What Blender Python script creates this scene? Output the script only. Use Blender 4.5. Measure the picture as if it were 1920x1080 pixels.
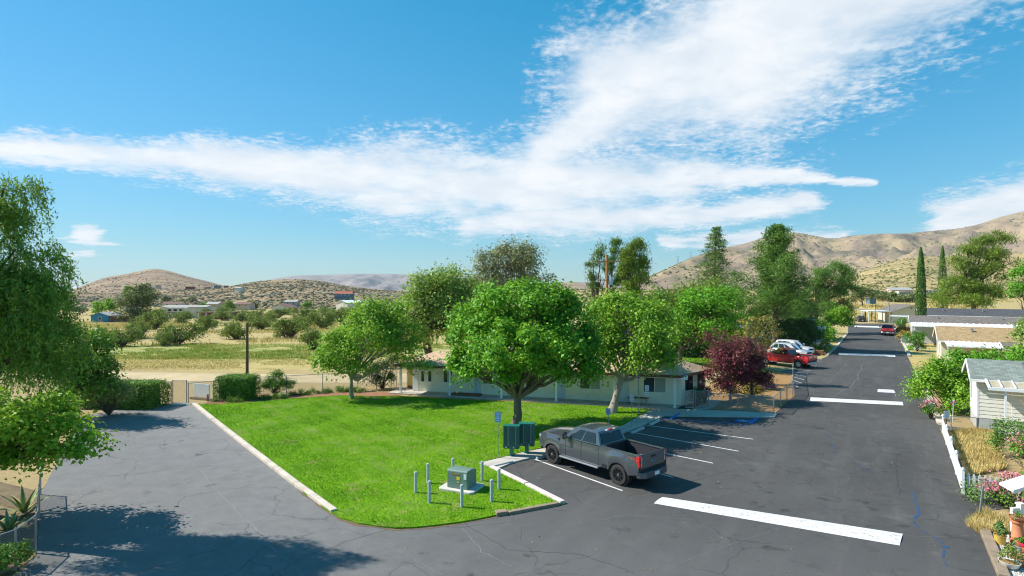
import bpy, bmesh, math, random
import numpy as np
from mathutils import Vector, Matrix

for o in list(bpy.data.objects):
    bpy.data.objects.remove(o)
SC = bpy.context.scene
COL = SC.collection
R = math.radians
rng = np.random.default_rng(11)
random.seed(11)

# ------------------------------------------------------------------ camera
CH, FP = 8.5, 1080.0            # drone height in metres, focal length in photo pixels
cam = bpy.data.cameras.new('camera')
cam.sensor_width = 36.0
cam.lens = 36.0 * FP / 1920.0
cam.clip_start = 0.1
cam.clip_end = 30000
camo = bpy.data.objects.new('camera', cam)
COL.objects.link(camo)
camo.location = (0, 0, CH)
camo.rotation_euler = (R(90), 0, 0)
SC.camera = camo

# ------------------------------------------------------------------ render
SC.render.engine = 'CYCLES'
SC.cycles.use_denoising = True
try:
    SC.cycles.denoiser = 'OPENIMAGEDENOISE'
except Exception:
    pass
SC.cycles.max_bounces = 6
SC.cycles.transparent_max_bounces = 12
SC.cycles.diffuse_bounces = 3
SC.cycles.glossy_bounces = 2
SC.cycles.transmission_bounces = 4
SC.cycles.volume_bounces = 0
SC.cycles.filter_width = 1.15
SC.cycles.sample_clamp_indirect = 4.0
SC.view_settings.view_transform = 'Standard'
SC.view_settings.look = 'None'
SC.view_settings.exposure = 0.7
SC.view_settings.gamma = 1.0
SC.view_settings.use_curve_mapping = False

# ------------------------------------------------------------------ node helper
class NT:
    def __init__(s, tree):
        s.t = tree; s.n = tree.nodes; s.l = tree.links
    def new(s, typ, **kw):
        n = s.n.new(typ)
        for k, v in kw.items():
            setattr(n, k, v)
        return n
    def put(s, sock, v):
        if isinstance(v, bpy.types.NodeSocket):
            s.l.new(v, sock)
        elif v is not None:
            if sock.type == 'RGBA' and len(v) == 3:
                v = (*v, 1)
            sock.default_value = v
    def m(s, op, a, b=None, c=None, clamp=False):
        n = s.new('ShaderNodeMath', operation=op, use_clamp=clamp)
        s.put(n.inputs[0], a); s.put(n.inputs[1], b)
        if c is not None: s.put(n.inputs[2], c)
        return n.outputs[0]
    def sm(s, x, lo, hi, a=0.0, b=1.0):
        n = s.new('ShaderNodeMapRange', interpolation_type='SMOOTHSTEP')
        s.put(n.inputs[0], x)
        for i, v in zip((1, 2, 3, 4), (lo, hi, a, b)): s.put(n.inputs[i], v)
        return n.outputs[0]
    def lin(s, x, lo, hi, a=0.0, b=1.0):
        n = s.new('ShaderNodeMapRange')
        s.put(n.inputs[0], x)
        for i, v in zip((1, 2, 3, 4), (lo, hi, a, b)): s.put(n.inputs[i], v)
        return n.outputs[0]
    def noise(s, vec, scale, detail=4, rough=.55, dist=0.0):
        n = s.new('ShaderNodeTexNoise')
        if vec is not None: s.put(n.inputs['Vector'], vec)
        n.inputs['Scale'].default_value = scale
        n.inputs['Detail'].default_value = detail
        n.inputs['Roughness'].default_value = rough
        n.inputs['Distortion'].default_value = dist
        return n.outputs['Fac']
    def voro(s, vec, scale, feature='F1'):
        n = s.new('ShaderNodeTexVoronoi', feature=feature)
        if vec is not None: s.put(n.inputs['Vector'], vec)
        n.inputs['Scale'].default_value = scale
        return n
    def mix(s, f, a, b, blend='MIX'):
        n = s.new('ShaderNodeMix', data_type='RGBA', blend_type=blend)
        s.put(n.inputs[0], f); s.put(n.inputs[6], a); s.put(n.inputs[7], b)
        return n.outputs[2]
    def vmul(s, v, k):
        n = s.new('ShaderNodeVectorMath', operation='MULTIPLY')
        s.put(n.inputs[0], v); n.inputs[1].default_value = k
        return n.outputs[0]
    def sep(s, v):
        n = s.new('ShaderNodeSeparateXYZ'); s.put(n.inputs[0], v)
        return n.outputs
    def comb(s, x, y, z):
        n = s.new('ShaderNodeCombineXYZ')
        for i, v in enumerate((x, y, z)): s.put(n.inputs[i], v)
        return n.outputs[0]
    def bump(s, h, strength, dist):
        n = s.new('ShaderNodeBump')
        n.inputs['Strength'].default_value = strength
        n.inputs['Distance'].default_value = dist
        s.put(n.inputs['Height'], h)
        return n.outputs[0]

# ------------------------------------------------------------------ sun and sky
SUN_TO = Vector((-0.97, 0.19, 0.96)).normalized()
SUN_AZ = math.atan2(SUN_TO.x, SUN_TO.y)
SUN_EL = math.asin(SUN_TO.z)
sl = bpy.data.lights.new('sun', 'SUN')
sl.energy = 4.5
sl.angle = R(0.53)
sl.color = (1.0, 0.955, 0.88)
so = bpy.data.objects.new('sun', sl)
COL.objects.link(so)
so.location = (-60, 20, 80)
so.rotation_euler = (-SUN_TO).to_track_quat('-Z', 'Y').to_euler()

W = bpy.data.worlds.new('World')
SC.world = W
W.use_nodes = True
w = NT(W.node_tree)
w.n.clear()
sky = w.new('ShaderNodeTexSky', sky_type='NISHITA')
sky.sun_disc = False
sky.sun_elevation = SUN_EL
sky.sun_rotation = SUN_AZ
sky.altitude = 300
sky.air_density = 1.0
sky.dust_density = 0.0
sky.ozone_density = 3.0
tc = w.new('ShaderNodeTexCoord')
SKY_MUL, SKY_ADD = (1.0, 1.13, 1.20), (-0.78, 0.15, 0.30)      # the photograph's clear azure
SKYK = 0.15        # compresses the very bright horizon of the physical sky
dx, dy, dz = w.sep(tc.outputs['Generated'])
az = w.m('ARCTAN2', dx, dy)
el = w.m('ARCSINE', w.m('MINIMUM', w.m('MAXIMUM', dz, -1.0), 1.0))
zc = w.m('ADD', w.m('MAXIMUM', dz, 0.0), 0.13)
plane = w.comb(w.m('DIVIDE', dx, zc), w.m('DIVIDE', dy, zc), 0.0)   # cloud deck seen from below
def warp(v, sc, k):
    nz = w.new('ShaderNodeTexNoise'); nz.inputs['Scale'].default_value = sc; nz.inputs['Detail'].default_value = 4
    w.put(nz.inputs['Vector'], plane)
    a = w.new('ShaderNodeVectorMath', operation='SUBTRACT'); w.put(a.inputs[0], nz.outputs['Color']); a.inputs[1].default_value = (.5, .5, .5)
    b = w.new('ShaderNodeVectorMath', operation='MULTIPLY'); w.put(b.inputs[0], a.outputs[0]); b.inputs[1].default_value = (k, k * .5, 0)
    c = w.new('ShaderNodeVectorMath', operation='ADD'); w.put(c.inputs[0], v); w.put(c.inputs[1], b.outputs[0])
    return c.outputs[0]
ae = warp(warp(w.comb(az, el, 0.0), 1.0, .11), 5.0, .05)
def ang(px, py):
    x, z = (px - 960) / FP, (540 - py) / FP
    return math.atan(x), math.atan(z / math.sqrt(1 + x * x))
def capsule(p, q, r1, r2):
    a = Vector((*ang(*p), 0)); b = Vector((*ang(*q), 0)); d = b - a
    L2 = d.dot(d)
    n1 = w.new('ShaderNodeVectorMath', operation='SUBTRACT'); w.put(n1.inputs[0], ae); n1.inputs[1].default_value = a
    n2 = w.new('ShaderNodeVectorMath', operation='DOT_PRODUCT'); w.put(n2.inputs[0], n1.outputs[0]); n2.inputs[1].default_value = d / L2
    t = w.m('MULTIPLY', n2.outputs['Value'], 1.0, clamp=True)
    n3 = w.new('ShaderNodeVectorMath', operation='SCALE'); n3.inputs[0].default_value = d; w.put(n3.inputs['Scale'], t)
    n4 = w.new('ShaderNodeVectorMath', operation='DISTANCE'); w.put(n4.inputs[0], n1.outputs[0]); w.put(n4.inputs[1], n3.outputs[0])
    rad = w.m('MULTIPLY_ADD', t, (r2 - r1) / FP, r1 / FP)
    return w.m('DIVIDE', w.m('SUBTRACT', rad, n4.outputs['Value']), rad)     # 1 on the axis, 0 on the rim
caps = [((1135, 160), (1400, 105), 145, 185), ((1400, 100), (1740, -75), 185, 150), ((1020, 285), (1150, 185), 55, 90),
        ((-20, 272), (420, 298), 24, 42), ((400, 300), (740, 335), 50, 85), ((720, 340), (1020, 345), 95, 110),
        ((1010, 350), (1280, 330), 105, 75), ((1250, 325), (1500, 318), 48, 20), ((1500, 318), (1650, 345), 20, 8),
        ((880, 425), (1520, 378), 34, 30), ((1240, 452), (1560, 440), 18, 22),
        ((1740, 405), (1990, 370), 38, 55), ((150, 443), (196, 446), 15, 8), ((112, 478), (172, 479), 9, 9),
        ((118, 540), (150, 538), 14, 10), ((2250, 300), (2900, 150), 90, 150), ((-500, 200), (-1500, 330), 40, 80)]
dens = None
for c in caps:
    k = capsule(*c)
    dens = k if dens is None else w.m('SMOOTH_MAX', dens, k, .45)
# the same kind of scattered cloud goes on behind and beside the camera
back = w.sm(w.m('ABSOLUTE', az), 1.15, 1.7)
nb = w.noise(plane, 0.42, 3, .5)
dens = w.m('MAXIMUM', dens, w.m('SUBTRACT', w.m('MULTIPLY', back, w.lin(nb, .55, .75, 0.6, 2.1)), 1.2))
dens = w.m('MAXIMUM', dens, -1.2)
n_big = w.noise(plane, 2.2, 6, .62, .4)
n_sml = w.noise(plane, 30.0, 4, .6, .4)
n_mid = w.noise(plane, 6.5, 5, .6, .3)
nz_all = w.m('ADD', w.m('MULTIPLY', w.m('SUBTRACT', n_big, .5), 1.25),
             w.m('ADD', w.m('MULTIPLY', w.m('MULTIPLY', w.m('SUBTRACT', n_mid, .5), 1.7), w.sm(dens, .8, .1, .35, 1.0)), w.m('MULTIPLY', w.m('MULTIPLY', w.m('SUBTRACT', n_sml, .5), 2.0), w.sm(dens, .7, .1, .12, 1.0))))
cov = w.m('ADD', w.m('MULTIPLY', w.m('MINIMUM', dens, .8), 1.3), nz_all)
calpha = w.m('MULTIPLY', w.sm(cov, -0.05, 1.15), 0.97)
calpha = w.m('MULTIPLY', calpha, w.sm(dens, -0.42, 0.12))
n_sh = w.noise(plane, 2.6, 5, .6, .3)
ccol = w.mix(w.sm(n_sh, .35, .68), (4.9, 5.25, 5.65), (5.9, 6.0, 6.1))
bw = w.new('ShaderNodeRGBToBW'); w.put(bw.inputs[0], sky.outputs[0])
soft = w.m('DIVIDE', 1.0, w.m('ADD', 1.0, w.m('MULTIPLY', bw.outputs[0], SKYK)))
sk2 = w.new('ShaderNodeVectorMath', operation='SCALE'); w.put(sk2.inputs[0], sky.outputs[0]); w.put(sk2.inputs['Scale'], soft)
ma = w.new('ShaderNodeVectorMath', operation='MULTIPLY_ADD'); w.put(ma.inputs[0], sk2.outputs[0]); ma.inputs[1].default_value = SKY_MUL; ma.inputs[2].default_value = SKY_ADD
mx = w.new('ShaderNodeVectorMath', operation='MAXIMUM'); w.put(mx.inputs[0], ma.outputs[0]); mx.inputs[1].default_value = (0.02, 0.02, 0.02)
skyc = w.mix(calpha, mx.outputs[0], ccol)
bg = w.new('ShaderNodeBackground')
bg.inputs['Strength'].default_value = 0.105
w.put(bg.inputs['Color'], skyc)
wo = w.new('ShaderNodeOutputWorld')
w.l.new(bg.outputs[0], wo.inputs['Surface'])

# ------------------------------------------------------------------ photo pixels -> ground
def G(px, py, z=0.0):
    Y = (CH - z) * FP / (py - 540.0)
    return Vector(((px - 960.0) / FP * Y, Y, z))
def sstep(a, b, x):
    t = np.clip((x - a) / (b - a), 0, 1)
    return t * t * (3 - 2 * t)
def terr(x, y):
    x = np.asarray(x, float); y = np.asarray(y, float)
    t = sstep(-0.12, 0.22, x / np.maximum(y, 1.0))
    zl = -0.022 * np.clip(y - 62, 0, 150) + 0.003 * np.clip(y - 300, 0, 500) - 0.012 * np.clip(y - 1500, 0, 4000)
    zr = 0.022 * np.clip(y - 152, 0, 250) + 0.003 * np.clip(y - 452, 0, 700) - 0.012 * np.clip(y - 1700, 0, 4000)
    return zl * (1 - t) + zr * t
def GT(px, py):
    """ground point on the terrain for a photo pixel"""
    a, b = (px - 960) / FP, (540 - py) / FP
    Y = 20.0
    prev = 20.0
    while Y < 6000:
        if CH + b * Y < float(terr(a * Y, Y)):
            break
        prev = Y; Y *= 1.01
    lo, hi = prev, Y
    for _ in range(25):
        mdl = .5 * (lo + hi)
        if CH + b * mdl < float(terr(a * mdl, mdl)): hi = mdl
        else: lo = mdl
    return Vector((a * hi, hi, float(terr(a * hi, hi))))

# ------------------------------------------------------------------ scene bookkeeping
def tag(o, label=None, cat=None, group=None, kind=None):
    if label: o['label'] = label
    if cat: o['category'] = cat
    if group: o['group'] = group
    if kind: o['kind'] = kind
    return o
def thing(name, label, cat, loc=(0, 0, 0), rz=0.0, group=None):
    o = bpy.data.objects.new(name, None)
    o.empty_display_size = .2
    COL.objects.link(o)
    o.location = loc
    o.rotation_euler = (0, 0, rz)
    return tag(o, label, cat, group)
def copy_tree(o, parent=None):
    c = o.copy(); COL.objects.link(c); c.parent = parent
    for ch in o.children: copy_tree(ch, c)
    return c
def link(name, me, m=None, parent=None, smooth=False):
    o = bpy.data.objects.new(name, me)
    COL.objects.link(o)
    if m is not None and len(me.materials) == 0: me.materials.append(m)
    if parent is not None: o.parent = parent
    if smooth: me.shade_smooth()
    return o
def V3(p, z=None):
    return Vector((p[0], p[1], p[2] if len(p) > 2 and z is None else (z or 0)))

class MB:
    def __init__(s): s.v = []; s.f = []
    def add(s, vs, fs):
        k = len(s.v); s.v += [tuple(p) for p in vs]
        s.f += [tuple(i + k for i in f) for f in fs]
        return s
    def box(s, c, size, rz=0.0, taper=1.0, M=None):
        hx, hy, hz = size[0] / 2, size[1] / 2, size[2] / 2
        vs = [Vector((sx * hx * (taper if sz > 0 else 1), sy * hy * (taper if sz > 0 else 1), sz * hz))
              for sz in (-1, 1) for sy in (-1, 1) for sx in (-1, 1)]
        mt = Matrix.Translation(Vector(c)) @ Matrix.Rotation(rz, 4, 'Z') if M is None else M
        return s.add([mt @ p for p in vs], [(0, 2, 3, 1), (4, 5, 7, 6), (0, 1, 5, 4), (2, 6, 7, 3), (0, 4, 6, 2), (1, 3, 7, 5)])
    def bb(s, x0, x1, y0, y1, z0, z1):
        return s.box(((x0 + x1) / 2, (y0 + y1) / 2, (z0 + z1) / 2), (x1 - x0, y1 - y0, z1 - z0))
    def beam(s, a, b, wd, ht, up=Vector((0, 0, 1))):
        a, b = Vector(a), Vector(b); d = b - a; L = d.length
        if L < 1e-6: return s
        x = d / L; y = up.cross(x)
        if y.length < 1e-4: y = Vector((0, 1, 0)).cross(x)
        y.normalize(); z = x.cross(y)
        mt = Matrix(((x.x, y.x, z.x, 0), (x.y, y.y, z.y, 0), (x.z, y.z, z.z, 0), (0, 0, 0, 1)))
        mt = Matrix.Translation((a + b) / 2) @ mt
        return s.box((0, 0, 0), (L, wd, ht), M=mt)
    def quad(s, a, b, c, d): return s.add([a, b, c, d], [(0, 1, 2, 3)])
    def prism(s, poly, z0, z1, cap_bottom=True):
        n = len(poly)
        vs = [(p[0], p[1], z0 if not callable(z0) else z0(p)) for p in poly] + [(p[0], p[1], z1) for p in poly]
        fs = [tuple(range(n, 2 * n))] + [(i, (i + 1) % n, (i + 1) % n + n, i + n) for i in range(n)]
        if cap_bottom: fs.append(tuple(range(n - 1, -1, -1)))
        return s.add(vs, fs)
    def extrude(s, poly3, dvec):
        n = len(poly3); dvec = Vector(dvec)
        vs = [Vector(p) for p in poly3] + [Vector(p) + dvec for p in poly3]
        return s.add(vs, [tuple(range(n)), tuple(range(2 * n - 1, n - 1, -1))] + [(i, i + n, (i + 1) % n + n, (i + 1) % n) for i in range(n)])
    def tube(s, pts, rad, n=6, cap=True):
        pts = [Vector(p) for p in pts]
        if not hasattr(rad, '__len__'): rad = [rad] * len(pts)
        k = len(s.v)
        ref = None
        for i, p in enumerate(pts):
            d = (pts[min(i + 1, len(pts) - 1)] - pts[max(i - 1, 0)])
            if d.length < 1e-7: d = Vector((0, 0, 1))
            d.normalize()
            if ref is None:
                ref = Vector((1, 0, 0)) if abs(d.x) < .8 else Vector((0, 1, 0))
            a = (ref - d * ref.dot(d)).normalized(); ref = a
            b = d.cross(a)
            for j in range(n):
                t = 2 * math.pi * j / n
                s.v.append(tuple(p + (a * math.cos(t) + b * math.sin(t)) * rad[i]))
        for i in range(len(pts) - 1):
            for j in range(n):
                j2 = (j + 1) % n
                s.f.append((k + i * n + j, k + i * n + j2, k + (i + 1) * n + j2, k + (i + 1) * n + j))
        if cap:
            s.f.append(tuple(k + j for j in range(n - 1, -1, -1)))
            e = k + (len(pts) - 1) * n
            s.f.append(tuple(e + j for j in range(n)))
        return s
    def lathe(s, prof, n=16, c=(0, 0, 0), axis='Z', cap=True):
        k = len(s.v); c = Vector(c)
        for r, h in prof:
            for j in range(n):
                t = 2 * math.pi * j / n
                if axis == 'Z': p = Vector((r * math.cos(t), r * math.sin(t), h))
                elif axis == 'Y': p = Vector((r * math.cos(t), h, r * math.sin(t)))
                else: p = Vector((h, r * math.cos(t), r * math.sin(t)))
                s.v.append(tuple(c + p))
        for i in range(len(prof) - 1):
            for j in range(n):
                j2 = (j + 1) % n
                s.f.append((k + i * n + j, k + i * n + j2, k + (i + 1) * n + j2, k + (i + 1) * n + j))
        if cap:
            s.f.append(tuple(k + j for j in range(n - 1, -1, -1)))
            e = k + (len(prof) - 1) * n
            s.f.append(tuple(e + j for j in range(n)))
        return s
    def mesh(s, name='m', fix=True):
        me = bpy.data.meshes.new(name)
        me.from_pydata(s.v, [], s.f)
        if fix:
            bm = bmesh.new(); bm.from_mesh(me)
            bmesh.ops.recalc_face_normals(bm, faces=bm.faces)
            bm.to_mesh(me); bm.free()
        me.update()
        return me
    def build(s, name, m, parent=None, smooth=False, bevel=0.0, seg=2, fix=True):
        o = link(name, s.mesh(name, fix), m, parent)
        if smooth:
            o.data.shade_smooth()
            if smooth == 'auto':
                md = o.modifiers.new('es', 'EDGE_SPLIT'); md.split_angle = R(38)
        if bevel > 0:
            md = o.modifiers.new('bevel', 'BEVEL'); md.width = bevel; md.segments = seg
            md.limit_method = 'ANGLE'; md.angle_limit = R(32)
        return o

# ------------------------------------------------------------------ materials
MATS = {}
def mat(name, col, rough=.75, var=.18, scale=3.0, bump=.0, bscale=40.0, metal=0.0, coat=0.0, spec=.4, dirt=None, stretch=None):
    """procedural paint / stone / wood: two scales of noise on the colour and a fine bump"""
    if name in MATS: return MATS[name]
    m = bpy.data.materials.new(name); m.use_nodes = True
    t = NT(m.node_tree); b = t.n['Principled BSDF']
    tc = t.new('ShaderNodeTexCoord').outputs['Object']
    if stretch: tc = t.vmul(tc, stretch)
    n1 = t.noise(tc, scale, 5, .6)
    n2 = t.noise(tc, scale * 9, 3, .6)
    f = t.m('ADD', t.m('MULTIPLY', n1, .65), t.m('MULTIPLY', n2, .35))
    lo = tuple(c * (1 - var) for c in col); hi = tuple(min(1, c * (1 + var)) for c in col)
    c = t.mix(t.lin(f, .3, .7), lo, hi)
    if dirt:
        nd = t.noise(tc, scale * 1.7, 6, .7)
        c = t.mix(t.m('MULTIPLY', t.sm(nd, .5, .72), dirt[1]), c, dirt[0])
    t.put(b.inputs['Base Color'], c)
    t.put(b.inputs['Roughness'], t.lin(n2, .2, .8, max(0.02, rough - .08), min(1, rough + .08)))
    b.inputs['Metallic'].default_value = metal
    b.inputs['Coat Weight'].default_value = coat
    b.inputs['Coat Roughness'].default_value = .06
    b.inputs['Specular IOR Level'].default_value = spec
    if bump: t.put(b.inputs['Normal'], t.bump(t.noise(tc, bscale, 4, .6), bump, .02))
    MATS[name] = m
    return m
LEAFK = 1.42
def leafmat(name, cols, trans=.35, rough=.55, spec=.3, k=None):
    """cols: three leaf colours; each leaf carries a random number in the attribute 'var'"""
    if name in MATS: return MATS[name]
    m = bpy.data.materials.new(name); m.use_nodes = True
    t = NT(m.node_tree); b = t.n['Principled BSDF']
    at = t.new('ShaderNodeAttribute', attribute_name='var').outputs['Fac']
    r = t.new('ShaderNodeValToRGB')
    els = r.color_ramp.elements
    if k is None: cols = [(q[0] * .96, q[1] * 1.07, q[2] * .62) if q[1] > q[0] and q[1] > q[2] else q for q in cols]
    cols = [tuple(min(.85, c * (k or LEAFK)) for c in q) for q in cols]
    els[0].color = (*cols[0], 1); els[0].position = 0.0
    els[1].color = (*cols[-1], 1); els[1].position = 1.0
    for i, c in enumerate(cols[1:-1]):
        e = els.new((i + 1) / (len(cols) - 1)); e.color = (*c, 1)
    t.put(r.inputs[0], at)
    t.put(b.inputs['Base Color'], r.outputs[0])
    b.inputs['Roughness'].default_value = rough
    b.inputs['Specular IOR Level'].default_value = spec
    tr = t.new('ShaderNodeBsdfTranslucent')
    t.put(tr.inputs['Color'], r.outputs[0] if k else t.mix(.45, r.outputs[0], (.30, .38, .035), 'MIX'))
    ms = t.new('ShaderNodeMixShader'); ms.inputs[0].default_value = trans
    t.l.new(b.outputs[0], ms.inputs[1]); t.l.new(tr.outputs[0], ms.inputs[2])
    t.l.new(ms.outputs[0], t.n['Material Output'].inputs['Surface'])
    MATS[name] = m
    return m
def glassmat(name, col=(.015, .02, .024), rough=.04):
    if name in MATS: return MATS[name]
    m = bpy.data.materials.new(name); m.use_nodes = True
    t = NT(m.node_tree); b = t.n['Principled BSDF']
    tc = t.new('ShaderNodeTexCoord').outputs['Object']
    t.put(b.inputs['Base Color'], t.mix(t.noise(tc, 1.5, 2), col, tuple(c * 1.8 for c in col)))
    b.inputs['Roughness'].default_value = rough
    b.inputs['Specular IOR Level'].default_value = .8
    MATS[name] = m
    return m

def vnoise(x, y, seed=0):
    """smooth value noise on arrays"""
    xi = np.floor(x).astype(np.int64); yi = np.floor(y).astype(np.int64)
    xf = x - xi; yf = y - yi
    def h(a, b):
        n = (a * 374761393 + b * 668265263 + seed * 1442695041) & 0x7fffffff
        n = ((n ^ (n >> 13)) * 1274126177) & 0x7fffffff
        return ((n ^ (n >> 16)) & 0xffff) / 65535.0
    u = xf * xf * (3 - 2 * xf); v = yf * yf * (3 - 2 * yf)
    return (h(xi, yi) * (1 - u) + h(xi + 1, yi) * u) * (1 - v) + (h(xi, yi + 1) * (1 - u) + h(xi + 1, yi + 1) * u) * v
def fbm(x, y, oct=5, seed=0, ridged=False, gain=.5):
    s = np.zeros_like(x, dtype=float); a = 1.0; tot = 0
    for i in range(oct):
        n = vnoise(x * 2 ** i, y * 2 ** i, seed + i * 7)
        if ridged: n = 1 - np.abs(2 * n - 1)
        s += a * n; tot += a; a *= gain
    return s / tot
def grid_mesh(name, X, Y, Z):
    nr, nc = X.shape
    me = bpy.data.meshes.new(name)
    co = np.stack([X, Y, Z], -1).reshape(-1, 3)
    i = np.arange(nr * nc).reshape(nr, nc)
    f = np.stack([i[:-1, :-1], i[:-1, 1:], i[1:, 1:], i[1:, :-1]], -1).reshape(-1, 4)
    fast(me, co, f)
    return me
def fast(me, co, f, var=None):
    nv, nf, k = len(co), len(f), f.shape[1]
    me.vertices.add(nv); me.vertices.foreach_set('co', np.ascontiguousarray(co, np.float32).ravel())
    me.loops.add(nf * k); me.loops.foreach_set('vertex_index', np.ascontiguousarray(f, np.int32).ravel())
    me.polygons.add(nf)
    me.polygons.foreach_set('loop_start', np.arange(0, nf * k, k, dtype=np.int32))
    me.polygons.foreach_set('loop_total', np.full(nf, k, np.int32))
    me.update(calc_edges=True)
    if var is not None:
        a = me.attributes.new('var', 'FLOAT', 'POINT')
        a.data.foreach_set('value', np.ascontiguousarray(var, np.float32))
    return me
# ================================================================== LAND
def groundmat():
    m = bpy.data.materials.new('dry_ground'); m.use_nodes = True
    t = NT(m.node_tree); b = t.n['Principled BSDF']
    P = t.new('ShaderNodeTexCoord').outputs['Object']
    x, y, z = t.sep(P)
    nA = t.noise(P, .06, 5, .6); nB = t.noise(P, .5, 5, .65); nC = t.noise(P, 4.0, 4, .7)
    gold = t.mix(t.lin(nB, .3, .7), (.38, .295, .105), (.54, .44, .185))
    gold = t.mix(t.m('MULTIPLY', t.sm(nC, .45, .7), .5), gold, (.31, .215, .095))
    green = t.mix(t.lin(nB, .35, .65), (.19, .25, .06), (.38, .37, .12))
    wy = t.m('ADD', y, t.m('MULTIPLY', t.m('SUBTRACT', nA, .5), 26))
    gm = t.m('MULTIPLY', t.sm(wy, 66, 76), t.sm(wy, 100, 84))
    gm = t.m('MULTIPLY', gm, t.sm(x, 20, 0))
    gm = t.m('MULTIPLY', gm, t.sm(t.noise(P, .28, 5, .65), .32, .52))
    c = t.mix(gm, gold, green)
    # bare pale dirt patches between the junipers and further out
    bare = t.mix(t.lin(nC, .3, .7), (.34, .24, .14), (.50, .38, .24))
    bm_ = t.m('MULTIPLY', t.sm(wy, 90, 110), t.sm(nB, .42, .62))
    c = t.mix(t.m('MULTIPLY', bm_, .7), c, bare)
    # soil close to the property
    soil = t.mix(t.lin(nC, .3, .7), (.30, .205, .10), (.46, .34, .18))
    sm_ = t.m('MULTIPLY', t.sm(wy, 66, 56), 1.0)
    c = t.mix(t.m('MULTIPLY', sm_, .85), c, soil)
    t.put(b.inputs['Base Color'], c)
    b.inputs['Roughness'].default_value = .95
    b.inputs['Specular IOR Level'].default_value = .1
    t.put(b.inputs['Normal'], t.bump(t.m('ADD', nC, t.noise(P, 18, 3, .7)), .6, .08))
    return m
xs = np.concatenate([-np.geomspace(8500, 140, 26), np.linspace(-130, 150, 71), np.geomspace(162, 8500, 26)])
ys = np.concatenate([np.linspace(-160, -5, 6), np.linspace(5, 300, 80), np.geomspace(310, 9300, 40)])
X, Y = np.meshgrid(xs, ys)
Z = terr(X, Y) - 0.02 + (fbm(X * .05, Y * .05, 4, 3) - .5) * .5 * np.where(X / np.maximum(Y, 1) < .1, sstep(62, 90, Y), sstep(156, 190, Y))
Z = np.where(Y > 700, Z * 1.0, Z)
tag(link('ground', grid_mesh('ground', X, Y, Z), groundmat(), smooth=True), 'dry golden grassland and soil of the valley floor', kind='structure')

def hillmat(name, ca, cb, cc, brush, sc, dots):
    m = bpy.data.materials.new(name); m.use_nodes = True
    t = NT(m.node_tree); b = t.n['Principled BSDF']
    P = t.new('ShaderNodeTexCoord').outputs['Object']
    n1 = t.noise(P, sc, 6, .62); n2 = t.noise(P, sc * 5, 6, .7); n3 = t.noise(P, sc * 24, 4, .7)
    c = t.mix(t.sm(n1, .38, .62), ca, cb)
    c = t.mix(t.m('MULTIPLY', t.sm(n2, .45, .62), .8), c, cc)
    c = t.mix(t.m('MULTIPLY', t.sm(t.m('ADD', t.m('MULTIPLY', n1, .5), t.m('MULTIPLY', n2, .5)), .49, .60), .75), c, brush)
    v = t.voro(P, dots).outputs['Distance']
    sp = t.m('MULTIPLY', t.sm(v, .34, .16), t.sm(n2, .36, .55))
    c = t.mix(t.m('MULTIPLY', sp, .85), c, (.10, .095, .055))
    c = t.mix(t.m('MULTIPLY', t.sm(n3, .5, .75), .35), c, (.12, .085, .055))
    t.put(b.inputs['Base Color'], c)
    b.inputs['Roughness'].default_value = 1
    b.inputs['Specular IOR Level'].default_value = .05
    t.put(b.inputs['Normal'], t.bump(t.m('ADD', n2, t.m('MULTIPLY', n3, .5)), .8, 3.0))
    return m
def hill(name, prof, D0, D1, m, amp, nx=220, ny=70, curve=1.3, seed=1, nsc=1.0, foot=None, label=None):
    """prof: ridge line in photo pixels, D0/D1: distance of foot and ridge"""
    pp = np.array(prof, float)
    a = np.linspace((pp[0, 0] - 960) / FP, (pp[-1, 0] - 960) / FP, nx)
    # smooth interpolation of the ridge line
    pyv = np.interp(a * FP + 960, pp[:, 0], pp[:, 1])
    k = np.ones(5) / 5
    pyv = np.convolve(np.pad(pyv, 2, mode='edge'), k, 'valid')
    zr = CH + (540 - pyv) / FP * D1
    s = np.concatenate([np.linspace(0, 1, ny), 1 + np.linspace(.05, .8, 10)])
    S, A = np.meshgrid(s, a, indexing='ij')
    ZR = np.broadcast_to(zr, S.shape)
    D = D0 + (D1 - D0) * S
    Xh, Yh = A * D, D
    z0 = terr(Xh, Yh) - 1.0
    t = np.clip(S, 0, 1) ** curve
    # gullies: ridged noise stretched down the slope
    L = (D1 - D0)
    n = fbm(Xh / (L * .22 * nsc), Yh / (L * .38 * nsc), 5, seed, ridged=True) - .55
    n2 = fbm(Xh / (L * .06 * nsc), Yh / (L * .06 * nsc), 4, seed + 50) - .5
    shape = np.sin(np.pi * np.clip(S, 0, 1)) ** .8
    zf = z0[0:1, :] * (1 - t) + ZR * t
    Zh = zf + amp * (n * shape + n2 * .35 * shape)
    back = np.clip(S - 1, 0, 1)
    Zh = np.where(S > 1, ZR - back * (ZR + 20) * 1.25, Zh)
    Zh = np.maximum(Zh, terr(Xh, Yh) - 6)
    # ridge must stay the skyline: nothing in front rises above it
    lim = CH + (ZR - CH) * D / D1 - (1 - np.clip(S, 0, 1)) * 0.6
    Zh = np.where(S <= 1, np.minimum(Zh, np.maximum(lim, z0 + 1)), Zh)
    o = link(name, grid_mesh(name, Xh, Yh, Zh), m, smooth=True)
    tag(o, label, kind='structure')
    return (Xh, Yh, Zh)
HM1 = hillmat('hill_brown', (.36, .255, .165), (.30, .205, .14), (.40, .30, .19), (.19, .145, .105), .012, .10)
HM2 = hillmat('hill_scrub', (.36, .265, .155), (.30, .21, .13), (.42, .32, .18), (.19, .16, .085), .02, .17)
HM3 = hillmat('mountain_gold', (.36, .27, .16), (.275, .20, .15), (.40, .31, .18), (.115, .11, .08), .0046, .05)
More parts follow.
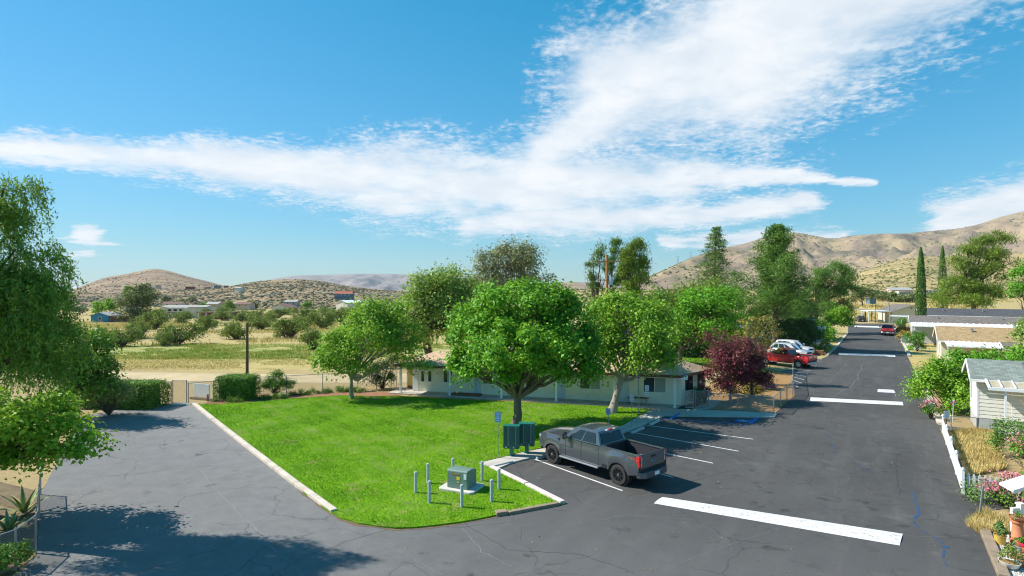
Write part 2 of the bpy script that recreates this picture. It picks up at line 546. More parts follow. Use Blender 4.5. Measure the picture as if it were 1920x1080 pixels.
HM4 = hillmat('far_range', (.30, .25, .22), (.25, .21, .20), (.36, .30, .25), (.15, .145, .16), .0016, .012)
HM5 = hillmat('hill_gold', (.46, .35, .16), (.40, .29, .14), (.50, .39, .19), (.25, .22, .09), .015, .13)
H_LEFT = hill('hill', [(-420, 575), (-100, 566), (60, 558), (120, 549), (160, 534), (200, 519), (235, 514), (262, 508), (290, 503), (318, 508), (350, 518), (400, 530),
      (432, 539), (480, 550), (560, 562), (640, 572)], 620, 1350, HM1, 9, seed=4, curve=1.15, label='brown rounded hill with bare upper slope')
H_SCR = hill('hill', [(-420, 560), (-100, 554), (60, 551), (160, 550), (260, 547), (350, 543), (420, 539), (470, 529), (505, 525), (540, 523), (575, 524), (610, 528), (650, 536), (700, 542),
      (760, 546), (860, 552), (960, 556)], 300, 800, HM2, 6, seed=9, curve=1.0, label='low hill dotted with dark desert scrub')
H_FAR = hill('mountain_range', [(250, 545), (420, 538), (480, 530), (520, 521), (560, 516), (620, 515), (680, 513), (760, 514), (830, 515), (900, 519), (980, 526),
      (1040, 531), (1090, 529), (1150, 527), (1230, 534), (1300, 545)], 4200, 6800, HM4, 150, seed=14, nsc=.7, label='far pale mountain range along the horizon')
H_MID = hill('hill', [(930, 556), (1000, 540), (1040, 531), (1075, 528), (1110, 534), (1160, 541), (1240, 552)], 1800, 2600, HM1, 12, nx=90, seed=23, label='small brown hill beyond the pines')
H_MTN = hill('mountain', [(1060, 566), (1120, 556), (1170, 541), (1210, 523), (1250, 505), (1300, 482), (1350, 466), (1400, 456), (1440, 442), (1485, 435),
      (1520, 441), (1560, 449), (1600, 442), (1650, 438), (1700, 438), (1740, 434), (1790, 430), (1835, 421), (1870, 408), (1920, 396), (2000, 380), (2150, 372),
      (2400, 395), (2800, 430), (3400, 500)], 800, 2500, HM3, 150, nx=380, ny=120, curve=1.25, seed=31, nsc=.62, label='golden brown mountain ridge with folded slopes')
H_GLD = hill('hill', [(1440, 565), (1520, 553), (1570, 540), (1611, 510), (1660, 494), (1700, 484), (1739, 480), (1790, 484), (1850, 481), (1920, 474), (2050, 462), (2300, 480), (2700, 520)],
      420, 900, HM5, 14, nx=200, seed=44, curve=1.2, label='golden foothill dotted with green shrubs')

def leafquads(P0, Nn, size, aspect, var, twist=None, fold=.18):
    """one folded four-corner leaf per point"""
    n = len(P0)
    r = rng.normal(size=(n, 3))
    Nn = Nn / (np.linalg.norm(Nn, axis=1, keepdims=True) + 1e-9)
    if twist is None:
        d = np.cross(Nn, r)
    else:
        d = twist - Nn * np.sum(twist * Nn, 1, keepdims=True)
    d /= (np.linalg.norm(d, axis=1, keepdims=True) + 1e-9)
    e = np.cross(Nn, d)
    size = np.broadcast_to(size, (n,))[:, None]
    h = size * .5; wv = size * .5 * aspect
    b = P0 - d * h; tp = P0 + d * h
    l = P0 + e * wv + Nn * size * fold; q = P0 - e * wv + Nn * size * fold
    co = np.stack([b, q, tp, l], 1).reshape(-1, 3)
    f = np.arange(4 * n).reshape(n, 4)
    return co, f, np.repeat(var, 4)
def leafobj(name, P0, Nn, size, aspect, var, m, parent=None, twist=None, fold=.18):
    co, f, v = leafquads(P0, Nn, size, aspect, var, twist, fold)
    me = bpy.data.meshes.new(name)
    fast(me, co, f, v)
    return link(name, me, m, parent)

# desert scrub scattered over the slopes: small tufted clumps, nobody could count them
OCT = np.array([[0, 0, 1], [1, 0, .45], [.3, .95, .4], [-.8, .6, .5], [-.8, -.6, .4], [.3, -.95, .5], [.6, .5, .0], [-.7, 0, .0], [.5, -.6, .0]], float)
OCF = np.array([[0, 1, 2], [0, 2, 3], [0, 3, 4], [0, 4, 5], [0, 5, 1], [1, 6, 2], [2, 6, 7], [2, 7, 3], [3, 7, 4], [4, 7, 8], [4, 8, 5], [5, 8, 1], [1, 8, 6]])
def scrub(name, label, hills, n, smin, smax, m, srange=(0.0, .98), seed=5, clump=.5):
    g = np.random.default_rng(seed)
    Xh, Yh, Zh = hills
    ny = int(np.argmax(Yh[:, 0] >= Yh[:, 0].max() * 0.0 + Yh[-11, 0]))
    out = []
    cnt = 0
    while cnt < n:
        i = g.uniform(srange[0], srange[1], 4000) * (ny - 1); j = g.uniform(0, Xh.shape[1] - 1.01, 4000)
        i0 = i.astype(int); j0 = j.astype(int); u = i - i0; v = j - j0
        def bl(A): return (A[i0, j0] * (1 - u) * (1 - v) + A[i0 + 1, j0] * u * (1 - v) + A[i0, j0 + 1] * (1 - u) * v + A[i0 + 1, j0 + 1] * u * v)
        p = np.stack([bl(Xh), bl(Yh), bl(Zh)], 1)
        L = Yh.max() - Yh.min()
        k = fbm(p[:, 0] / (L * .05), p[:, 1] / (L * .05), 4, seed) > clump - g.uniform(-.12, .12, 4000)
        p = p[k]; out.append(p); cnt += len(p)
    p = np.concatenate(out)[:n]
    s = g.uniform(smin, smax, n) * g.uniform(.6, 1.2, n)
    th = g.uniform(0, 6.28, n)
    base = OCT[None] * (1 + g.uniform(-.35, .35, (n, len(OCT), 1)))
    c, sn = np.cos(th)[:, None], np.sin(th)[:, None]
    q = np.stack([base[..., 0] * c - base[..., 1] * sn, base[..., 0] * sn + base[..., 1] * c, base[..., 2]], -1) * s[:, None, None]
    q[..., 2] *= .8
    co = (q + p[:, None, :]).reshape(-1, 3); co[:, 2] -= .1
    f = (OCF[None] + (np.arange(n) * len(OCT))[:, None, None]).reshape(-1, 3)
    me = bpy.data.meshes.new(name)
    fast(me, co, f, np.repeat(g.uniform(0, 1, n), len(OCT)))
    tag(link(name, me, m), label, 'scrub', kind='stuff')
SCM = leafmat('scrub_leaf', [(.07, .07, .04), (.115, .11, .065), (.17, .155, .10)], trans=.0, rough=.9, spec=.1)
SCM2 = leafmat('scrub_leaf_green', [(.07, .075, .035), (.11, .115, .05), (.16, .155, .07)], trans=.0, rough=.9, spec=.1)
scrub('scrub', 'dark desert scrub dotting the low hill', H_SCR, 15000, .4, 1.5, SCM, clump=.36)
scrub('scrub', 'sparse scrub on the brown rounded hill', H_LEFT, 3000, .7, 1.7, SCM, clump=.5, seed=6)
scrub('scrub', 'green shrubs dotting the golden foothill', H_GLD, 5200, .6, 1.7, SCM2, clump=.48, seed=8)
scrub('scrub', 'dark brush on the golden brown mountain', H_MTN, 20000, .8, 3.0, SCM2, clump=.53, seed=12)

_a, _d = np.meshgrid(np.linspace(-.15, .5, 60), np.geomspace(230, 1100, 60))
scrub('scrub', 'sparse scrub on the valley floor behind the trees', (_a * _d, _d, terr(_a * _d, _d)), 3500, .5, 1.8, SCM2, clump=.45, seed=15)
# ================================================================== PAVED GROUND
def asphalt():
    m = bpy.data.materials.new('asphalt'); m.use_nodes = True
    t = NT(m.node_tree); b = t.n['Principled BSDF']
    P = t.new('ShaderNodeTexCoord').outputs['Object']
    rot = t.new('ShaderNodeVectorRotate', rotation_type='Z_AXIS'); t.put(rot.inputs['Vector'], P); rot.inputs['Angle'].default_value = R(33)
    Q = t.vmul(rot.outputs[0], (1.0, .12, 1.0))
    x, y, z = t.sep(P)
    n1 = t.noise(P, .13, 5, .6); n2 = t.noise(Q, .9, 5, .6); n3 = t.noise(P, 1.3, 6, .7); n4 = t.noise(P, 30, 3, .7)
    c = t.mix(t.lin(n1, .35, .65), (.068, .065, .062), (.090, .086, .082))
    c = t.mix(t.m('MULTIPLY', t.sm(n2, .46, .68), .55), c, (.112, .107, .101))
    c = t.mix(t.m('MULTIPLY', t.sm(n3, .52, .72), .45), c, (.040, .039, .038))
    # the older lane on the left is worn paler
    old = t.m('MULTIPLY', t.sm(t.m('ADD', x, t.m('MULTIPLY', n1, 5)), 2.5, -6.0), t.sm(y, 60, 50))
    c = t.mix(t.m('MULTIPLY', old, .85), c, t.mix(t.lin(n3, .3, .7), (.215, .205, .195), (.30, .288, .272)))
    vv = t.m('ADD', t.m('MULTIPLY', x, .544), t.m('MULTIPLY', y, .839))
    c = t.mix(t.m('MULTIPLY', t.sm(t.m('ADD', vv, t.m('MULTIPLY', n1, 6)), 28, 16), .6), c, t.mix(t.lin(n3, .3, .7), (.125, .121, .118), (.175, .17, .165)))
    c = t.mix(t.m('MULTIPLY', t.sm(n4, .55, .8), .4), c, (.12, .12, .12))
    st = t.m('MULTIPLY', t.sm(t.noise(P, 1.1, 3, .5), .60, .72), t.sm(t.noise(P, .21, 2), .45, .6))
    c = t.mix(t.m('MULTIPLY', st, .6), c, (.026, .025, .025))
    dust = t.m('MULTIPLY', t.sm(t.noise(P, .45, 6, .75), .54, .70), .45)
    c = t.mix(dust, c, (.150, .142, .130))
    agg = t.voro(P, 55).outputs['Color']
    c = t.mix(.28, c, t.mix(1.0, c, t.mix(.75, (1.7, 1.7, 1.7), agg), 'MULTIPLY'))
    # fine network of hairline cracks
    wv = t.new('ShaderNodeVectorMath', operation='ADD'); t.put(wv.inputs[0], P)
    nz = t.new('ShaderNodeTexNoise'); nz.inputs['Scale'].default_value = .8; t.put(nz.inputs['Vector'], P)
    t.put(wv.inputs[1], nz.outputs['Color'])
    vd = t.voro(wv.outputs[0], .28, 'DISTANCE_TO_EDGE').outputs['Distance']
    ck = t.m('MULTIPLY', t.sm(vd, .011, .003), t.sm(t.noise(P, .35, 3), .42, .52))
    c = t.mix(t.m('MULTIPLY', ck, .32), c, (.020, .020, .021))
    t.put(b.inputs['Base Color'], c)
    t.put(b.inputs['Roughness'], t.lin(n3, .3, .7, .78, .93))
    b.inputs['Specular IOR Level'].default_value = .25
    t.put(b.inputs['Normal'], t.bump(t.m('ADD', n4, t.m('MULTIPLY', n3, .8)), .35, .02))
    return m
ASPH = asphalt()
def sheet(name, poly, z, m, parent=None, label=None, cat=None, kind=None):
    mb = MB(); mb.add([(p[0], p[1], z) for p in poly], [tuple(range(len(poly)))])
    me = mb.mesh(name, fix=False)
    bm = bmesh.new(); bm.from_mesh(me)
    bmesh.ops.triangulate(bm, faces=bm.faces)
    for f in bm.faces:
        if f.normal.z < 0: f.normal_flip()
    bm.to_mesh(me); bm.free()
    o = link(name, me, m, parent)
    return tag(o, label, cat, kind=kind)
def slab(name, poly, z0, z1, m, parent=None, label=None, kind=None, bevel=0.0):
    o = MB().prism([(p[0], p[1]) for p in poly], z0, z1).build(name, m, parent, bevel=bevel)
    me = o.data
    bm = bmesh.new(); bm.from_mesh(me); bmesh.ops.triangulate(bm, faces=[f for f in bm.faces if len(f.verts) > 4]); bm.to_mesh(me); bm.free()
    return tag(o, label, kind=kind)
RD = Vector((.544, .839, 0)); RN = Vector((.839, -.544, 0))      # along the street, across it to the right
pxl = lambda L, z=0: [G(a, b, z) for a, b in L]
road_poly = [(-23.6, 42.25, 0), (-27.5, 41.5, 0)] + [(-28.5, 38, 0), (-19.6, 24.0, 0), (-15.1, 18.3, 0), (-14.6, 16.5, 0), (-16, 12, 0), (-24, -12, 0), (6, -12, 0), G(1882, 1112)] + \
    pxl([(1870, 1080), (1808, 922), (1745, 760), (1712, 690), (1698, 660), (1688, 637), (1680, 620), (1676, 606.5), (1590, 606.5), (1590, 625), (1553, 667), (1500, 690), (1440, 700)]) + \
    [(22, 64, 0), (24, 50, 0), (14, 42, 0), (0, 43, 0), (-18, 43, 0)]
road = sheet('road', road_poly, 0.0, ASPH, label='dark sealed asphalt street and parking area', kind='structure')

# ---- grass
def grassmat():
    m = bpy.data.materials.new('lawn_turf'); m.use_nodes = True
    t = NT(m.node_tree); b = t.n['Principled BSDF']
    P = t.new('ShaderNodeTexCoord').outputs['Object']
    n1 = t.noise(P, .35, 5, .65); n2 = t.noise(P, 2.2, 5, .7); n3 = t.noise(t.vmul(P, (1, 3, 1)), 14, 3, .7)
    c = t.mix(t.lin(n1, .3, .7), (.09, .235, .004), (.185, .375, .008))
    c = t.mix(t.m('MULTIPLY', t.sm(n2, .5, .72), .6), c, (.27, .36, .03))
    c = t.mix(t.m('MULTIPLY', t.sm(n3, .5, .75), .5), c, (.045, .13, .004))
    c = t.mix(t.m('MULTIPLY', t.sm(t.noise(P, .9, 6, .75), .56, .72), .55), c, (.40, .39, .13))
    x, y, z = t.sep(P)
    c = t.mix(t.m('MULTIPLY', t.sm(t.noise(P, .55, 6, .7), .56, .70), .6), c, (.32, .25, .11))
    c = t.mix(t.m('MULTIPLY', t.sm(t.noise(t.vmul(P, (1, 1.6, 1)), 3.4, 6, .8), .60, .70), .7), c, (.42, .34, .19))
    t.put(b.inputs['Base Color'], c)
    b.inputs['Roughness'].default_value = .9
    b.inputs['Specular IOR Level'].default_value = .1
    t.put(b.inputs['Normal'], t.bump(t.m('ADD', n3, n2), .7, .05))
    return m
GRS = grassmat()
GBL = leafmat('grass_blade', [(.05, .165, .004), (.105, .285, .006), (.19, .385, .008), (.29, .41, .035), (.48, .40, .24)], trans=.25, rough=.75, spec=.12, k=1.0)
def in_poly(pts, poly):
    x, y = pts[:, 0], pts[:, 1]
    c = np.zeros(len(pts), bool)
    n = len(poly); j = n - 1
    for i in range(n):
        xi, yi, xj, yj = poly[i][0], poly[i][1], poly[j][0], poly[j][1]
        k = ((yi > y) != (yj > y)) & (x < (xj - xi) * (y - yi) / (yj - yi + 1e-12) + xi)
        c ^= k; j = i
    return c
def blades(name, poly, z, n, hmin, hmax, m, label, parent=None, cat='grass', wd=.012, lean=.5, patch=None, zfun=None):
    P_ = np.array([(p[0], p[1]) for p in poly])
    lo, hi = P_.min(0), P_.max(0)
    q = rng.uniform(lo, hi, (int(n * 3.2), 2)); q = q[in_poly(q, poly)]
    if patch is not None:
        q = q[fbm(q[:, 0] * patch[0], q[:, 1] * patch[0], 4, patch[2]) > patch[1]]
    q = q[:n]; n = len(q)
    th = rng.uniform(0, 6.28, n); h = rng.uniform(hmin, hmax, n)
    d = np.stack([np.cos(th), np.sin(th)], 1)
    e = np.stack([-d[:, 1], d[:, 0]], 1)
    ln = rng.uniform(.1, lean, n)[:, None]
    zz = np.full(n, z) if zfun is None else zfun(q[:, 0], q[:, 1])
    wv = wd * rng.uniform(.7, 1.4, n)[:, None]
    a = np.concatenate([q - e * wv, zz[:, None]], 1); b = np.concatenate([q + e * wv, zz[:, None]], 1)
    t = np.concatenate([q + d * h[:, None] * ln, (zz + h)[:, None]], 1)
    co = np.stack([a, b, t], 1).reshape(-1, 3)
    me = bpy.data.meshes.new(name)
    v = np.clip(rng.normal(.45, .2, n) + (fbm(q[:, 0] * .5, q[:, 1] * .5, 5, 77, gain=.65) - .5) * 2.0 + .10 * np.sign(np.sin((q[:, 0] * .77 + q[:, 1] * .63) * 5.2)), 0, 1)
    fast(me, co, np.arange(3 * n).reshape(n, 3), np.repeat(v, 3))
    return tag(link(name, me, m, parent), label, cat, kind='stuff')
lawn_px = [(367, 757), (420, 800), (480, 850), (550, 907), (618, 958), (640, 970), (672, 980), (706, 986), (740, 988.5), (775, 988), (815, 984), (870, 977), (925, 966), (1054, 943),
           (990, 908), (932, 878), (899, 867), (985, 845), (1030, 837), (1120, 812), (1166, 796), (1222, 767), (1135, 761.5), (1034, 756.5), (932, 751.5), (837, 747.5), (752, 742), (700, 743),
           (640, 741), (560, 746), (480, 753), (400, 758)]
LAWN = pxl(lawn_px, .06)
_e = []
for _a, _b in zip(LAWN, LAWN[1:] + LAWN[:1]):        # uneven trimmed edge
    _n = max(1, int((_b - _a).length / .35))
    for _i in range(_n):
        _p = _a.lerp(_b, _i / _n); _e.append(_p + Vector((rng.normal() * .018, rng.normal() * .018, 0)))
LAWN = _e
_c = Vector((sum(p.x for p in LAWN) / len(LAWN), sum(p.y for p in LAWN) / len(LAWN), 0))
_r = []
for _i, _p in enumerate(LAWN):
    _t = (LAWN[(_i + 1) % len(LAWN)] - LAWN[_i - 1]); _nn = Vector((_t.y, -_t.x, 0)).normalized()
    if _nn.dot(_p - _c) < 0: _nn = -_nn
    _r.append(_p + _nn * (.04 + .09 * abs(rng.normal())) if 9 < _p.y < 24.5 and _p.x < .2 else _p)
sheet('soil_edge', _r, .006, mat('edge_soil', (.17, .12, .075), .95, .4, 6, bump=.6, spec=.1), label='thin strip of bare soil round the curved lawn corner', kind='structure')
slab('lawn', LAWN, -.05, .06, GRS, label='bright green mown lawn in front of the long white building', kind='structure')
blades('lawn_grass', LAWN, .055, 170000, .025, .065, GBL, 'short bright green blades covering the front lawn', wd=.014)
LAWN2 = [G(1255, 690), G(1330, 690), G(1420, 672), G(1380, 652), G(1285, 650), G(1230, 655)]
slab('lawn', LAWN2, -.05, .06, GRS, label='smaller green lawn behind the long white building', kind='structure')
blades('lawn_grass', LAWN2, .055, 25000, .05, .1, GBL, 'green blades of the lawn behind the long white building', wd=.03)
LAWN3 = [G(1694, 649), G(1711, 649), G(1713, 656), G(1697, 656)]
slab('lawn', LAWN3, -.05, .06, GRS, label='tiny green lawn strip beside the far street edge', kind='structure')

# ---- field weeds and dry grass
WEED = leafmat('weed_blade', [(.10, .155, .03), (.19, .23, .055), (.30, .28, .085), (.40, .33, .13)], trans=.25, rough=.85, spec=.1)
DRY = leafmat('dry_blade', [(.32, .23, .08), (.46, .35, .14), (.58, .46, .21)], trans=.25, rough=.85, spec=.1)
blades('field_grass', [(-80, 70), (5, 70), (5, 94), (-110, 94)], 0, 60000, .08, .34, WEED, 'green weeds and grass across the open field', wd=.05, patch=(.16, .45, 5), zfun=lambda x, y: terr(x, y) - .05)
blades('field_grass', [(-65, 60), (5, 60), (5, 75), (-85, 75)], 0, 40000, .05, .2, DRY, 'mown straw coloured grass of the field', wd=.04, patch=(.12, .42, 9), zfun=lambda x, y: terr(x, y) - .05)
blades('field_grass', [(-150, 92), (10, 92), (10, 190), (-200, 190)], 0, 40000, .3, .9, DRY, 'tall straw grass between the junipers', wd=.09, patch=(.07, .5, 19), zfun=lambda x, y: terr(x, y) - .05)
blades('field_grass', [(85, 152), (210, 152), (330, 320), (160, 320)], 0, 30000, .4, 1.0, DRY, 'golden grass of the field beyond the street end', wd=.14, patch=(.05, .46, 29), zfun=lambda x, y: terr(x, y) - .05)

# ---- dirt track through the field
DIRT = mat('track_dirt', (.50, .39, .23), .95, .2, .4, bump=.5, bscale=6, spec=.1)
tr = []
for xx in np.linspace(-75, 30, 40):
    tr.append((xx, 52.5 + math.sin(xx * .09) * .8 + (.5 if xx < -20 else 0), 0))
for xx in np.linspace(30, -75, 40):
    tr.append((xx, 57.6 + math.sin(xx * .13 + 1) * .9, 0))
sheet('dirt_track', tr, -.008, DIRT, label='pale dirt track running behind the fence', kind='structure')

# ---- concrete
CONC = mat('concrete', (.48, .44, .38), .9, .18, .8, bump=.3, bscale=25, dirt=((.26, .23, .19), .5), spec=.2)
CONC2 = mat('concrete_pale', (.56, .53, .47), .9, .16, .9, bump=.3, bscale=25, dirt=((.3, .27, .23), .45), spec=.2)
path_px = [(897, 868), (931, 879), (962, 866), (1000, 856.5), (1045, 849), (1120, 826), (1188, 804), (1246, 779), (1452, 781.5), (1458, 774), (1330, 768.5), (1283, 767), (1224, 766), (1168, 797), (1122, 813), (1032, 838), (987, 846)]
slab('pavement', pxl(path_px, .07), -.05, .07, CONC, label='pale concrete walk between lawn and parking bays', kind='structure', bevel=.01)

# ---- kerbs
KERB = mat('kerb_cement', (.58, .50, .41), .9, .22, 1.2, bump=.5, bscale=14, dirt=((.32, .26, .2), .5), spec=.2)
WHITE_K = mat('kerb_painted', (.66, .56, .52), .85, .22, 2.2, bump=.4, bscale=14, dirt=((.36, .30, .26), .6), spec=.2)
TIMB = mat('timber_weathered', (.30, .23, .16), .9, .3, 3, bump=.6, bscale=30, dirt=((.14, .1, .07), .5), spec=.15, stretch=(1, 1, 1))
def kerb(name, pts, wd, ht, m, label, gap=.02, seglen=3.0, side=1):
    """kerb of separate cast lengths along a line of ground points"""
    k = thing(name, label, 'kerb', (pts[0].x, pts[0].y, 0))
    o = Vector((pts[0].x, pts[0].y, 0))
    for a, b in zip(pts[:-1], pts[1:]):
        L = (b - a).length; n = max(1, round(L / seglen)); d = (b - a) / L
        nn = Vector((-d.y, d.x, 0)) * side
        for i in range(n):
            p = a + d * (L * i / n + gap / 2) - o; q = a + d * (L * (i + 1) / n - gap / 2) - o
            j = Vector((0, 0, rng.uniform(-.008, .008)))
            off = nn * (wd / 2 + rng.uniform(-.012, .012))
            MB().beam(p + off + j + Vector((0, 0, ht / 2 - .03)), q + off + j + Vector((0, 0, ht / 2 - .03)), wd, ht + .06).build('kerb_length', m, k, bevel=.02)
    return k
kerb('kerb', pxl([(358, 757), (420, 808), (480, 855), (550, 911), (620, 963)]), .26, .13, KERB, 'long cream concrete kerb along the left edge of the lawn', side=1)
kerb('kerb', pxl([(925, 877), (991, 909)]), .24, .13, WHITE_K, 'pale painted kerb beam at the lawn corner, end by the wheel stop', seglen=9, side=-1)
kerb('kerb', pxl([(992, 910), (1060, 944.5)]), .24, .13, WHITE_K, 'pale painted kerb beam at the lawn corner, end by the timber', seglen=9, side=-1)
kerb('timber_edging', pxl([(931, 969), (953, 966)]), .3, .14, TIMB, 'short weathered timber block edging the lawn corner', seglen=9, side=1)
kerb('timber_edging', pxl([(955, 966), (1050, 948)]), .2, .12, TIMB, 'long weathered timber edging the lawn corner', seglen=9, side=1)
kerb('kerb', pxl([(1872, 1084), (1836, 995)]) , .3, .14, TIMB, 'wooden border beside the white gravel bed', seglen=6, side=-1)
kerb('kerb', pxl([(1757, 795), (1737, 745), (1716, 700)]), .35, .12, KERB, 'tan kerb in front of the leafy bush and pale house', seglen=4, side=-1)
kerb('kerb', pxl([(1703, 668), (1690, 640), (1682, 622)]), .3, .12, KERB, 'tan kerb along the far street edge by the planters', seglen=5, side=-1)
kerb('kerb', pxl([(1553, 667), (1571, 650), (1590, 626)]), .3, .12, KERB, 'tan kerb below the hedge at the far street edge', seglen=5, side=1)

# ---- painted markings: sheets 4 mm above the asphalt, parts of the road
PAINT = mat('road_paint_white', (.66, .645, .63), .88, .16, 5.0, bump=.4, bscale=60, dirt=((.20, .19, .185), .9), spec=.15)
PAINTB = mat('road_paint_blue', (.03, .16, .46), .75, .2, 2.5, bump=.15, bscale=50, dirt=((.03, .06, .13), .5), spec=.2)
PAINTP = mat('road_paint_worn', (.60, .58, .60), .8, .15, 3, dirt=((.16, .16, .17), .5), spec=.2)
def strip(name, pts, wd, m, z=.004, label=None):
    mb = MB()
    L, Rr = [], []
    for i, p in enumerate(pts):
        a = pts[max(0, i - 1)]; b = pts[min(len(pts) - 1, i + 1)]
        d = (b - a); d.z = 0; d.normalize(); nn = Vector((-d.y, d.x, 0)) * wd / 2
        L.append(p + nn); Rr.append(p - nn)
    n = len(pts)
    mb.add([(p.x, p.y, z) for p in L + Rr], [(i, i + 1, n + i + 1, n + i) for i in range(n - 1)])
    o = mb.build(name, m, road, fix=False)
    if label: o['label'] = label
    return o
for a, b in (((994, 858), (1167, 920)), ((1208, 797), (1412, 823.5)), ((1176, 809), (1385, 846)), ((1150, 830), (1337, 868.5)), ((1110, 853), (1262, 895))):
    strip('bay_line', [G(*a), G(*b)], .10, PAINT)
strip('bay_line', [G(1231, 784), G(1400, 796)], .10, PAINTB, label='blue line of the accessible bay')
strip('bay_line', [G(1231, 784), G(1264, 768.5)], .12, PAINTB)
strip('bay_line', [G(1275, 771.5), G(1428, 779.5)], .10, PAINTB)
strip('bay_line', [G(1407, 794), G(1424, 779.5)], .25, PAINTB)
strip('bay_line', [G(1225, 786), G(1247, 777)], .5, PAINTB, .0045)
sheet('access_symbol', pxl([(1376, 789.5), (1405, 792), (1411, 788), (1384, 786)]), .005, PAINTB, road)
# wheelchair figure
def symbol():
    o = G(1393, 789); u = (G(1408, 790.2) - G(1379, 787.8)).normalized(); v = Vector((-u.y, u.x, 0)); s = .5
    def T(p): q = o + u * p[0] * s + v * p[1] * s; return Vector((q.x, q.y, .008))
    ring = [T((-.05 + .32 * math.cos(t), -.12 + .32 * math.sin(t))) for t in np.linspace(2.2, 6.4, 12)]
    for pts, wd in ((ring, .07), ([T((-.05, .42)), T((-.02, .0)), T((.28, -.02)), T((.42, -.42))], .08), ([T((-.03, .2)), T((.24, .18))], .06)):
        strip('access_figure', pts, wd, PAINT, .009)
    sheet('access_figure', [T((-.05 + .09 * math.cos(t), .56 + .09 * math.sin(t))) for t in np.linspace(0, 5.8, 9)], .009, PAINT, road)
symbol()
for a, b in (((1512, 668), (1544, 671)), ((1515, 673.5), (1541, 674.8)), ((1513, 677), (1538, 678.6)), ((1515, 681.5), (1532, 682.8)), ((1505, 684), (1530, 686.8)),
             ((1449, 687), (1521, 695.6)), ((1441, 692), (1517, 701)), ((1485, 701.5), (1512, 706)), ((1489, 707), (1507, 711.8)), ((1489, 713.5), (1503, 718.3)), ((1487, 721), (1496, 725.3)), ((1440, 705), (1451, 706)), ((1441, 712), (1449, 713))):
    strip('bay_line', [G(*a), G(*b)], .12, PAINT)
def hump(name, corners, label, h=.035, m=PAINT):
    """speed hump with a rounded section; corners: left-near, right-near, right-far, left-far"""
    a, b, c, d = [G(*p) for p in corners]
    mb = MB(); n = 7
    vs = []
    for i in range(n):
        t = i / (n - 1); z = .004 + h * math.sin(math.pi * t) ** .8
        for e in np.linspace(0, 1, 2):
            p = (a.lerp(d, t)).lerp(b.lerp(c, t), e); vs.append((p.x, p.y, z))
    mb.add(vs, [(2 * i, 2 * i + 1, 2 * i + 3, 2 * i + 2) for i in range(n - 1)] + [tuple(range(0, 2 * n, 2)), tuple(range(2 * n - 1, 0, -2))])
    o = mb.build(name, m, smooth='auto')
    return tag(o, label, 'speed hump')
hump('speed_hump', [(1226, 944), (1687, 1023), (1693, 1001), (1243, 932)], 'wide white painted speed hump across the street beside the grey pickup')
hump('speed_hump', [(1519, 751.5), (1694, 760), (1692, 753.5), (1520, 745)], 'white painted speed hump across the street between the garden fence and the leafy bush')
hump('speed_hump', [(1572, 665), (1679, 669), (1678, 665.5), (1573, 661.5)], 'thin white speed hump across the street below the red brick planter', .05)
hump('speed_hump', [(1601, 613), (1668, 615), (1667, 612.5), (1603, 610.5)], 'far white speed hump across the end of the street near the carport', .05)
sheet('paint_patch', pxl([(1645, 735), (1679, 737), (1676, 731), (1646, 729.5)]), .004, PAINTP, road)
# sealed cracks and utility mark-out paint
CRK = mat('crack_filler', (.23, .225, .22), .9, .3, 2, spec=.1)
CRP = mat('crack_pale', (.42, .41, .40), .9, .35, 3, dirt=((.17, .16, .16), .8), spec=.1)
CRD = mat('crack_dark', (.022, .022, .024), .95, .3, 2, spec=.1)
def wig(px, n=9, j=4.5):
    pts = []
    for (x0, y0), (x1, y1) in zip(px[:-1], px[1:]):
        for i in range(n):
            t = i / n; pts.append(G(x0 + (x1 - x0) * t + rng.normal() * j * .5, y0 + (y1 - y0) * t + rng.normal() * j * .12))
    return pts + [G(*px[-1])]
for L, wd, m in (([(318, 822), (345, 850), (392, 905), (448, 962), (520, 1035), (566, 1074)], .05, PAINTP), ([(380, 838), (420, 872), (470, 912), (520, 960), (560, 1000)], .04, CRK),
                 ([(186, 893), (260, 888), (330, 879), (400, 873)], .035, CRD), ([(146, 905), (149, 980)], .05, CRK), ([(190, 890), (203, 972)], .03, CRK),
                 ([(510, 1078), (580, 1040), (660, 1012), (730, 992)], .03, CRD), ([(700, 995), (760, 1040), (830, 1078)], .025, CRK), ([(866, 990), (880, 1005), (905, 1035), (960, 1062)], .05, CRK),
                 ([(870, 980), (950, 1030), (1090, 1040), (1190, 1075)], .03, CRD), ([(1058, 985), (1180, 965), (1300, 975)], .03, CRK), ([(1180, 930), (1290, 905), (1380, 880)], .03, CRD), ([(1260, 1060), (1400, 1010), (1460, 990)], .025, CRK),
                 ([(1640, 822), (1770, 826)], .03, CRK), ([(1684, 850), (1680, 880), (1686, 930)], .03, CRD),
                 ([(1690, 1002), (1725, 1007), (1830, 1004)], .03, CRK), ([(1500, 771), (1520, 762), (1545, 741)], .05, CRD), ([(1522, 722), (1552, 722)], .05, CRK), ([(1550, 720), (1570, 700), (1588, 680)], .06, CRK),
                 ([(1620, 680), (1600, 720), (1560, 745)], .08, CRK), ([(1640, 775), (1500, 790), (1420, 800)], .03, CRD)):
    strip('pavement_crack', wig(L), wd * (.5 if m is PAINTP else .36), CRK if m is PAINTP else m, .0035)
BLUEP = mat('survey_paint', (.035, .085, .17), .8, .3, 5, dirt=((.06, .065, .08), .9), spec=.1)
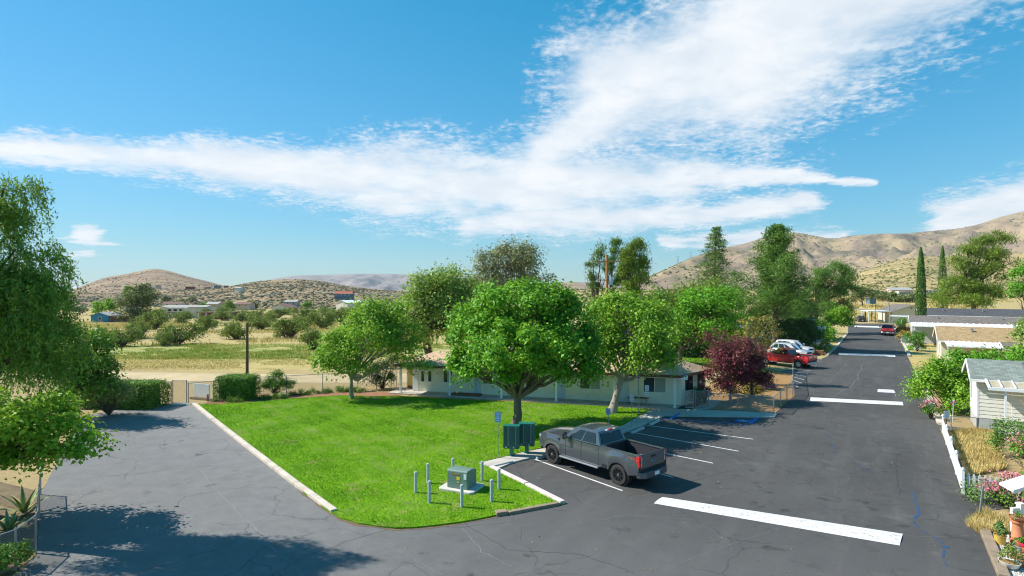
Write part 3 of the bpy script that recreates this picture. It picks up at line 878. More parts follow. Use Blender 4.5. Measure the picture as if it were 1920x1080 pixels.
for L, wd in (([(1708, 918), (1717, 935), (1718, 945)], .06), ([(1720, 948), (1722, 962), (1717, 974)], .09), ([(1715, 977), (1713, 983), (1722, 990)], .06), ([(1728, 994), (1740, 1001)], .04), ([(1748, 1005), (1758, 1010), (1766, 1019)], .06),
              ([(1770, 1030), (1768, 1045)], .06), ([(1769, 1050), (1776, 1062)], .04), ([(1545, 812), (1560, 824)], .03), ([(1563, 832), (1568, 850)], .05), ([(1576, 855), (1600, 862)], .03), ([(1608, 868), (1630, 885)], .03)):
    strip('survey_mark', wig(L, 4, 3), wd, BLUEP, .0045)
sheet('survey_mark', pxl([(1763, 1025), (1777, 1029), (1782, 1026), (1773, 1023)]), .0055, BLUEP, road)
# ================================================================== PLANTS
BARK = mat('bark_grey', (.20, .155, .12), .95, .35, 6, bump=.8, bscale=24, stretch=(1, 1, .25), spec=.1)
BARKD = mat('bark_dark', (.12, .085, .06), .95, .35, 6, bump=.8, bscale=24, stretch=(1, 1, .25), spec=.1)
BARKP = mat('bark_pale', (.34, .285, .23), .95, .3, 6, bump=.6, bscale=24, stretch=(1, 1, .25), spec=.1)
LM_MULB = leafmat('leaf_bright', [(.05, .16, .014), (.085, .235, .018), (.135, .31, .024), (.21, .36, .04)], trans=.32, spec=.35)
LM_LIME = leafmat('leaf_lime', [(.075, .175, .02), (.135, .27, .03), (.205, .345, .042), (.30, .38, .075)], trans=.36, spec=.3)
LM_MID = leafmat('leaf_mid', [(.045, .105, .022), (.08, .165, .032), (.12, .22, .042), (.18, .25, .07)], trans=.3, spec=.3)
LM_FRSH = leafmat('leaf_fresh', [(.10, .22, .02), (.16, .31, .028), (.24, .38, .04), (.34, .40, .08)], trans=.38, spec=.3)
LM_OLD = leafmat('leaf_greyish', [(.115, .18, .05), (.18, .26, .07), (.27, .345, .11), (.38, .41, .21)], trans=.36, spec=.35)
LM_EUC = leafmat('leaf_eucalyptus', [(.10, .12, .065), (.16, .175, .09), (.24, .23, .14), (.32, .29, .20)], trans=.2, spec=.3)
LM_EUCD = leafmat('leaf_eucalyptus_dark', [(.07, .09, .045), (.11, .13, .06), (.16, .165, .085)], trans=.2, spec=.25)
LM_PINE = leafmat('needle_pine', [(.085, .125, .028), (.145, .195, .038), (.22, .26, .06)], trans=.2, spec=.2)
LM_PIND = leafmat('needle_dark', [(.055, .11, .035), (.095, .17, .048), (.15, .235, .06)], trans=.18, spec=.2)
LM_CED = leafmat('needle_cedar', [(.075, .12, .06), (.12, .175, .08), (.17, .22, .10)], trans=.18, spec=.2)
LM_CYP = leafmat('cypress_leaf', [(.025, .065, .015), (.045, .105, .02), (.075, .15, .03)], trans=.15, spec=.2)
LM_JUN = leafmat('juniper_leaf', [(.09, .12, .035), (.14, .18, .048), (.205, .235, .068), (.25, .25, .12)], trans=.15, spec=.15)
LM_PLUM = leafmat('leaf_plum', [(.06, .009, .018), (.125, .017, .034), (.22, .033, .062), (.13, .055, .055)], trans=.25, spec=.4)
LM_OLIV = leafmat('leaf_olive', [(.12, .14, .03), (.22, .21, .045), (.32, .26, .06), (.30, .17, .05)], trans=.3, spec=.3)
LM_PEP = leafmat('leaf_pepper', [(.065, .14, .035), (.10, .20, .048), (.15, .27, .055), (.24, .33, .06)], trans=.34, spec=.3)
LM_HEDG = leafmat('leaf_hedge', [(.03, .085, .014), (.055, .14, .02), (.10, .21, .028), (.17, .27, .04)], trans=.22, spec=.35)
LM_DKHD = leafmat('leaf_dark_hedge', [(.018, .045, .015), (.03, .07, .022), (.05, .10, .03)], trans=.15, spec=.35)

def crown_pts(lobes, nclump, nleaf, clump_r, flat=.75, shell=.55, low=-.75, up=.5, g=None, hier=True):
    g = g or rng
    vol = np.array([(l[3] * l[4] * l[5]) ** .75 for l in lobes]); vol = vol / vol.sum()
    C, Lb = [], []
    for li, l in enumerate(lobes):
        n = max(1, int(round(nclump * vol[li])))
        d = g.normal(size=(n * 3, 3)); d /= np.linalg.norm(d, axis=1, keepdims=True)
        d = d[d[:, 2] > low][:n]
        r = (shell + (1 - shell) * np.sqrt(g.uniform(0, 1, len(d))))[:, None] * (1 + .12 * g.normal(size=(len(d), 1)))
        C.append(np.array(l[:3]) + d * r * np.array(l[3:6])); Lb += [li] * len(d)
    C = np.concatenate(C); Lb = np.array(Lb)
    if hier:                                  # clumps gather on boughs, with gaps between the boughs
        k = max(6, len(C) // 4)
        bough = g.permutation(len(C))[:k]
        for li in set(Lb.tolist()):
            own = bough[Lb[bough] == li]
            idx_ = np.where(Lb == li)[0]
            if len(own) < 2: continue
            d_ = ((C[idx_][:, None] - C[own][None]) ** 2).sum(-1)
            near = own[d_.argmin(1)]
            C[idx_] = C[near] + (C[idx_] - C[near]) * .62
    per = np.maximum(3, g.poisson(nleaf / len(C), len(C)))
    idx = np.repeat(np.arange(len(C)), per)
    off = g.normal(size=(len(idx), 3)) * clump_r * g.uniform(.6, 1.25, len(C))[idx][:, None]
    off[:, 2] *= flat
    off[:, 2] -= .25 * clump_r * (np.linalg.norm(off[:, :2], axis=1) / clump_r) ** 2 * .4
    P_ = C[idx] + off
    out = off / (np.linalg.norm(off, axis=1, keepdims=True) + 1e-6)
    N_ = out * .55 + np.array([0, 0, up]) + g.normal(size=out.shape) * .45
    cv = g.normal(0, .14, len(C))
    var = np.clip(g.normal(.45, .25, len(idx)) + cv[idx], 0, 1)
    return C, Lb, P_, N_, var
def limb(mb, a, b, r0, r1, sag=.0, n=4, sides=6, wob=.06):
    a, b = Vector(a), Vector(b); L = (b - a).length
    pts, rr = [], []
    for i in range(n + 1):
        t = i / n
        p = a.lerp(b, t)
        p.z += sag * L * math.sin(math.pi * t)
        if 0 < i < n: p += Vector(rng.normal(size=3)) * wob * L * .5
        pts.append(p); rr.append(r0 + (r1 - r0) * t)
    mb.tube(pts, rr, sides, cap=False)
    return pts
def tree(name, label, base, lobes, nclump, nleaf, leaf, lm, bark, tr, th, clump_r=.5, asp=.6, top=None, group=None, up=.5, shell=.55, twigs=.6, cat='tree', flat=.75, low=-.75, flare=1.5, needles=False):
    base = Vector(base)
    t = thing(name, label, cat, base, 0, group)
    lo = [(l[0] - base.x, l[1] - base.y, l[2] - base.z, *l[3:6]) for l in lobes]
    C, Lb, P_, N_, var = crown_pts(lo, nclump, nleaf, clump_r, flat, shell, low, up)
    P_[:, 2] = np.maximum(P_[:, 2], .15)
    tw = None
    if needles:
        tw = N_ * np.array([.5, .5, .2]) + np.array([0, 0, .75]) + rng.normal(size=N_.shape) * .35
        N_ = rng.normal(size=N_.shape) + np.array([0, 0, .25])
    leafobj('crown', P_, N_, leaf * rng.uniform(.55, 1.45, len(P_)), asp, var, lm, t, twist=tw)
    mb = MB()
    tp = Vector(top) - base if top is not None else Vector((0, 0, th))
    pts, rr = [], []
    for i in range(6):
        k = i / 5
        p = Vector((tp.x * k, tp.y * k, tp.z * k)) + (Vector((rng.normal(), rng.normal(), 0)) * tr * .13 if 0 < i < 5 else Vector())
        if i == 0: p.z = -.1
        pts.append(p); rr.append(tr * (flare if i == 0 else 1.1 if i == 1 else 1.0 - .25 * k))
    mb.tube(pts, rr, 10, cap=False)
    ends = []
    for li, l in enumerate(lo):
        c = Vector(l[:3]); c.z -= l[5] * .15
        st = tp if c.z > tp.z * .9 else pts[4]
        ends.append(limb(mb, st - Vector((0, 0, tr * .5)), c, tr * .5, tr * .16, .05, 5, 7))
    for i in range(len(C)):
        if rng.uniform() < twigs:
            e = ends[Lb[i]]; s = e[rng.integers(1, len(e))]
            limb(mb, s, C[i], tr * .2, tr * .04, .04, 3, 4)
    mb.build('trunk', bark, t, smooth=True, fix=False)
    return t
def LB(px, py, rw, rh, Y, ry=None):
    """crown lobe from its outline in the photo at distance Y"""
    k = Y / FP
    return ((px - 960) * k, Y, CH + (540 - py) * k, rw * k, (ry or rw) * k if ry is None else ry, rh * k)
def conifer(name, label, base, h, prof, nb, nleaf, leaf, lm, bark, tr, droop=0.0, spread=.35, first=.1, asp=.22, rise=.25, group=None, cat='tree', tiers=0, lean=(0, 0), flat=.6, upn=.3):
    """branches round a straight stem, needle sprays along each; prof(t) = branch length at height t"""
    base = Vector(base)
    t = thing(name, label, cat, base, 0, group)
    mb = MB()
    top = Vector((lean[0], lean[1], h))
    mb.tube([Vector((0, 0, -.1)), top * .33, top * .66, top], [tr * 1.2, tr * .85, tr * .5, tr * .08], 8, cap=False)
    PP, VV, TW = [], [], []
    per = nleaf // nb
    for i in range(nb):
        k = first + (1 - first) * ((i + rng.uniform()) / nb) ** .9
        if tiers: k = first + (1 - first) * (round((k - first) / (1 - first) * tiers) / tiers) + rng.normal() * .006
        k = min(k, .985)
        a = i * 2.39996 + rng.uniform(-.4, .4)
        L = prof(k) * rng.uniform(.7, 1.15)
        s = top * k
        d = Vector((math.cos(a), math.sin(a), 0))
        e = s + d * L + Vector((0, 0, L * (rise - droop)))
        mid = s + d * L * .55 + Vector((0, 0, L * rise * .7))
        mb.tube([s, mid, e], [tr * .25 * (1 - k) + .02, tr * .13 * (1 - k) + .012, .008], 4, cap=False)
        n = max(6, int(per * (.35 + L / max(prof(first), .01))))
        u = rng.uniform(.22, 1.03, n) ** .8
        q = np.array(s)[None] * ((1 - u) ** 2)[:, None] + 2 * np.array(mid)[None] * (u * (1 - u))[:, None] + np.array(e)[None] * (u ** 2)[:, None]
        w_ = spread * (.45 + .55 * np.sin(np.pi * np.clip(u, 0, 1) * .85)) * (L ** .5)
        off = rng.normal(size=(n, 3)) * w_[:, None]; off[:, 2] *= flat
        PP.append(q + off)
        VV.append(np.clip(rng.normal(.45, .2, n) + rng.normal() * .15, 0, 1))
        TW.append(np.tile(np.array(d) * .7 + np.array([0, 0, .45]), (n, 1)) + rng.normal(size=(n, 3)) * .5)
    P_ = np.concatenate(PP); V_ = np.concatenate(VV); T_ = np.concatenate(TW)
    N_ = rng.normal(size=P_.shape) + np.array([0, 0, upn])
    leafobj('crown', P_, N_, leaf * rng.uniform(.7, 1.35, len(P_)), asp, V_, lm, t, twist=T_)
    mb.build('trunk', bark, t, smooth=True, fix=False)
    return t
def hedgebox(name, label, c, size, rz, n, leaf, lm, m_in, cat='hedge', group=None, jitter=.06, rough=.0):
    """clipped hedge: leaves over a rounded box with twigs inside"""
    t = thing(name, label, cat, (c[0], c[1], c[2] if len(c) > 2 else 0), rz, group)
    sx, sy, sz = size
    ar = np.array([sy * sz, sy * sz, sx * sz, sx * sz, sx * sy * 1.2]); ar = ar / ar.sum()
    face = rng.choice(5, n, p=ar)
    u = rng.uniform(-.5, .5, (n, 3)); u[:, 2] = rng.uniform(0, 1, n)
    nn = np.zeros((n, 3))
    for f, (ax, s) in enumerate(((0, -1), (0, 1), (1, -1), (1, 1), (2, 1))):
        k = face == f
        if ax < 2: u[k, ax] = .5 * s; nn[k, ax] = s
        else: u[k, 2] = 1; nn[k, 2] = 1
    p = u * np.array([sx, sy, sz])
    bulge = 1 + rough * (fbm(p[:, 0] * 1.2 + 50 + p[:, 2], p[:, 1] * 1.2 + 50 - p[:, 2], 3, 3) - .5) * 2
    # round the corners
    e = .12 * min(sx, sy, sz)
    p[:, :2] *= (1 - .1 * sstep(.82, 1.0, p[:, 2] / sz))[:, None]
    p[:, :2] *= bulge[:, None]; p[:, 2] *= (.5 + .5 * bulge)
    p += rng.normal(size=p.shape) * jitter - nn * rng.exponential(jitter, (n, 1))
    p[:, 2] = np.maximum(p[:, 2], .03)
    N_ = nn + np.array([0, 0, .35]) + rng.normal(size=p.shape) * .6
    leafobj('foliage', p, N_, leaf * rng.uniform(.7, 1.3, n), .6, np.clip(rng.normal(.45, .22, n), 0, 1), lm, t)
    mb = MB()
    for i in range(14):
        a = Vector((rng.uniform(-.4, .4) * sx, rng.uniform(-.3, .3) * sy, 0))
        mb.tube([a, a + Vector((rng.normal() * .2, rng.normal() * .15, sz * .9))], [.03, .01], 4)
    mb.build('stem', m_in, t)['kind'] = 'stuff'
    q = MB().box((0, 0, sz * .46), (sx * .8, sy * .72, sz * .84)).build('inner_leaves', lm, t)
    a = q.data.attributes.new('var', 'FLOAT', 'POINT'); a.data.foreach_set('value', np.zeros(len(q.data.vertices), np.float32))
    return t
def bush(name, label, base, lobes, nclump, nleaf, leaf, lm, clump_r=.25, cat='shrub', group=None, asp=.6, bark=None, flat=.8, shell=.5, up=.5):
    base = Vector(base)
    t = thing(name, label, cat, base, 0, group)
    C, Lb, P_, N_, var = crown_pts(lobes, nclump, nleaf, clump_r, flat, shell, -.55, up)
    P_[:, 2] = np.maximum(P_[:, 2], .04)
    leafobj('foliage', P_, N_, leaf * rng.uniform(.7, 1.3, len(P_)), asp, var, lm, t)
    mb = MB()
    for i in range(min(len(C), 26)):
        c = Vector(C[i * len(C) // min(len(C), 26)])
        s = Vector((rng.normal() * .015, rng.normal() * .015, -.03))
        limb(mb, s, c, .035, .01, .05, 3, 4)
    mb.build('stem', bark or BARKD, t, fix=False)['kind'] = 'stuff'
    return t
def gz(px, py): p = G(px, py); return (p.x, p.y, 0)

# ---- the three lawn trees
tree('mulberry_tree', 'big round bright green tree on the lawn behind the green mailboxes', gz(970, 800),
     [LB(985, 640, 100, 62, 35), LB(905, 640, 58, 58, 34.6), LB(1065, 635, 55, 62, 35.2), LB(985, 590, 80, 55, 36), LB(900, 610, 40, 45, 36), LB(1085, 690, 34, 26, 34.5), LB(872, 695, 26, 24, 34.2),
      LB(960, 650, 66, 44, 31.6), LB(1035, 655, 48, 40, 31.6), LB(868, 680, 26, 36, 34.4), LB(1098, 672, 28, 42, 34.6), LB(925, 690, 38, 28, 33.2), LB(1045, 690, 40, 30, 33.4), LB(985, 562, 84, 26, 35), LB(1040, 580, 45, 40, 35)],
     360, 76000, .19, LM_MULB, BARK, .28, 1.9, clump_r=.37, asp=.62, shell=.68, twigs=.35, low=-.6)
tree('sycamore_tree', 'leaning lime green tree on the lawn beside the parking signs', gz(1146, 775),
     [LB(1180, 625, 66, 60, 39.5), LB(1125, 615, 42, 55, 40), LB(1235, 640, 42, 48, 39), LB(1170, 580, 55, 32, 40), LB(1258, 678, 28, 20, 38.6), LB(1120, 672, 28, 22, 39), LB(1215, 600, 42, 40, 40.5), LB(1205, 675, 30, 18, 38)],
     220, 25000, .19, LM_LIME, BARKP, .27, 2.6, clump_r=.4, asp=.62, top=(7.5, 39.4, 2.3), shell=.5, twigs=.6)
tree('maple_tree', 'young airy light green tree at the back corner of the lawn', gz(659, 748),
     [LB(690, 630, 66, 50, 44), LB(632, 650, 44, 34, 44), LB(745, 640, 42, 44, 44), LB(700, 588, 50, 38, 45), LB(608, 682, 28, 16, 43.6), LB(770, 685, 28, 14, 43.6), LB(740, 605, 38, 40, 45), LB(660, 690, 40, 14, 43.4)],
     230, 17000, .2, LM_LIME, BARKP, .15, 1.6, clump_r=.42, asp=.6, shell=.35, twigs=.75)
tree('elm_tree', 'large old grey green tree with thick dark trunk behind the left roof', (-7.6, 56.0, 0),
     [LB(810, 545, 52, 44, 56), LB(860, 570, 42, 44, 56), LB(778, 585, 36, 42, 56), LB(850, 610, 42, 30, 55.5), LB(780, 625, 30, 22, 55), LB(835, 522, 42, 26, 57), LB(885, 600, 26, 38, 57), LB(880, 545, 22, 22, 57)],
     240, 19000, .24, LM_OLD, BARKD, .45, 4.4, clump_r=.62, asp=.6, top=(-8.6, 56, 4.6), shell=.45, twigs=.6)
tree('shade_tree', 'leafy mid green tree behind the right end of the long building', (17.5, 60, 0),
     [LB(1330, 595, 48, 50, 60), LB(1285, 610, 40, 45, 61), LB(1375, 615, 30, 40, 60), LB(1300, 570, 36, 30, 62), LB(1340, 560, 30, 25, 63)],
     130, 11500, .26, LM_MULB, BARKD, .25, 2.2, clump_r=.6)
tree('shade_tree', 'dark leafy tree low behind the lime green lawn tree', (12.5, 63, 0),
     [LB(1230, 590, 40, 45, 63), LB(1200, 600, 35, 40, 64), LB(1180, 590, 35, 35, 65), LB(1140, 590, 40, 40, 66), LB(1255, 615, 30, 30, 62)],
     110, 8000, .27, LM_MID, BARKD, .22, 2.0, clump_r=.6)
tree('pine_tree', 'broad soft pine low behind the mobile homes, left of the spreading cedar', (27, 92, 0),
     [LB(1290, 555, 40, 32, 92), LB(1330, 545, 35, 30, 93), LB(1260, 560, 28, 25, 92), LB(1310, 575, 50, 30, 91)],
     90, 7000, .36, LM_PINE, BARKD, .25, 4.0, clump_r=.75, asp=.3)
# ---- plum trees and the olive-leaved one in the garden
tree('plum_tree', 'purple leaved plum tree with pale trunk beside the concrete path, inside the chain link garden', gz(1370, 757),
     [LB(1375, 655, 42, 24, 43), LB(1345, 648, 24, 24, 43), LB(1365, 690, 44, 30, 42.6), LB(1345, 700, 24, 24, 42.4), LB(1385, 675, 30, 40, 43), LB(1360, 720, 28, 16, 42)], 110, 11500, .15, LM_PLUM, BARKP, .11, 1.1, clump_r=.34, shell=.45, asp=.55)
tree('plum_tree', 'purple leaved plum tree with dark trunk on the mulch mound', gz(1409, 752),
     [LB(1410, 690, 26, 30, 43), LB(1428, 700, 16, 26, 42.8), LB(1395, 705, 18, 28, 42.6), LB(1415, 670, 18, 18, 43.5)], 55, 8000, .15, LM_PLUM, BARKD, .14, 1.4, clump_r=.32, shell=.4, asp=.55)
tree('ornamental_tree', 'sparse golden olive tree with pale bare stems in the garden', (21.0, 51, 0),
     [LB(1405, 605, 18, 14, 51), LB(1440, 602, 22, 14, 51), LB(1420, 625, 25, 16, 51), LB(1455, 622, 16, 16, 51), LB(1395, 628, 18, 12, 51), LB(1438, 640, 20, 12, 51), LB(1412, 660, 18, 12, 50), LB(1455, 655, 12, 10, 50)],
     60, 2300, .15, LM_OLIV, BARKP, .14, .7, clump_r=.22, shell=.3, twigs=.95)
# ---- far trees
tree('eucalyptus_tree', 'tall grey brown eucalyptus behind the white building', (-.5, 92, -.4),
     [LB(950, 490, 40, 36, 92), LB(912, 505, 32, 34, 92), LB(985, 495, 34, 36, 92), LB(955, 465, 26, 20, 93), LB(1005, 515, 24, 26, 92), LB(940, 530, 60, 26, 92), LB(990, 470, 16, 16, 93)],
     170, 13000, .38, LM_EUC, BARKP, .4, 6, clump_r=.85, asp=.42, shell=.5)
tree('pine_tree', 'bushy upswept pine standing just right of the wooden power pole', (19.0, 90, 0),
     [LB(1190, 468, 11, 24, 90), LB(1178, 492, 15, 26, 90), LB(1205, 485, 9, 24, 90), LB(1192, 515, 16, 22, 90), LB(1186, 540, 16, 16, 90), LB(1202, 462, 5, 13, 90), LB(1182, 458, 5, 13, 90), LB(1168, 510, 9, 18, 90), LB(1208, 520, 7, 12, 90)],
     100, 15000, .42, LM_PINE, BARKD, .28, 5.5, clump_r=.45, asp=.22, needles=True, shell=.3, twigs=.4)
tree('pine_tree', 'pine with spiky tops directly behind the wooden power pole', (15.6, 92, 0),
     [LB(1155, 468, 8, 22, 92), LB(1148, 495, 10, 22, 92), LB(1166, 470, 6, 18, 92), LB(1158, 520, 12, 22, 92), LB(1150, 458, 4, 12, 92)],
     48, 5000, .42, LM_PIND, BARKD, .24, 5.5, clump_r=.42, asp=.2, needles=True, shell=.4, twigs=.4)
tree('pine_tree', 'thin open pine with gaps, left of the wooden power pole', (13.6, 93, 0),
     [LB(1124, 484, 11, 20, 93), LB(1106, 507, 9, 17, 93), LB(1128, 466, 5, 12, 93), LB(1118, 530, 15, 16, 93), LB(1112, 487, 6, 12, 93), LB(1134, 505, 8, 14, 93)],
     44, 3800, .42, LM_CED, BARKD, .22, 4.5, clump_r=.42, asp=.2, needles=True, shell=.4, twigs=.5)
conifer('cedar_tree', 'spreading cedar with layered flat branches and a bent tip', (34.6, 100, 0), 19.2, lambda k: (.5 + 6.2 * (1 - k) ** .9) * rng.uniform(.55, 1.12), 96, 13000, .42, LM_CED, BARKD, .35, droop=.12, rise=.2, first=.25, spread=.36, flat=.3, lean=(.9, 0))
conifer('pine_tree', 'big dense green pine beside the spreading cedar', (35.8, 78.5, 0), 16.9, lambda k: (.6 + 6.6 * (1 - k) ** .85) * rng.uniform(.4, 1.15), 92, 34000, .36, LM_PIND, BARKD, .4, rise=.62, first=.2, spread=.33, asp=.24, lean=(.5, 0), flat=.8)
tree('pine_tree', 'bushy green pine at the foot of the big dense pine', (32.6, 86, 0),
     [LB(1365, 565, 30, 26, 86), LB(1400, 588, 34, 22, 86), LB(1345, 585, 26, 24, 87), LB(1440, 590, 34, 18, 85), LB(1375, 545, 18, 16, 87)], 110, 12000, .4, LM_PIND, BARKD, .3, 2.5, clump_r=.6, asp=.22, needles=True, shell=.3, twigs=.3)
tree('pine_tree', 'soft green pine behind the flat carport, between the big pine and the umbrella pine', (48.5, 96, 0),
     [LB(1480, 582, 30, 18, 95), LB(1515, 580, 22, 18, 96), LB(1500, 565, 18, 14, 96)], 70, 7000, .42, LM_PIND, BARKD, .3, 2.5, clump_r=.65, asp=.22, needles=True, shell=.3, twigs=.3)
tree('shade_tree', 'dull olive tree row behind the lime green lawn tree', (26.0, 120, -.3),
     [LB(1240, 558, 26, 14, 120), LB(1280, 556, 26, 14, 120), LB(1215, 562, 18, 12, 120), LB(1320, 560, 26, 14, 121)], 60, 5000, .5, LM_EUCD, BARKD, .25, 2.5, clump_r=.9)
tree('stone_pine', 'umbrella shaped pine with rounded crown at the street end', (57.0, 108, 0),
     [LB(1562, 520, 40, 26, 108), LB(1530, 535, 18, 20, 108), LB(1592, 528, 20, 20, 108), LB(1560, 555, 34, 22, 108), LB(1545, 580, 30, 22, 107), LB(1580, 580, 22, 20, 107), LB(1560, 503, 24, 12, 108)],
     150, 21000, .38, LM_PIND, BARKD, .4, 5, clump_r=.55, asp=.26, shell=.5, needles=True)
tree('shade_tree', 'light green leafy tree below the umbrella shaped pine', (53.2, 98, 0), [LB(1575, 592, 16, 18, 96), LB(1560, 600, 14, 14, 96), LB(1590, 600, 10, 14, 96)], 40, 3200, .3, LM_LIME, BARKD, .15, 1.5, clump_r=.5)
def cypress(name, label, base, h, r, n):
    base = Vector(base); t = thing(name, label, 'tree', base)
    k = rng.uniform(0, 1, n) ** .85; a = rng.uniform(0, 6.28, n)
    rad = r * np.minimum(1, (k + .03) * 9) ** .5 * (1 - k ** 2.2) ** .75 + .05
    rad *= (.86 + .28 * fbm(a * 2.2 + 9, k * h * .9, 3, 8))
    rad *= 1 - np.abs(rng.normal(size=n)) * .12
    P_ = np.stack([np.cos(a) * rad, np.sin(a) * rad, .25 + k * (h - .3)], 1)
    N_ = np.stack([np.cos(a), np.sin(a), np.full(n, .2)], 1) + rng.normal(size=(n, 3)) * .45
    leafobj('crown', P_, N_, .34 * rng.uniform(.6, 1.3, n), .3, np.clip(rng.normal(.45, .22, n), 0, 1), LM_CYP, t, twist=np.tile(np.array([0., 0, 1]), (n, 1)) + rng.normal(size=(n, 3)) * .2)
    MB().tube([(0, 0, -.1), (0, 0, h * .95)], [r * .35, .05], 8).build('trunk', BARKD, t)
cypress('cypress_tree', 'tall narrow dark cypress standing between the mobile homes', (74.2, 104.5, 0), 15.9, .82, 7500)
cypress('cypress_tree', 'tall narrow cypress beyond the dark roof, beside the bent pine', (112.5, 150.5, 0), 19.5, 1.15, 5500)
tree('pine_tree', 'large irregular pine on the golden slope beyond the dark roof', (107.5, 134, 0),
     [LB(1840, 452, 24, 13, 134), LB(1872, 444, 20, 9, 134), LB(1813, 468, 16, 14, 134), LB(1855, 476, 36, 12, 134), LB(1806, 496, 24, 16, 134), LB(1850, 510, 38, 17, 134), LB(1800, 532, 34, 18, 134), LB(1770, 552, 16, 16, 133), LB(1845, 545, 40, 18, 134), LB(1810, 562, 44, 12, 133), LB(1886, 488, 14, 7, 134)],
     190, 32000, .55, LM_PINE, BARKD, .5, 7, clump_r=.85, asp=.24, needles=True, shell=.25, twigs=.3)
tree('shade_tree', 'rounded green tree beyond the dark roof, beside the large irregular pine', (107, 120, 0), [LB(1915, 525, 22, 28, 119), LB(1945, 515, 30, 35, 119), LB(1905, 545, 14, 14, 118)], 70, 6000, .36, LM_MULB, BARKD, .25, 2.4, clump_r=.7)
tree('shade_tree', 'grey green tree at the far field edge beside the blue shed', (132, 217, 1.3), [LB(1622, 550, 18, 14, 217), LB(1605, 556, 12, 12, 217), LB(1612, 545, 10, 8, 217)], 40, 2500, .5, LM_EUCD, BARKD, .25, 1.5, clump_r=.8)
for i, (px, py, rw, rh, Y) in enumerate([(1655, 556, 12, 9, 260), (1672, 557, 9, 8, 255), (1690, 559, 10, 6, 250), (1715, 558, 9, 7, 250), (1640, 553, 9, 8, 270), (1750, 555, 10, 6, 270), (1910, 556, 14, 8, 300), (1870, 560, 12, 6, 300)]):
    b = ((px - 960) * Y / FP, Y, float(terr((px - 960) * Y / FP, Y)))
    tree('field_tree', 'low olive green tree in the far golden field before the foothill', b, [LB(px, py, rw, rh, Y)], 14, 700, .75, LM_EUCD, BARKD, .2, 1.2, clump_r=.9, group='trees in the far golden field')
# left background trees
tree('eucalyptus_tree', 'big dark eucalyptus clump beside the blue house', (-125.0, 192, -2.8), [LB(258, 560, 22, 24, 192), LB(240, 570, 16, 20, 192), LB(278, 562, 16, 24, 192), LB(262, 545, 16, 10, 192), LB(245, 590, 20, 14, 191), LB(275, 590, 16, 12, 191)],
     90, 7000, .62, LM_EUCD, BARKD, .4, 3, clump_r=1.1, asp=.45)
tree('shade_tree', 'vivid green tree behind the blue house', (-141, 200, -3), [LB(200, 574, 14, 11, 200), LB(184, 578, 10, 10, 200), LB(213, 575, 8, 9, 200)], 40, 2600, .6, LM_LIME, BARKD, .25, 1.6, clump_r=.8)
for i, (px, py, rw, rh, Y) in enumerate([(240, 545, 8, 8, 300), (330, 575, 10, 9, 300), (395, 572, 9, 7, 310), (428, 573, 10, 8, 290), (342, 570, 5, 8, 330), (480, 572, 12, 7, 320), (575, 572, 8, 5, 300), (470, 567, 9, 5, 360), (605, 580, 8, 5, 300),
                                         (645, 583, 8, 5, 280), (312, 560, 6, 5, 400), (360, 560, 7, 5, 420), (380, 577, 7, 6, 290), (680, 578, 10, 7, 300), (150, 578, 10, 6, 250), (120, 572, 12, 8, 260)]):
    b = ((px - 960) * Y / FP, Y, float(terr((px - 960) * Y / FP, Y)))
    zc = CH + (540 - py) * Y / FP
    if zc < b[2] + 1: b = (b[0], b[1], zc - 1.2)
    tree('valley_tree', ['small fresh green tree among the scattered buildings below the brown hill', 'small dark grey green tree among the scattered buildings below the brown hill', 'small pale grey brown tree among the scattered buildings below the brown hill'][i % 3], b, [LB(px, py, rw, rh, Y)], 14, 700, .8, [LM_MID, LM_EUCD, LM_EUC][i % 3], BARKD, .2, max(.6, zc - b[2]), clump_r=.9, group=['fresh green trees among the far buildings', 'dark grey green trees among the far buildings', 'pale grey brown trees among the far buildings'][i % 3])
# ---- junipers in the field
JUN = []
for v in range(4):
    g = np.random.default_rng(50 + v)
    lob = [(g.normal() * .28, g.normal() * .28, .55 + g.uniform(-.1, .12), .62 + g.uniform(-.15, .15), .62 + g.uniform(-.15, .15), .42 + g.uniform(-.1, .1)) for _ in range(4)]
    C, Lb, P_, N_, var = crown_pts(lob, 55, 3600, .11, .9, .5, -.9, .35)
    P_[:, 2] = np.maximum(P_[:, 2] - .08, .02)
    co, f, vv = leafquads(P_, N_ , .075 * rng.uniform(.6, 1.4, len(P_)), .55, var)
    me = bpy.data.meshes.new('juniper'); fast(me, co, f, vv); me.materials.append(LM_JUN)
    mb = MB()
    for i in range(0, 40): limb(mb, (0, 0, -.05), C[i], .035, .008, .05, 3, 4)
    st = mb.mesh('stems', fix=False); st.materials.append(BARKD)
    JUN.append((me, st))
def juniper(p, wx, h, i):
    t = thing('juniper_bush', 'rounded olive green juniper bush in the open field behind the dirt track', 'juniper', p, rng.uniform(0, 6.28), 'juniper bushes scattered over the field')
    t.scale = (wx / 1.75, wx / 1.75, h / 1.0)
    link('foliage', JUN[i % 4][0], None, t); link('stem', JUN[i % 4][1], None, t)
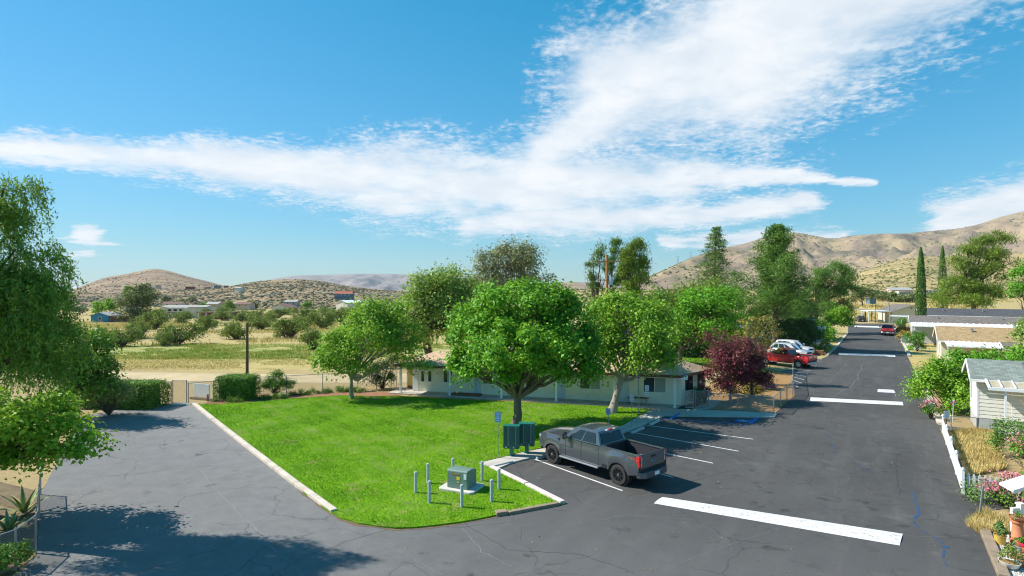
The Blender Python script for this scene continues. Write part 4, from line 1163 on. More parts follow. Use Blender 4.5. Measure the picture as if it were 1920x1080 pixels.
jl = [(190, 640, 42, 30), (226, 650, 58, 40), (262, 634, 52, 38), (292, 617, 56, 36), (300, 601, 50, 26), (332, 645, 78, 44), (306, 648, 40, 28), (340, 607, 45, 25), (384, 622, 42, 34), (447, 636, 62, 36), (385, 597, 40, 20),
      (420, 601, 40, 20), (455, 604, 44, 20), (492, 618, 52, 30), (475, 600, 45, 22), (543, 635, 72, 42), (575, 604, 54, 30), (604, 616, 62, 38), (618, 592, 42, 18), (585, 657, 44, 42), (640, 604, 52, 28), (660, 640, 60, 44), (425, 588, 34, 14),
      (520, 596, 40, 18), (545, 590, 36, 15), (690, 612, 50, 26), (720, 632, 56, 36), (270, 606, 30, 16), (365, 588, 32, 14), (440, 597, 40, 18), (565, 618, 40, 26), (510, 606, 34, 20), (400, 612, 26, 14), (655, 590, 40, 16), (250, 600, 30, 14)]
for i, (px, py, wd, hh) in enumerate(jl):
    p = GT(px, py); k = p.y / FP
    juniper(p, wd * k, hh * k, i)
# ---- left foreground
def pepper(name, label, base, lobes, nst, lm, bark):
    base = Vector(base); t = thing(name, label, 'tree', base)
    PP, VV, TW = [], [], []
    mb = MB()
    mb.tube([(0, 0, -.1), (.15, .1, 1.6), (.5, -.1, 3.2), (.6, 0, 5)], [.42, .33, .26, .2], 10, cap=False)
    lo = [(l[0] - base.x, l[1] - base.y, l[2] - base.z, *l[3:6]) for l in lobes]
    for l in lo: limb(mb, (.5, -.1, 3.4), l[:3], .16, .03, .12, 5, 6)
    vol = np.array([l[3] * l[5] for l in lo]); vol /= vol.sum()
    cen = []
    for _ in range(nst // 13):               # strands hang in sprays with gaps between them
        l = lo[rng.choice(len(lo), p=vol)]
        d = rng.normal(size=3); d /= np.linalg.norm(d); d[2] = abs(d[2]) * 1.0 - .25
        cen.append((np.array(l[:3]) + d * np.array(l[3:6]) * rng.uniform(.5, 1.0), d))
    for k_ in range(nst):
        p, d = cen[k_ % len(cen)]
        p = p + rng.normal(size=3) * np.array([.2, .2, .14])
        L = rng.uniform(.5, 1.9); n = int(L * 26)
        u = np.sort(rng.uniform(0, 1, n))
        dr = np.array([d[0], d[1], 0]) * .3
        q = p + np.outer(u * L, dr) + np.outer(-(u ** 1.3) * L, [0, 0, 1]) + np.outer(np.sin(u * 2.2) * .12, [d[0], d[1], .8]) + rng.normal(size=(n, 3)) * .07
        PP.append(q); VV.append(np.clip(rng.normal(.45, .2, n) + rng.normal() * .17, 0, 1))
        TW.append(np.tile([dr[0], dr[1], -.8], (n, 1)) + rng.normal(size=(n, 3)) * .5)
    P_ = np.concatenate(PP); keep = P_[:, 2] > .4
    N_ = rng.normal(size=P_.shape) + np.array([0, 0, .25])
    leafobj('crown', P_[keep], N_[keep], .15 * rng.uniform(.7, 1.4, keep.sum()), .26, np.concatenate(VV)[keep], lm, t, twist=np.concatenate(TW)[keep], fold=.08)
    mb.build('trunk', bark, t, smooth=True, fix=False)
pepper('pepper_tree', 'tall weeping pepper tree beside the paved lane', (-19.0, 19.6, 0),
       [(-17.3, 19.6, 11.9, .9, 1.1, .6), (-17.5, 19.6, 11.0, .9, 1.2, .8), (-16.9, 19.6, 9.8, 1.0, 1.2, .9), (-16.5, 19.6, 8.5, 1.1, 1.2, .9), (-16.2, 19.6, 7.2, 1.05, 1.2, .8), (-17.6, 19.6, 8.4, 1.2, 1.3, 1.5), (-17.0, 19.6, 6.3, 1.2, 1.1, .8), (-18.7, 19.6, 10.0, 1.1, 1.2, 1.3), (-18.9, 19.7, 7.2, 1.1, 1.2, 1.3)], 2100, LM_PEP, BARKD)
tree('mulberry_tree', 'low spreading bright green tree with broad leaves at the lane fence', (-19.4, 21.4, 0),
     [(-18.1, 21.2, 3.9, 1.8, 1.5, .85), (-16.8, 21.0, 3.5, 1.5, 1.2, .55), (-19.2, 21.4, 3.0, 1.4, 1.4, .8), (-15.6, 20.9, 2.85, 1.1, .9, .34), (-17.5, 20.7, 2.6, 1.3, 1.0, .5), (-19.9, 21.2, 4.2, 1.6, 1.4, .8), (-17.9, 20.4, 3.7, 1.2, 1.0, .7)],
     170, 13500, .175, LM_FRSH, BARKD, .16, 1.9, clump_r=.3, asp=.6, shell=.35, flat=.6)
tree('shade_tree', 'dark green leafy tree beside the clipped hedge at the lane end', (-28.2, 37.2, 0),
     [LB(150, 655, 48, 45, 37), LB(120, 690, 45, 40, 37), LB(180, 690, 28, 26, 36.6), LB(100, 640, 40, 40, 38), LB(150, 720, 50, 24, 36.5), LB(190, 640, 18, 22, 37)], 110, 11000, .2, LM_HEDG, BARKD, .2, 1.6, clump_r=.42)
bush('grey_pine_shrub', 'grey green pine shrub in front of the clipped hedge', (-27.0, 38.6, 0), [(0, 0, 1.5, 1.2, 1.0, .9), (.9, -.3, 1.7, .9, .8, .6), (-1.0, 0, 1.2, .9, .9, .8)], 40, 3200, .22, LM_CED, .3, asp=.2)
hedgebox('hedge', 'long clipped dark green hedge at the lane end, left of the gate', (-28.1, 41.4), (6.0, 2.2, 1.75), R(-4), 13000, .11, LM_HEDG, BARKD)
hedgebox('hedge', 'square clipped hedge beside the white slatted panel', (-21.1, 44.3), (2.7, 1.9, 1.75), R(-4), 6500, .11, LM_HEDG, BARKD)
bush('shrub', 'rounded loose shrub between the clipped hedge and the young tree', (-18.8, 45.6, 0), [(0, 0, 1.2, .85, .8, .75), (-.3, 0, .7, .7, .7, .5), (.9, .2, .8, .6, .5, .6)], 46, 4200, .11, LM_HEDG, .2)
for i, (px, py, wv) in enumerate([(480, 752, 1.4), (520, 750, 1.1), (560, 744, .9), (600, 740, 1.0), (640, 737, .8), (430, 757, 1.2), (670, 738, .9)]):
    p = G(px, py - 3)
    bush('ground_cover_shrub', 'low green ground cover plant along the lawn back edge', (p.x, p.y, 0), [(0, 0, .15, wv, .5, .22)], 16, 900, .09, LM_MID, .14, group='low plants along the lawn back edge')
bush('ivy_bush', 'dark ivy mound beside the white wire gate of the building', (-10.9, 48.6, 0), [(0, 0, 1.4, 1.1, .9, 1.3), (-.8, 0, .9, .9, .8, .9), (.6, .1, 2.1, .7, .7, .7)], 60, 5000, .12, LM_DKHD, .24)
# agaves and vine behind the left fence
AGAV = mat('agave_leaf', (.20, .28, .12), .75, .25, 4, spec=.2)
AGAY = mat('agave_margin', (.52, .48, .16), .75, .2, 4, spec=.2)
def agave(base, n, L, label):
    t = thing('agave', label, 'agave', base)
    for i in range(n):
        a = i * 2.4 + rng.uniform(-.2, .2); tilt = .35 + .9 * (i / n)
        prev = None
        pts = []
        for k in range(6):
            u = k / 5; rr = L * u
            e = tilt * (1 + .25 * u)
            pts.append(Vector((math.cos(a) * math.sin(e) * rr, math.sin(a) * math.sin(e) * rr, .05 + math.cos(e) * rr * (1 - .1 * u))))
        side = Vector((-math.sin(a), math.cos(a), 0))
        wd = [.05, .085, .08, .06, .035, .004]
        for nm, f0, f1, m in (('leaf', -.6, .6, AGAV), ('leaf_margin', .6, 1.0, AGAY), ('leaf_margin', -1.0, -.6, AGAY)):
            mb = MB(); vs = []
            for p, q in zip(pts, wd):
                up_ = Vector((0, 0, .35))
                vs += [p + side * q * f0 + up_ * abs(f0) * q, p + side * q * f1 + up_ * abs(f1) * q]
            mb.add(vs, [(2 * j, 2 * j + 1, 2 * j + 3, 2 * j + 2) for j in range(5)])
            o = mb.build(nm, m, lf if nm != 'leaf' else t, fix=False)
            if nm == 'leaf': lf = o
agave((-18.3, 21.6, 0), 16, 1.2, 'tall variegated agave with yellow leaf margins behind the lane fence')
agave((-17.4, 19.9, 0), 16, .9, 'smaller variegated agave close to the lane fence post')
bush('vine', 'leafy green vine climbing the curved end of the lane fence', (-15.25, 16.9, 0), [(0, 0, .45, .7, .8, .4), (-.6, .5, .5, .7, .5, .4)], 46, 3600, .1, LM_MID, .15)
bush('shrub', 'leafy shrub under the weeping pepper tree', (-18.6, 18.6, 0), [(0, 0, .9, .9, .9, .8), (-.8, .5, 1.1, .9, .8, .9)], 46, 4500, .12, LM_HEDG, .22)
# right side plants
bush('leafy_bush', 'large leafy yellow green bush in front of the pale house gable', (30.5, 40.2, 0), [(-.9, .2, 1.5, 1.5, 1.6, 1.35), (.6, -.4, 1.5, 1.5, 1.5, 1.3), (-.3, 0, 2.4, 1.5, 1.5, 1.0), (-.2, -2.2, 1.0, 1.1, 1.2, .9), (1.2, 1.0, 2.3, 1.6, 1.6, 1.0)], 170, 14000, .17, LM_LIME, .34)
bush('leafy_bush', 'tall green hedge bush rising behind the pale house roof', (35.5, 41.5, 0), [(0, 0, 2.6, 2.6, 1.6, 1.8), (3.2, -1.6, 2.5, 2.4, 1.6, 1.8), (6.2, -3.4, 2.4, 2.4, 1.6, 1.7), (-1.8, 1, 2.4, 1.6, 1.5, 1.6)], 150, 11000, .2, LM_MULB, .4)
tree('garden_tree', 'grey green tree at the right behind the tan roof homes', (55.5, 58, 0), [LB(1935, 640, 26, 30, 54), LB(1925, 670, 24, 22, 53)], 40, 3600, .24, LM_OLD, BARKD, .15, 2, clump_r=.5)
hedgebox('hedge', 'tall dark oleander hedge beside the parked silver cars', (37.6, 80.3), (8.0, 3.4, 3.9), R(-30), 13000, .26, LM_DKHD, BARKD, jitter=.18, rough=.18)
bush('oleander', 'dark green oleander with pale flowers at the hedge end by the street', (40.6, 78.6, 0), [(0, 0, 1.8, 1.8, 1.8, 1.6), (1.2, 2.6, 2.2, 1.8, 2.0, 1.8), (2.8, 6.5, 2.4, 2.0, 2.4, 2.0)], 100, 8000, .24, LM_CYP, .45)
bush('leafy_bush', 'light green bush by the far white guard rail at the street edge', (50.2, 94.0, 0), [(0, 0, 1.6, 1.8, 2.0, 1.5), (2.0, 4.0, 1.5, 1.6, 2.0, 1.4), (-.8, -3.0, 1.2, 1.2, 1.6, 1.1)], 60, 4500, .26, LM_MULB, .45)
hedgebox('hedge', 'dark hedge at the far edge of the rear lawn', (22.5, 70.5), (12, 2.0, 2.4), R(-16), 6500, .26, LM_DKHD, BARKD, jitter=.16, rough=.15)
bush('shrub', 'rounded green shrub beside the purple plum trees', (20.4, 48.6, 0), [(0, 0, .9, .8, .8, .8), (.3, 0, 1.5, .6, .6, .5)], 34, 3000, .13, LM_HEDG, .22)
bush('shrub', 'golden tipped low shrub below the dark trunk plum tree', (18.8, 45.0, 0), [(0, 0, .7, .75, .7, .6), (-1.2, .3, .5, .5, .5, .45)], 34, 2800, .13, LM_OLIV, .2)
FLP = leafmat('flower_pink', [(.62, .16, .24), (.75, .28, .34), (.82, .46, .46)], trans=.3, rough=.6, k=1.0)
FLR = leafmat('flower_orange', [(.60, .14, .03), (.72, .28, .05), (.75, .45, .10)], trans=.3, rough=.6, k=1.0)
FLV = leafmat('flower_violet', [(.18, .06, .16), (.26, .10, .22), (.34, .16, .28)], trans=.3, rough=.6, k=1.0)
FLW = leafmat('flower_white', [(.7, .62, .55), (.8, .75, .7), (.8, .8, .78)], trans=.3, rough=.6, k=1.0)
def flowers(t, lobes, n, leaf, m, cr=.1, name='flower'):
    C, Lb, P_, N_, var = crown_pts(lobes, max(4, n // 5), n, cr, .8, .9, -.2, .5)
    leafobj(name, P_, N_, leaf * rng.uniform(.7, 1.3, len(P_)), .9, var, m, t)['kind'] = 'stuff'
rb = bush('rose_bush', 'sprawling pink flowering rose bush behind the white picket fence', (23.5, 25.6, 0), [(0, 0, 1.0, .9, .9, .85), (-.9, -1.6, .8, .7, .8, .7), (1.0, .8, 1.2, 1.2, 1.1, 1.0), (1.6, 3.0, 1.0, 1.2, 1.1, 1.0)], 90, 8000, .10, LM_HEDG, .22)
flowers(rb, [(0, 0, 1.1, 1.0, 1.0, .9), (-.9, -1.6, .9, .8, .9, .75), (1.0, .8, 1.3, 1.3, 1.2, 1.05)], 700, .085, FLP)
rb = bush('rose_bush', 'pink rose bush beside the terracotta chimney pots', (19.3, 22.2, 0), [(0, 0, .6, .7, .7, .6), (-.5, .6, .4, .5, .5, .4), (.7, -.2, .8, .6, .6, .6)], 45, 3000, .09, LM_MID, .2)
flowers(rb, [(0, 0, .7, .8, .8, .65), (-.5, .6, .5, .55, .55, .45), (.7, -.2, .9, .7, .7, .65)], 800, .085, FLP)
fb = bush('rose_bush', 'small pink rose at the kerb below the leafy bush', (27.2, 37.4, 0), [(0, 0, .7, .5, .5, .5)], 16, 900, .09, LM_HEDG, .16)
flowers(fb, [(0, 0, .8, .55, .55, .5)], 130, .1, FLP)
fb = bush('flower_bed_plant', 'sloping bed of violet and green ground cover beside the garden fence', (21.0, 49.0, 0), [(0, 0, .2, 1.1, 1.8, .28), (.6, 1.6, .3, .9, 1.0, .3)], 30, 2600, .1, LM_HEDG, .18)
flowers(fb, [(-.4, -.2, .3, .5, 1.6, .22), (.6, .0, .3, .5, 1.5, .22)], 900, .12, FLV, .15)
flowers(fb, [(.2, 2.2, .6, 1.1, .4, .2)], 350, .12, FLR, .14, 'flower_head')
fb = bush('oleander', 'pale flowering shrub at the brick planter beside the street', (41.0, 76.0, 0), [(0, 0, .8, 1.0, 1.2, .8)], 24, 1600, .18, LM_MID, .26)
flowers(fb, [(0, 0, .9, 1.1, 1.3, .85)], 160, .16, FLW)
DRYC = [G(1781, 800), G(1850, 795), G(1893, 840), G(1880, 872), G(1822, 880)]
blades('dry_grass', pxl([(1775, 812), (1860, 806), (1885, 880), (1822, 892)]), 0.0, 14000, .14, .36, DRY, 'dry straw yellow grass inside the white picket fence', wd=.02, lean=.8)
blades('dry_grass', pxl([(1812, 985), (1845, 960), (1905, 985), (1905, 1000), (1836, 1000)]), 0.0, 3500, .12, .35, DRY, 'dry weeds beside the leaning metal post', wd=.015, lean=.9)
# ================================================================== BUILDINGS AND STREET FURNITURE
CREAM = mat('stucco_cream', (.90, .835, .66), .9, .07, .8, bump=.25, bscale=40, dirt=((.5, .47, .4), .3), spec=.15)
WHITE = mat('paint_white', (.84, .83, .80), .6, .05, 1.5, dirt=((.55, .53, .5), .25), spec=.3)
WHITEM = mat('metal_white', (.80, .80, .79), .45, .05, 1.0, dirt=((.5, .48, .45), .25), spec=.4)
TRIMB = mat('paint_brown', (.16, .085, .05), .7, .2, 2, spec=.2)
YELLW = mat('paint_yellow', (.72, .55, .22), .75, .08, 2, spec=.2)
DOORB = mat('paint_pale_blue', (.55, .64, .68), .6, .06, 2, spec=.3)
GALV = mat('galvanised', (.42, .44, .46), .42, .12, 5, metal=.75)
GALVD = mat('galvanised_dull', (.30, .32, .34), .55, .15, 5, metal=.5)
STEELP = mat('bollard_grey', (.46, .49, .51), .55, .12, 5, spec=.4)
GLASS = glassmat('window_glass', (.035, .045, .045), .06)
GLASSB = glassmat('window_glass_dark', (.016, .019, .022), .05)
BLIND = mat('blind_slats', (.36, .40, .36), .7, .1, 2, spec=.2)
WOODR = mat('wood_red', (.26, .11, .06), .8, .25, 4, bump=.3, spec=.2)
MULCH = mat('mulch', (.34, .20, .085), .95, .35, 2.5, bump=.8, bscale=22, dirt=((.14, .08, .04), .6), spec=.1)
GRAVL = mat('gravel_white', (.62, .58, .52), .95, .3, 12, bump=.9, bscale=60, spec=.15)
def shingle(name, col, sc=1.0, row=.16):
    m = bpy.data.materials.new(name); m.use_nodes = True
    t = NT(m.node_tree); b = t.n['Principled BSDF']
    P = t.new('ShaderNodeTexCoord').outputs['Object']
    br = t.new('ShaderNodeTexBrick'); br.offset = .5
    uv = t.new('ShaderNodeUVMap').outputs[0]
    t.put(br.inputs['Vector'], uv)
    br.inputs['Scale'].default_value = 1.0; br.inputs['Mortar Size'].default_value = .008
    br.inputs['Brick Width'].default_value = .3; br.inputs['Row Height'].default_value = row
    br.inputs['Color1'].default_value = (*[c * .8 for c in col], 1); br.inputs['Color2'].default_value = (*[min(1, c * 1.2) for c in col], 1)
    br.inputs['Mortar'].default_value = (*[c * .45 for c in col], 1)
    n = t.noise(P, .6, 5, .65)
    c = t.mix(t.m('MULTIPLY', t.sm(n, .5, .7), .5), br.outputs['Color'], tuple(c * .6 for c in col))
    t.put(b.inputs['Base Color'], c); b.inputs['Roughness'].default_value = .95; b.inputs['Specular IOR Level'].default_value = .15
    t.put(b.inputs['Normal'], t.bump(br.outputs['Fac'], -.4, .02))
    return m
SH_BR = shingle('shingle_brown', (.58, .40, .26)); SH_GY = shingle('shingle_grey', (.22, .25, .22)); SH_TAN = shingle('shingle_tan', (.38, .265, .14)); SH_DK = shingle('shingle_dark', (.095, .095, .10))
SH_GB = shingle('shingle_taupe', (.19, .165, .145)); SH_RED = shingle('tile_red', (.42, .13, .08))
def roofquad(name, quads, m, parent, th=.07):
    """slabs with a UV map in metres (u along the eave, v up the slope); each quad: eave a, eave b, ridge b, ridge a"""
    mb = MB(); uvs = []
    for q in quads:
        q = [Vector(p) for p in q]
        n = (q[1] - q[0]).cross(q[-1] - q[0]).normalized()
        if n.z < 0: n = -n
        k = len(q)
        mb.add(q + [p - n * th for p in q], [tuple(range(k)), tuple(range(2 * k - 1, k - 1, -1))] + [(i, i + k, (i + 1) % k + k, (i + 1) % k) for i in range(k)])
        u = (q[1] - q[0]).normalized(); v = n.cross(u)
        uvs += [((p - q[0]).dot(u), (p - q[0]).dot(v)) for p in q] * 2
    me = mb.mesh(name)
    uvl = me.uv_layers.new(name='UVMap')
    for lp in me.loops: uvl.data[lp.index].uv = uvs[lp.vertex_index]
    return link(name, me, m, parent)
def window(parent, o, u, nrm, w_, h_, z, frame=WHITE, glass=GLASS, split=1, fw=.05, blind=False, name='window'):
    """window on a wall plane: o = left bottom corner (local), u along the wall, nrm outwards"""
    u = Vector(u); nrm = Vector(nrm); o = Vector((o[0], o[1], z)); up_ = Vector((0, 0, 1))
    def blk(a, b, c, d, d0, d1):
        q = [o + u * a + up_ * c, o + u * b + up_ * c, o + u * b + up_ * d, o + u * a + up_ * d]
        return [p + nrm * d0 for p in q], nrm * (d1 - d0)
    mb = MB()
    for a, b, c, d in ((0, w_, 0, fw), (0, w_, h_ - fw, h_), (0, fw, fw, h_ - fw), (w_ - fw, w_, fw, h_ - fw)) + tuple((w_ * i / split - fw / 2, w_ * i / split + fw / 2, fw, h_ - fw) for i in range(1, split)):
        mb.extrude(*blk(a, b, c, d, -.02, .035))
    f = mb.build(name, frame, parent)
    for i in range(split):
        a, b = w_ * i / split + fw * .5, w_ * (i + 1) / split - fw * .5
        mb = MB(); mb.extrude(*blk(a, b, fw * .5, h_ - fw * .5, -.03, .012)); mb.build('pane', BLIND if (blind and i == split - 1) else glass, f)
    return f

# ---- long white building
PA, PB = G(751, 738), G(1265, 766)
fd = (PB - PA); fd.z = 0; flen = fd.length; fd.normalize()
fn = Vector((-fd.y, fd.x, 0))                      # away from the lawn
if fn.y < 0: fn = -fn
HB = thing('clubhouse', 'long low white stucco building with brown hip roof and porch posts', 'building', PA)
loc = lambda p: Vector((p.x - PA.x, p.y - PA.y, p.z))
E2 = PA + fd * (flen + .35) - fn * .45; E1 = PA - fd * .35 - fn * .45
E3 = Vector((15.1, 43.4, 0)); E4 = E1 + fn * 5.6
ez, rz_ = 2.42, 3.35
e1, e2, e3, e4 = [loc(Vector((p.x, p.y, ez))) for p in (E1, E2, E3, E4)]
r1 = e1 + fd * 2.8 + fn * 2.8; r1.z = rz_
r2 = (e2 + e3) / 2 - fd * 1.6 + fn * .2; r2.z = rz_
roofquad('roof', [(e1, e2, r2, r1), (e2, e3, r2), (e3, e4, r1, r2), (e4, e1, r1)], SH_BR, HB, .06)
mb = MB()
for a, b in ((e1, e2), (e2, e3), (e4, e1)): mb.beam(a - Vector((0, 0, .11)), b - Vector((0, 0, .11)), .05, .16)
mb.build('fascia', TRIMB, HB)
slab('porch_slab', [loc(p) for p in (PA - fd * 1.0 - fn * .25, PB + fd * .1 - fn * .25, PB + fd * .6 + fn * 1.4, PA - fd * 1.0 + fn * 1.8)], -.05, .085, CONC, HB, bevel=.01)
w0 = PA + fd * .55 + fn * 1.1; w1 = PB + fd * .45 + fn * .95
MB().prism([loc(p) for p in (w0, w1, E3 - fd * .5 - fn * .1, E4 + fd * .6 - fn * .5)], .02, ez - .03).build('wall', CREAM, HB)
for i in range(6):
    p = loc(PA.lerp(PB, i / 5))
    mb = MB(); mb.box((p.x, p.y, 1.2), (.15, .15, 2.3), math.atan2(fd.y, fd.x)); mb.build('porch_post', WHITE, HB, bevel=.01)
    MB().box((p.x, p.y, .13), (.21, .21, .09), math.atan2(fd.y, fd.x)).build('post_base', WHITE, HB)
MB().beam(loc(PA) + Vector((0, 0, 2.31)), loc(PB) + Vector((0, 0, 2.31)), .1, .1).build('porch_beam', WHITE, HB)
wd_ = (w1 - w0); wl = wd_.length; wd_.normalize(); wn = Vector((wd_.y, -wd_.x, 0))
if wn.y > 0: wn = -wn
def wallx(px):          # distance along the front wall seen at a photo column
    a = (px - 960) / FP
    t = (a * w0.y - w0.x) / (wd_.x - a * wd_.y)
    return t, w0.y + wd_.y * t
def wpx(px, py):
    t, Yd = wallx(px); return t, CH + (540 - py) * Yd / FP
for x0, x1, y0, y1, sp, bl in ((789, 796.5, 695, 716, 1, 0), (802, 810, 695, 716, 1, 0), (831, 849, 695, 717, 2, 0), (1087, 1126, 705, 729, 2, 1), (1206, 1249, 708, 735, 2, 1), (905, 925, 698, 720, 2, 0), (985, 1010, 701, 724, 2, 0)):
    t0, z0 = wpx(x0, y1); t1, z1 = wpx(x1, y0)
    window(HB, loc(w0 + wd_ * t0), wd_, wn, t1 - t0, z1 - z0, z0, WHITE, GLASS, sp, .05, bl)
for x0, x1, m in ((1158, 1180, DOORB), (1040, 1060, DOORB), (774, 784, WHITE), (889, 901, DOORB)):
    t0, _ = wpx(x0, 740); t1, _ = wpx(x1, 740)
    o = loc(w0 + wd_ * t0); d = MB()
    q = [Vector((o.x, o.y, .1)), Vector((o.x, o.y, .1)) + wd_ * (t1 - t0), Vector((o.x, o.y, 2.1)) + wd_ * (t1 - t0), Vector((o.x, o.y, 2.1))]
    d.extrude([p - wn * .02 for p in q], wn * .06); d = d.build('door', m, HB, bevel=.006)
    k = q[1] - wd_ * .1 + wn * .08 + Vector((0, 0, .95)); MB().lathe([(.012, -.03), (.03, 0), (.012, .03)], 8, k).build('handle', GALV, d)
# side wall windows towards the garden
s0 = w1; s1 = E3 - fd * .5 - fn * .1; sd = (s1 - s0); sd.z = 0; sln = sd.length; sd.normalize(); sn = Vector((sd.y, -sd.x, 0))
window(HB, loc(s0 + sd * .5), sd, sn, .95, 1.05, 1.05, TRIMB, GLASSB, 2)
window(HB, loc(s0 + sd * (sln - 1.1)), sd, sn, .8, 1.5, .7, GALVD, GLASSB, 1)
mb = MB(); p = loc(PB + fd * .3 + fn * .1)
mb.prism([(p.x - .05, p.y - .2), (p.x + .55, p.y - .25), (p.x + .6, p.y + .15), (p.x, p.y + .2)], 2.05, 2.34); mb.build('lamp_hood', WHITEM, HB, bevel=.03)
MB().lathe([(.1, 0), (.12, .05), (.05, .12), (.05, .3)], 10, (p.x + .3, p.y, 2.38)).build('vent_pipe', GALVD, HB)
t0, z0 = wpx(1066, 728); q = w0 + wd_ * t0; q = loc(q)
MB().box((q.x + wn.x * .05, q.y + wn.y * .05, 1.62), (.22, .1, .3), math.atan2(wd_.y, wd_.x)).build('notice_box', WOODR, HB)
# yellow store wall and wire gate at the left end
p = PA - fd * .3 + fn * 1.8
mb = MB()
st = thing('storage_room', 'yellow boarded storage room at the left end of the white building', 'shed', (p.x, p.y, 0), math.atan2(fd.y, fd.x))
MB().box((.3, 1.4, 1.15), (1.0, 1.8, 2.2)).build('wall', YELLW, st)
for i in range(5): MB().box((-.12 + .21 * i, .485, 1.15), (.19, .03, 2.14)).build('board', YELLW, st, bevel=.006)
MB().box((.3, .46, .16), (1.0, .05, .22)).build('brick_base', WOODR, st)
def wire(mb, o, u, L, h, z0=.05, sp=.07, r=.0035):
    """chain link: two sets of diagonal wires"""
    u = Vector(u); n = int((L + h) / sp)
    nn = Vector((-u.y, u.x, 0))
    for s in (1, -1):
        for i in range(n):
            a = i * sp - (h if s > 0 else 0)
            x0, y0, x1, y1 = a, 0, a + h, h
            if s < 0: x0, x1 = a, a - h
            # clip to 0..L
            pts = []
            for (x, y) in ((x0, y0), (x1, y1)): pts.append([x, y])
            (xa, ya), (xb, yb) = pts
            if max(xa, xb) < 0 or min(xa, xb) > L: continue
            def cl(xa, ya, xb, yb):
                if xa < 0: ya += (0 - xa) / (xb - xa) * (yb - ya); xa = 0
                if xa > L: ya += (L - xa) / (xb - xa) * (yb - ya); xa = L
                return xa, ya
            xa2, ya2 = cl(xa, ya, xb, yb); xb2, yb2 = cl(xb, yb, xa, ya)
            A = Vector(o) + u * xa2 + Vector((0, 0, z0 + ya2)); B = Vector(o) + u * xb2 + Vector((0, 0, z0 + yb2))
            d = (B - A)
            if d.length < .01: continue
            wv = d.cross(nn).normalized() * r
            mb.add([A - wv, A + wv, B + wv, B - wv], [(0, 1, 2, 3)])
def chain(name, label, pts, h, m=GALV, post=.03, rail=.022, every=None, bottom=False, wr=.0035, sp=.07, grp=None):
    """chain link fence along ground points, a post at each"""
    o = Vector((pts[0].x, pts[0].y, pts[0].z)); t = thing(name, label, 'fence', o, 0, grp)
    pp = [pts[0]]
    for a, b in zip(pts[:-1], pts[1:]):
        n = max(1, round((b - a).length / (every or 99)))
        pp += [a.lerp(b, (i + 1) / n) for i in range(n)]
    for p in pp:
        q = p - o
        MB().tube([q + Vector((0, 0, -.05)), q + Vector((0, 0, h + .04)), q + Vector((0, 0, h + .07))], [post, post, post * .5], 8).build('post', m, t)
    wm = MB()
    for a, b in zip(pp[:-1], pp[1:]):
        A, B = a - o, b - o
        MB().tube([A + Vector((0, 0, h)), B + Vector((0, 0, h))], rail, 6).build('top_rail', m, t)
        if bottom: MB().tube([A + Vector((0, 0, .08)), B + Vector((0, 0, .08))], rail, 6).build('bottom_rail', m, t)
        d = B - A; L = d.length; wire(wm, A, d / L, L, h - .08, sp=sp, r=wr)
    wo_ = wm.build('wire_mesh', m, t, fix=False); wo_['kind'] = 'stuff'
    return t
chain('wire_gate', 'tall pale wire panel gate at the left end of the white building', [PA - fd * 2.0 + fn * 2.2, PA - fd * .4 + fn * 2.0], 2.2, WHITEM, .035, .03, every=.55, bottom=True, sp=.2, wr=.006)
# outdoor bench and satellite dish
bq = w0 + wd_ * wpx(1197, 750)[0] + wn * .45
bt = thing('bench', 'small brown wooden bench against the white wall', 'bench', (bq.x, bq.y, .085), math.atan2(wd_.y, wd_.x))
for y_ in (-.13, .02, .17): MB().box((0, y_, .45), (1.5, .12, .045)).build('seat_slat', WOODR, bt, bevel=.006)
for sx in (-.6, .6):
    for sy in (-1, 1): MB().beam((sx, sy * .05, .43), (sx + .02, sy * .26, 0.002), .06, .06).build('leg', WOODR, bt)
    MB().box((sx, 0, .395), (.07, .42, .05)).build('rail', WOODR, bt)
bq = w0 + wd_ * wpx(880, 740)[0] + wn * .7
bt = thing('wooden_ramp', 'low dark red wooden step on the porch floor', 'step', (bq.x, bq.y, .085), math.atan2(wd_.y, wd_.x))
for i in range(5): MB().box((0, -.3 + .15 * i, .1), (2.4, .14, .05)).build('plank', WOODR, bt)
for sx in (-1.1, 0, 1.1): MB().box((sx, 0, .0375), (.08, .72, .075)).build('bearer', WOODR, bt)
dp = G(671, 733)
dt = thing('satellite_dish', 'grey satellite dish on a short mast by the back fence', 'dish', (dp.x, dp.y, 0), R(20))
MB().tube([(0, 0, -.05), (0, 0, 1.0)], .03, 8).build('mast', GALVD, dt)
mb = MB(); mb.lathe([(.02, .0), (.2, .02), (.36, .08), (.375, .085), (.36, .095), (.2, .035), (.02, .015)], 18, (0, 0, 0), 'Y', cap=False); ds = mb.build('reflector', GALVD, dt, smooth=True); ds.location = (0, -.05, 1.05); ds.rotation_euler = (R(25), 0, R(10))
MB().tube([(0, -.08, .8), (0, -.5, 1.15)], .012, 6).build('feed_arm', GALVD, dt)

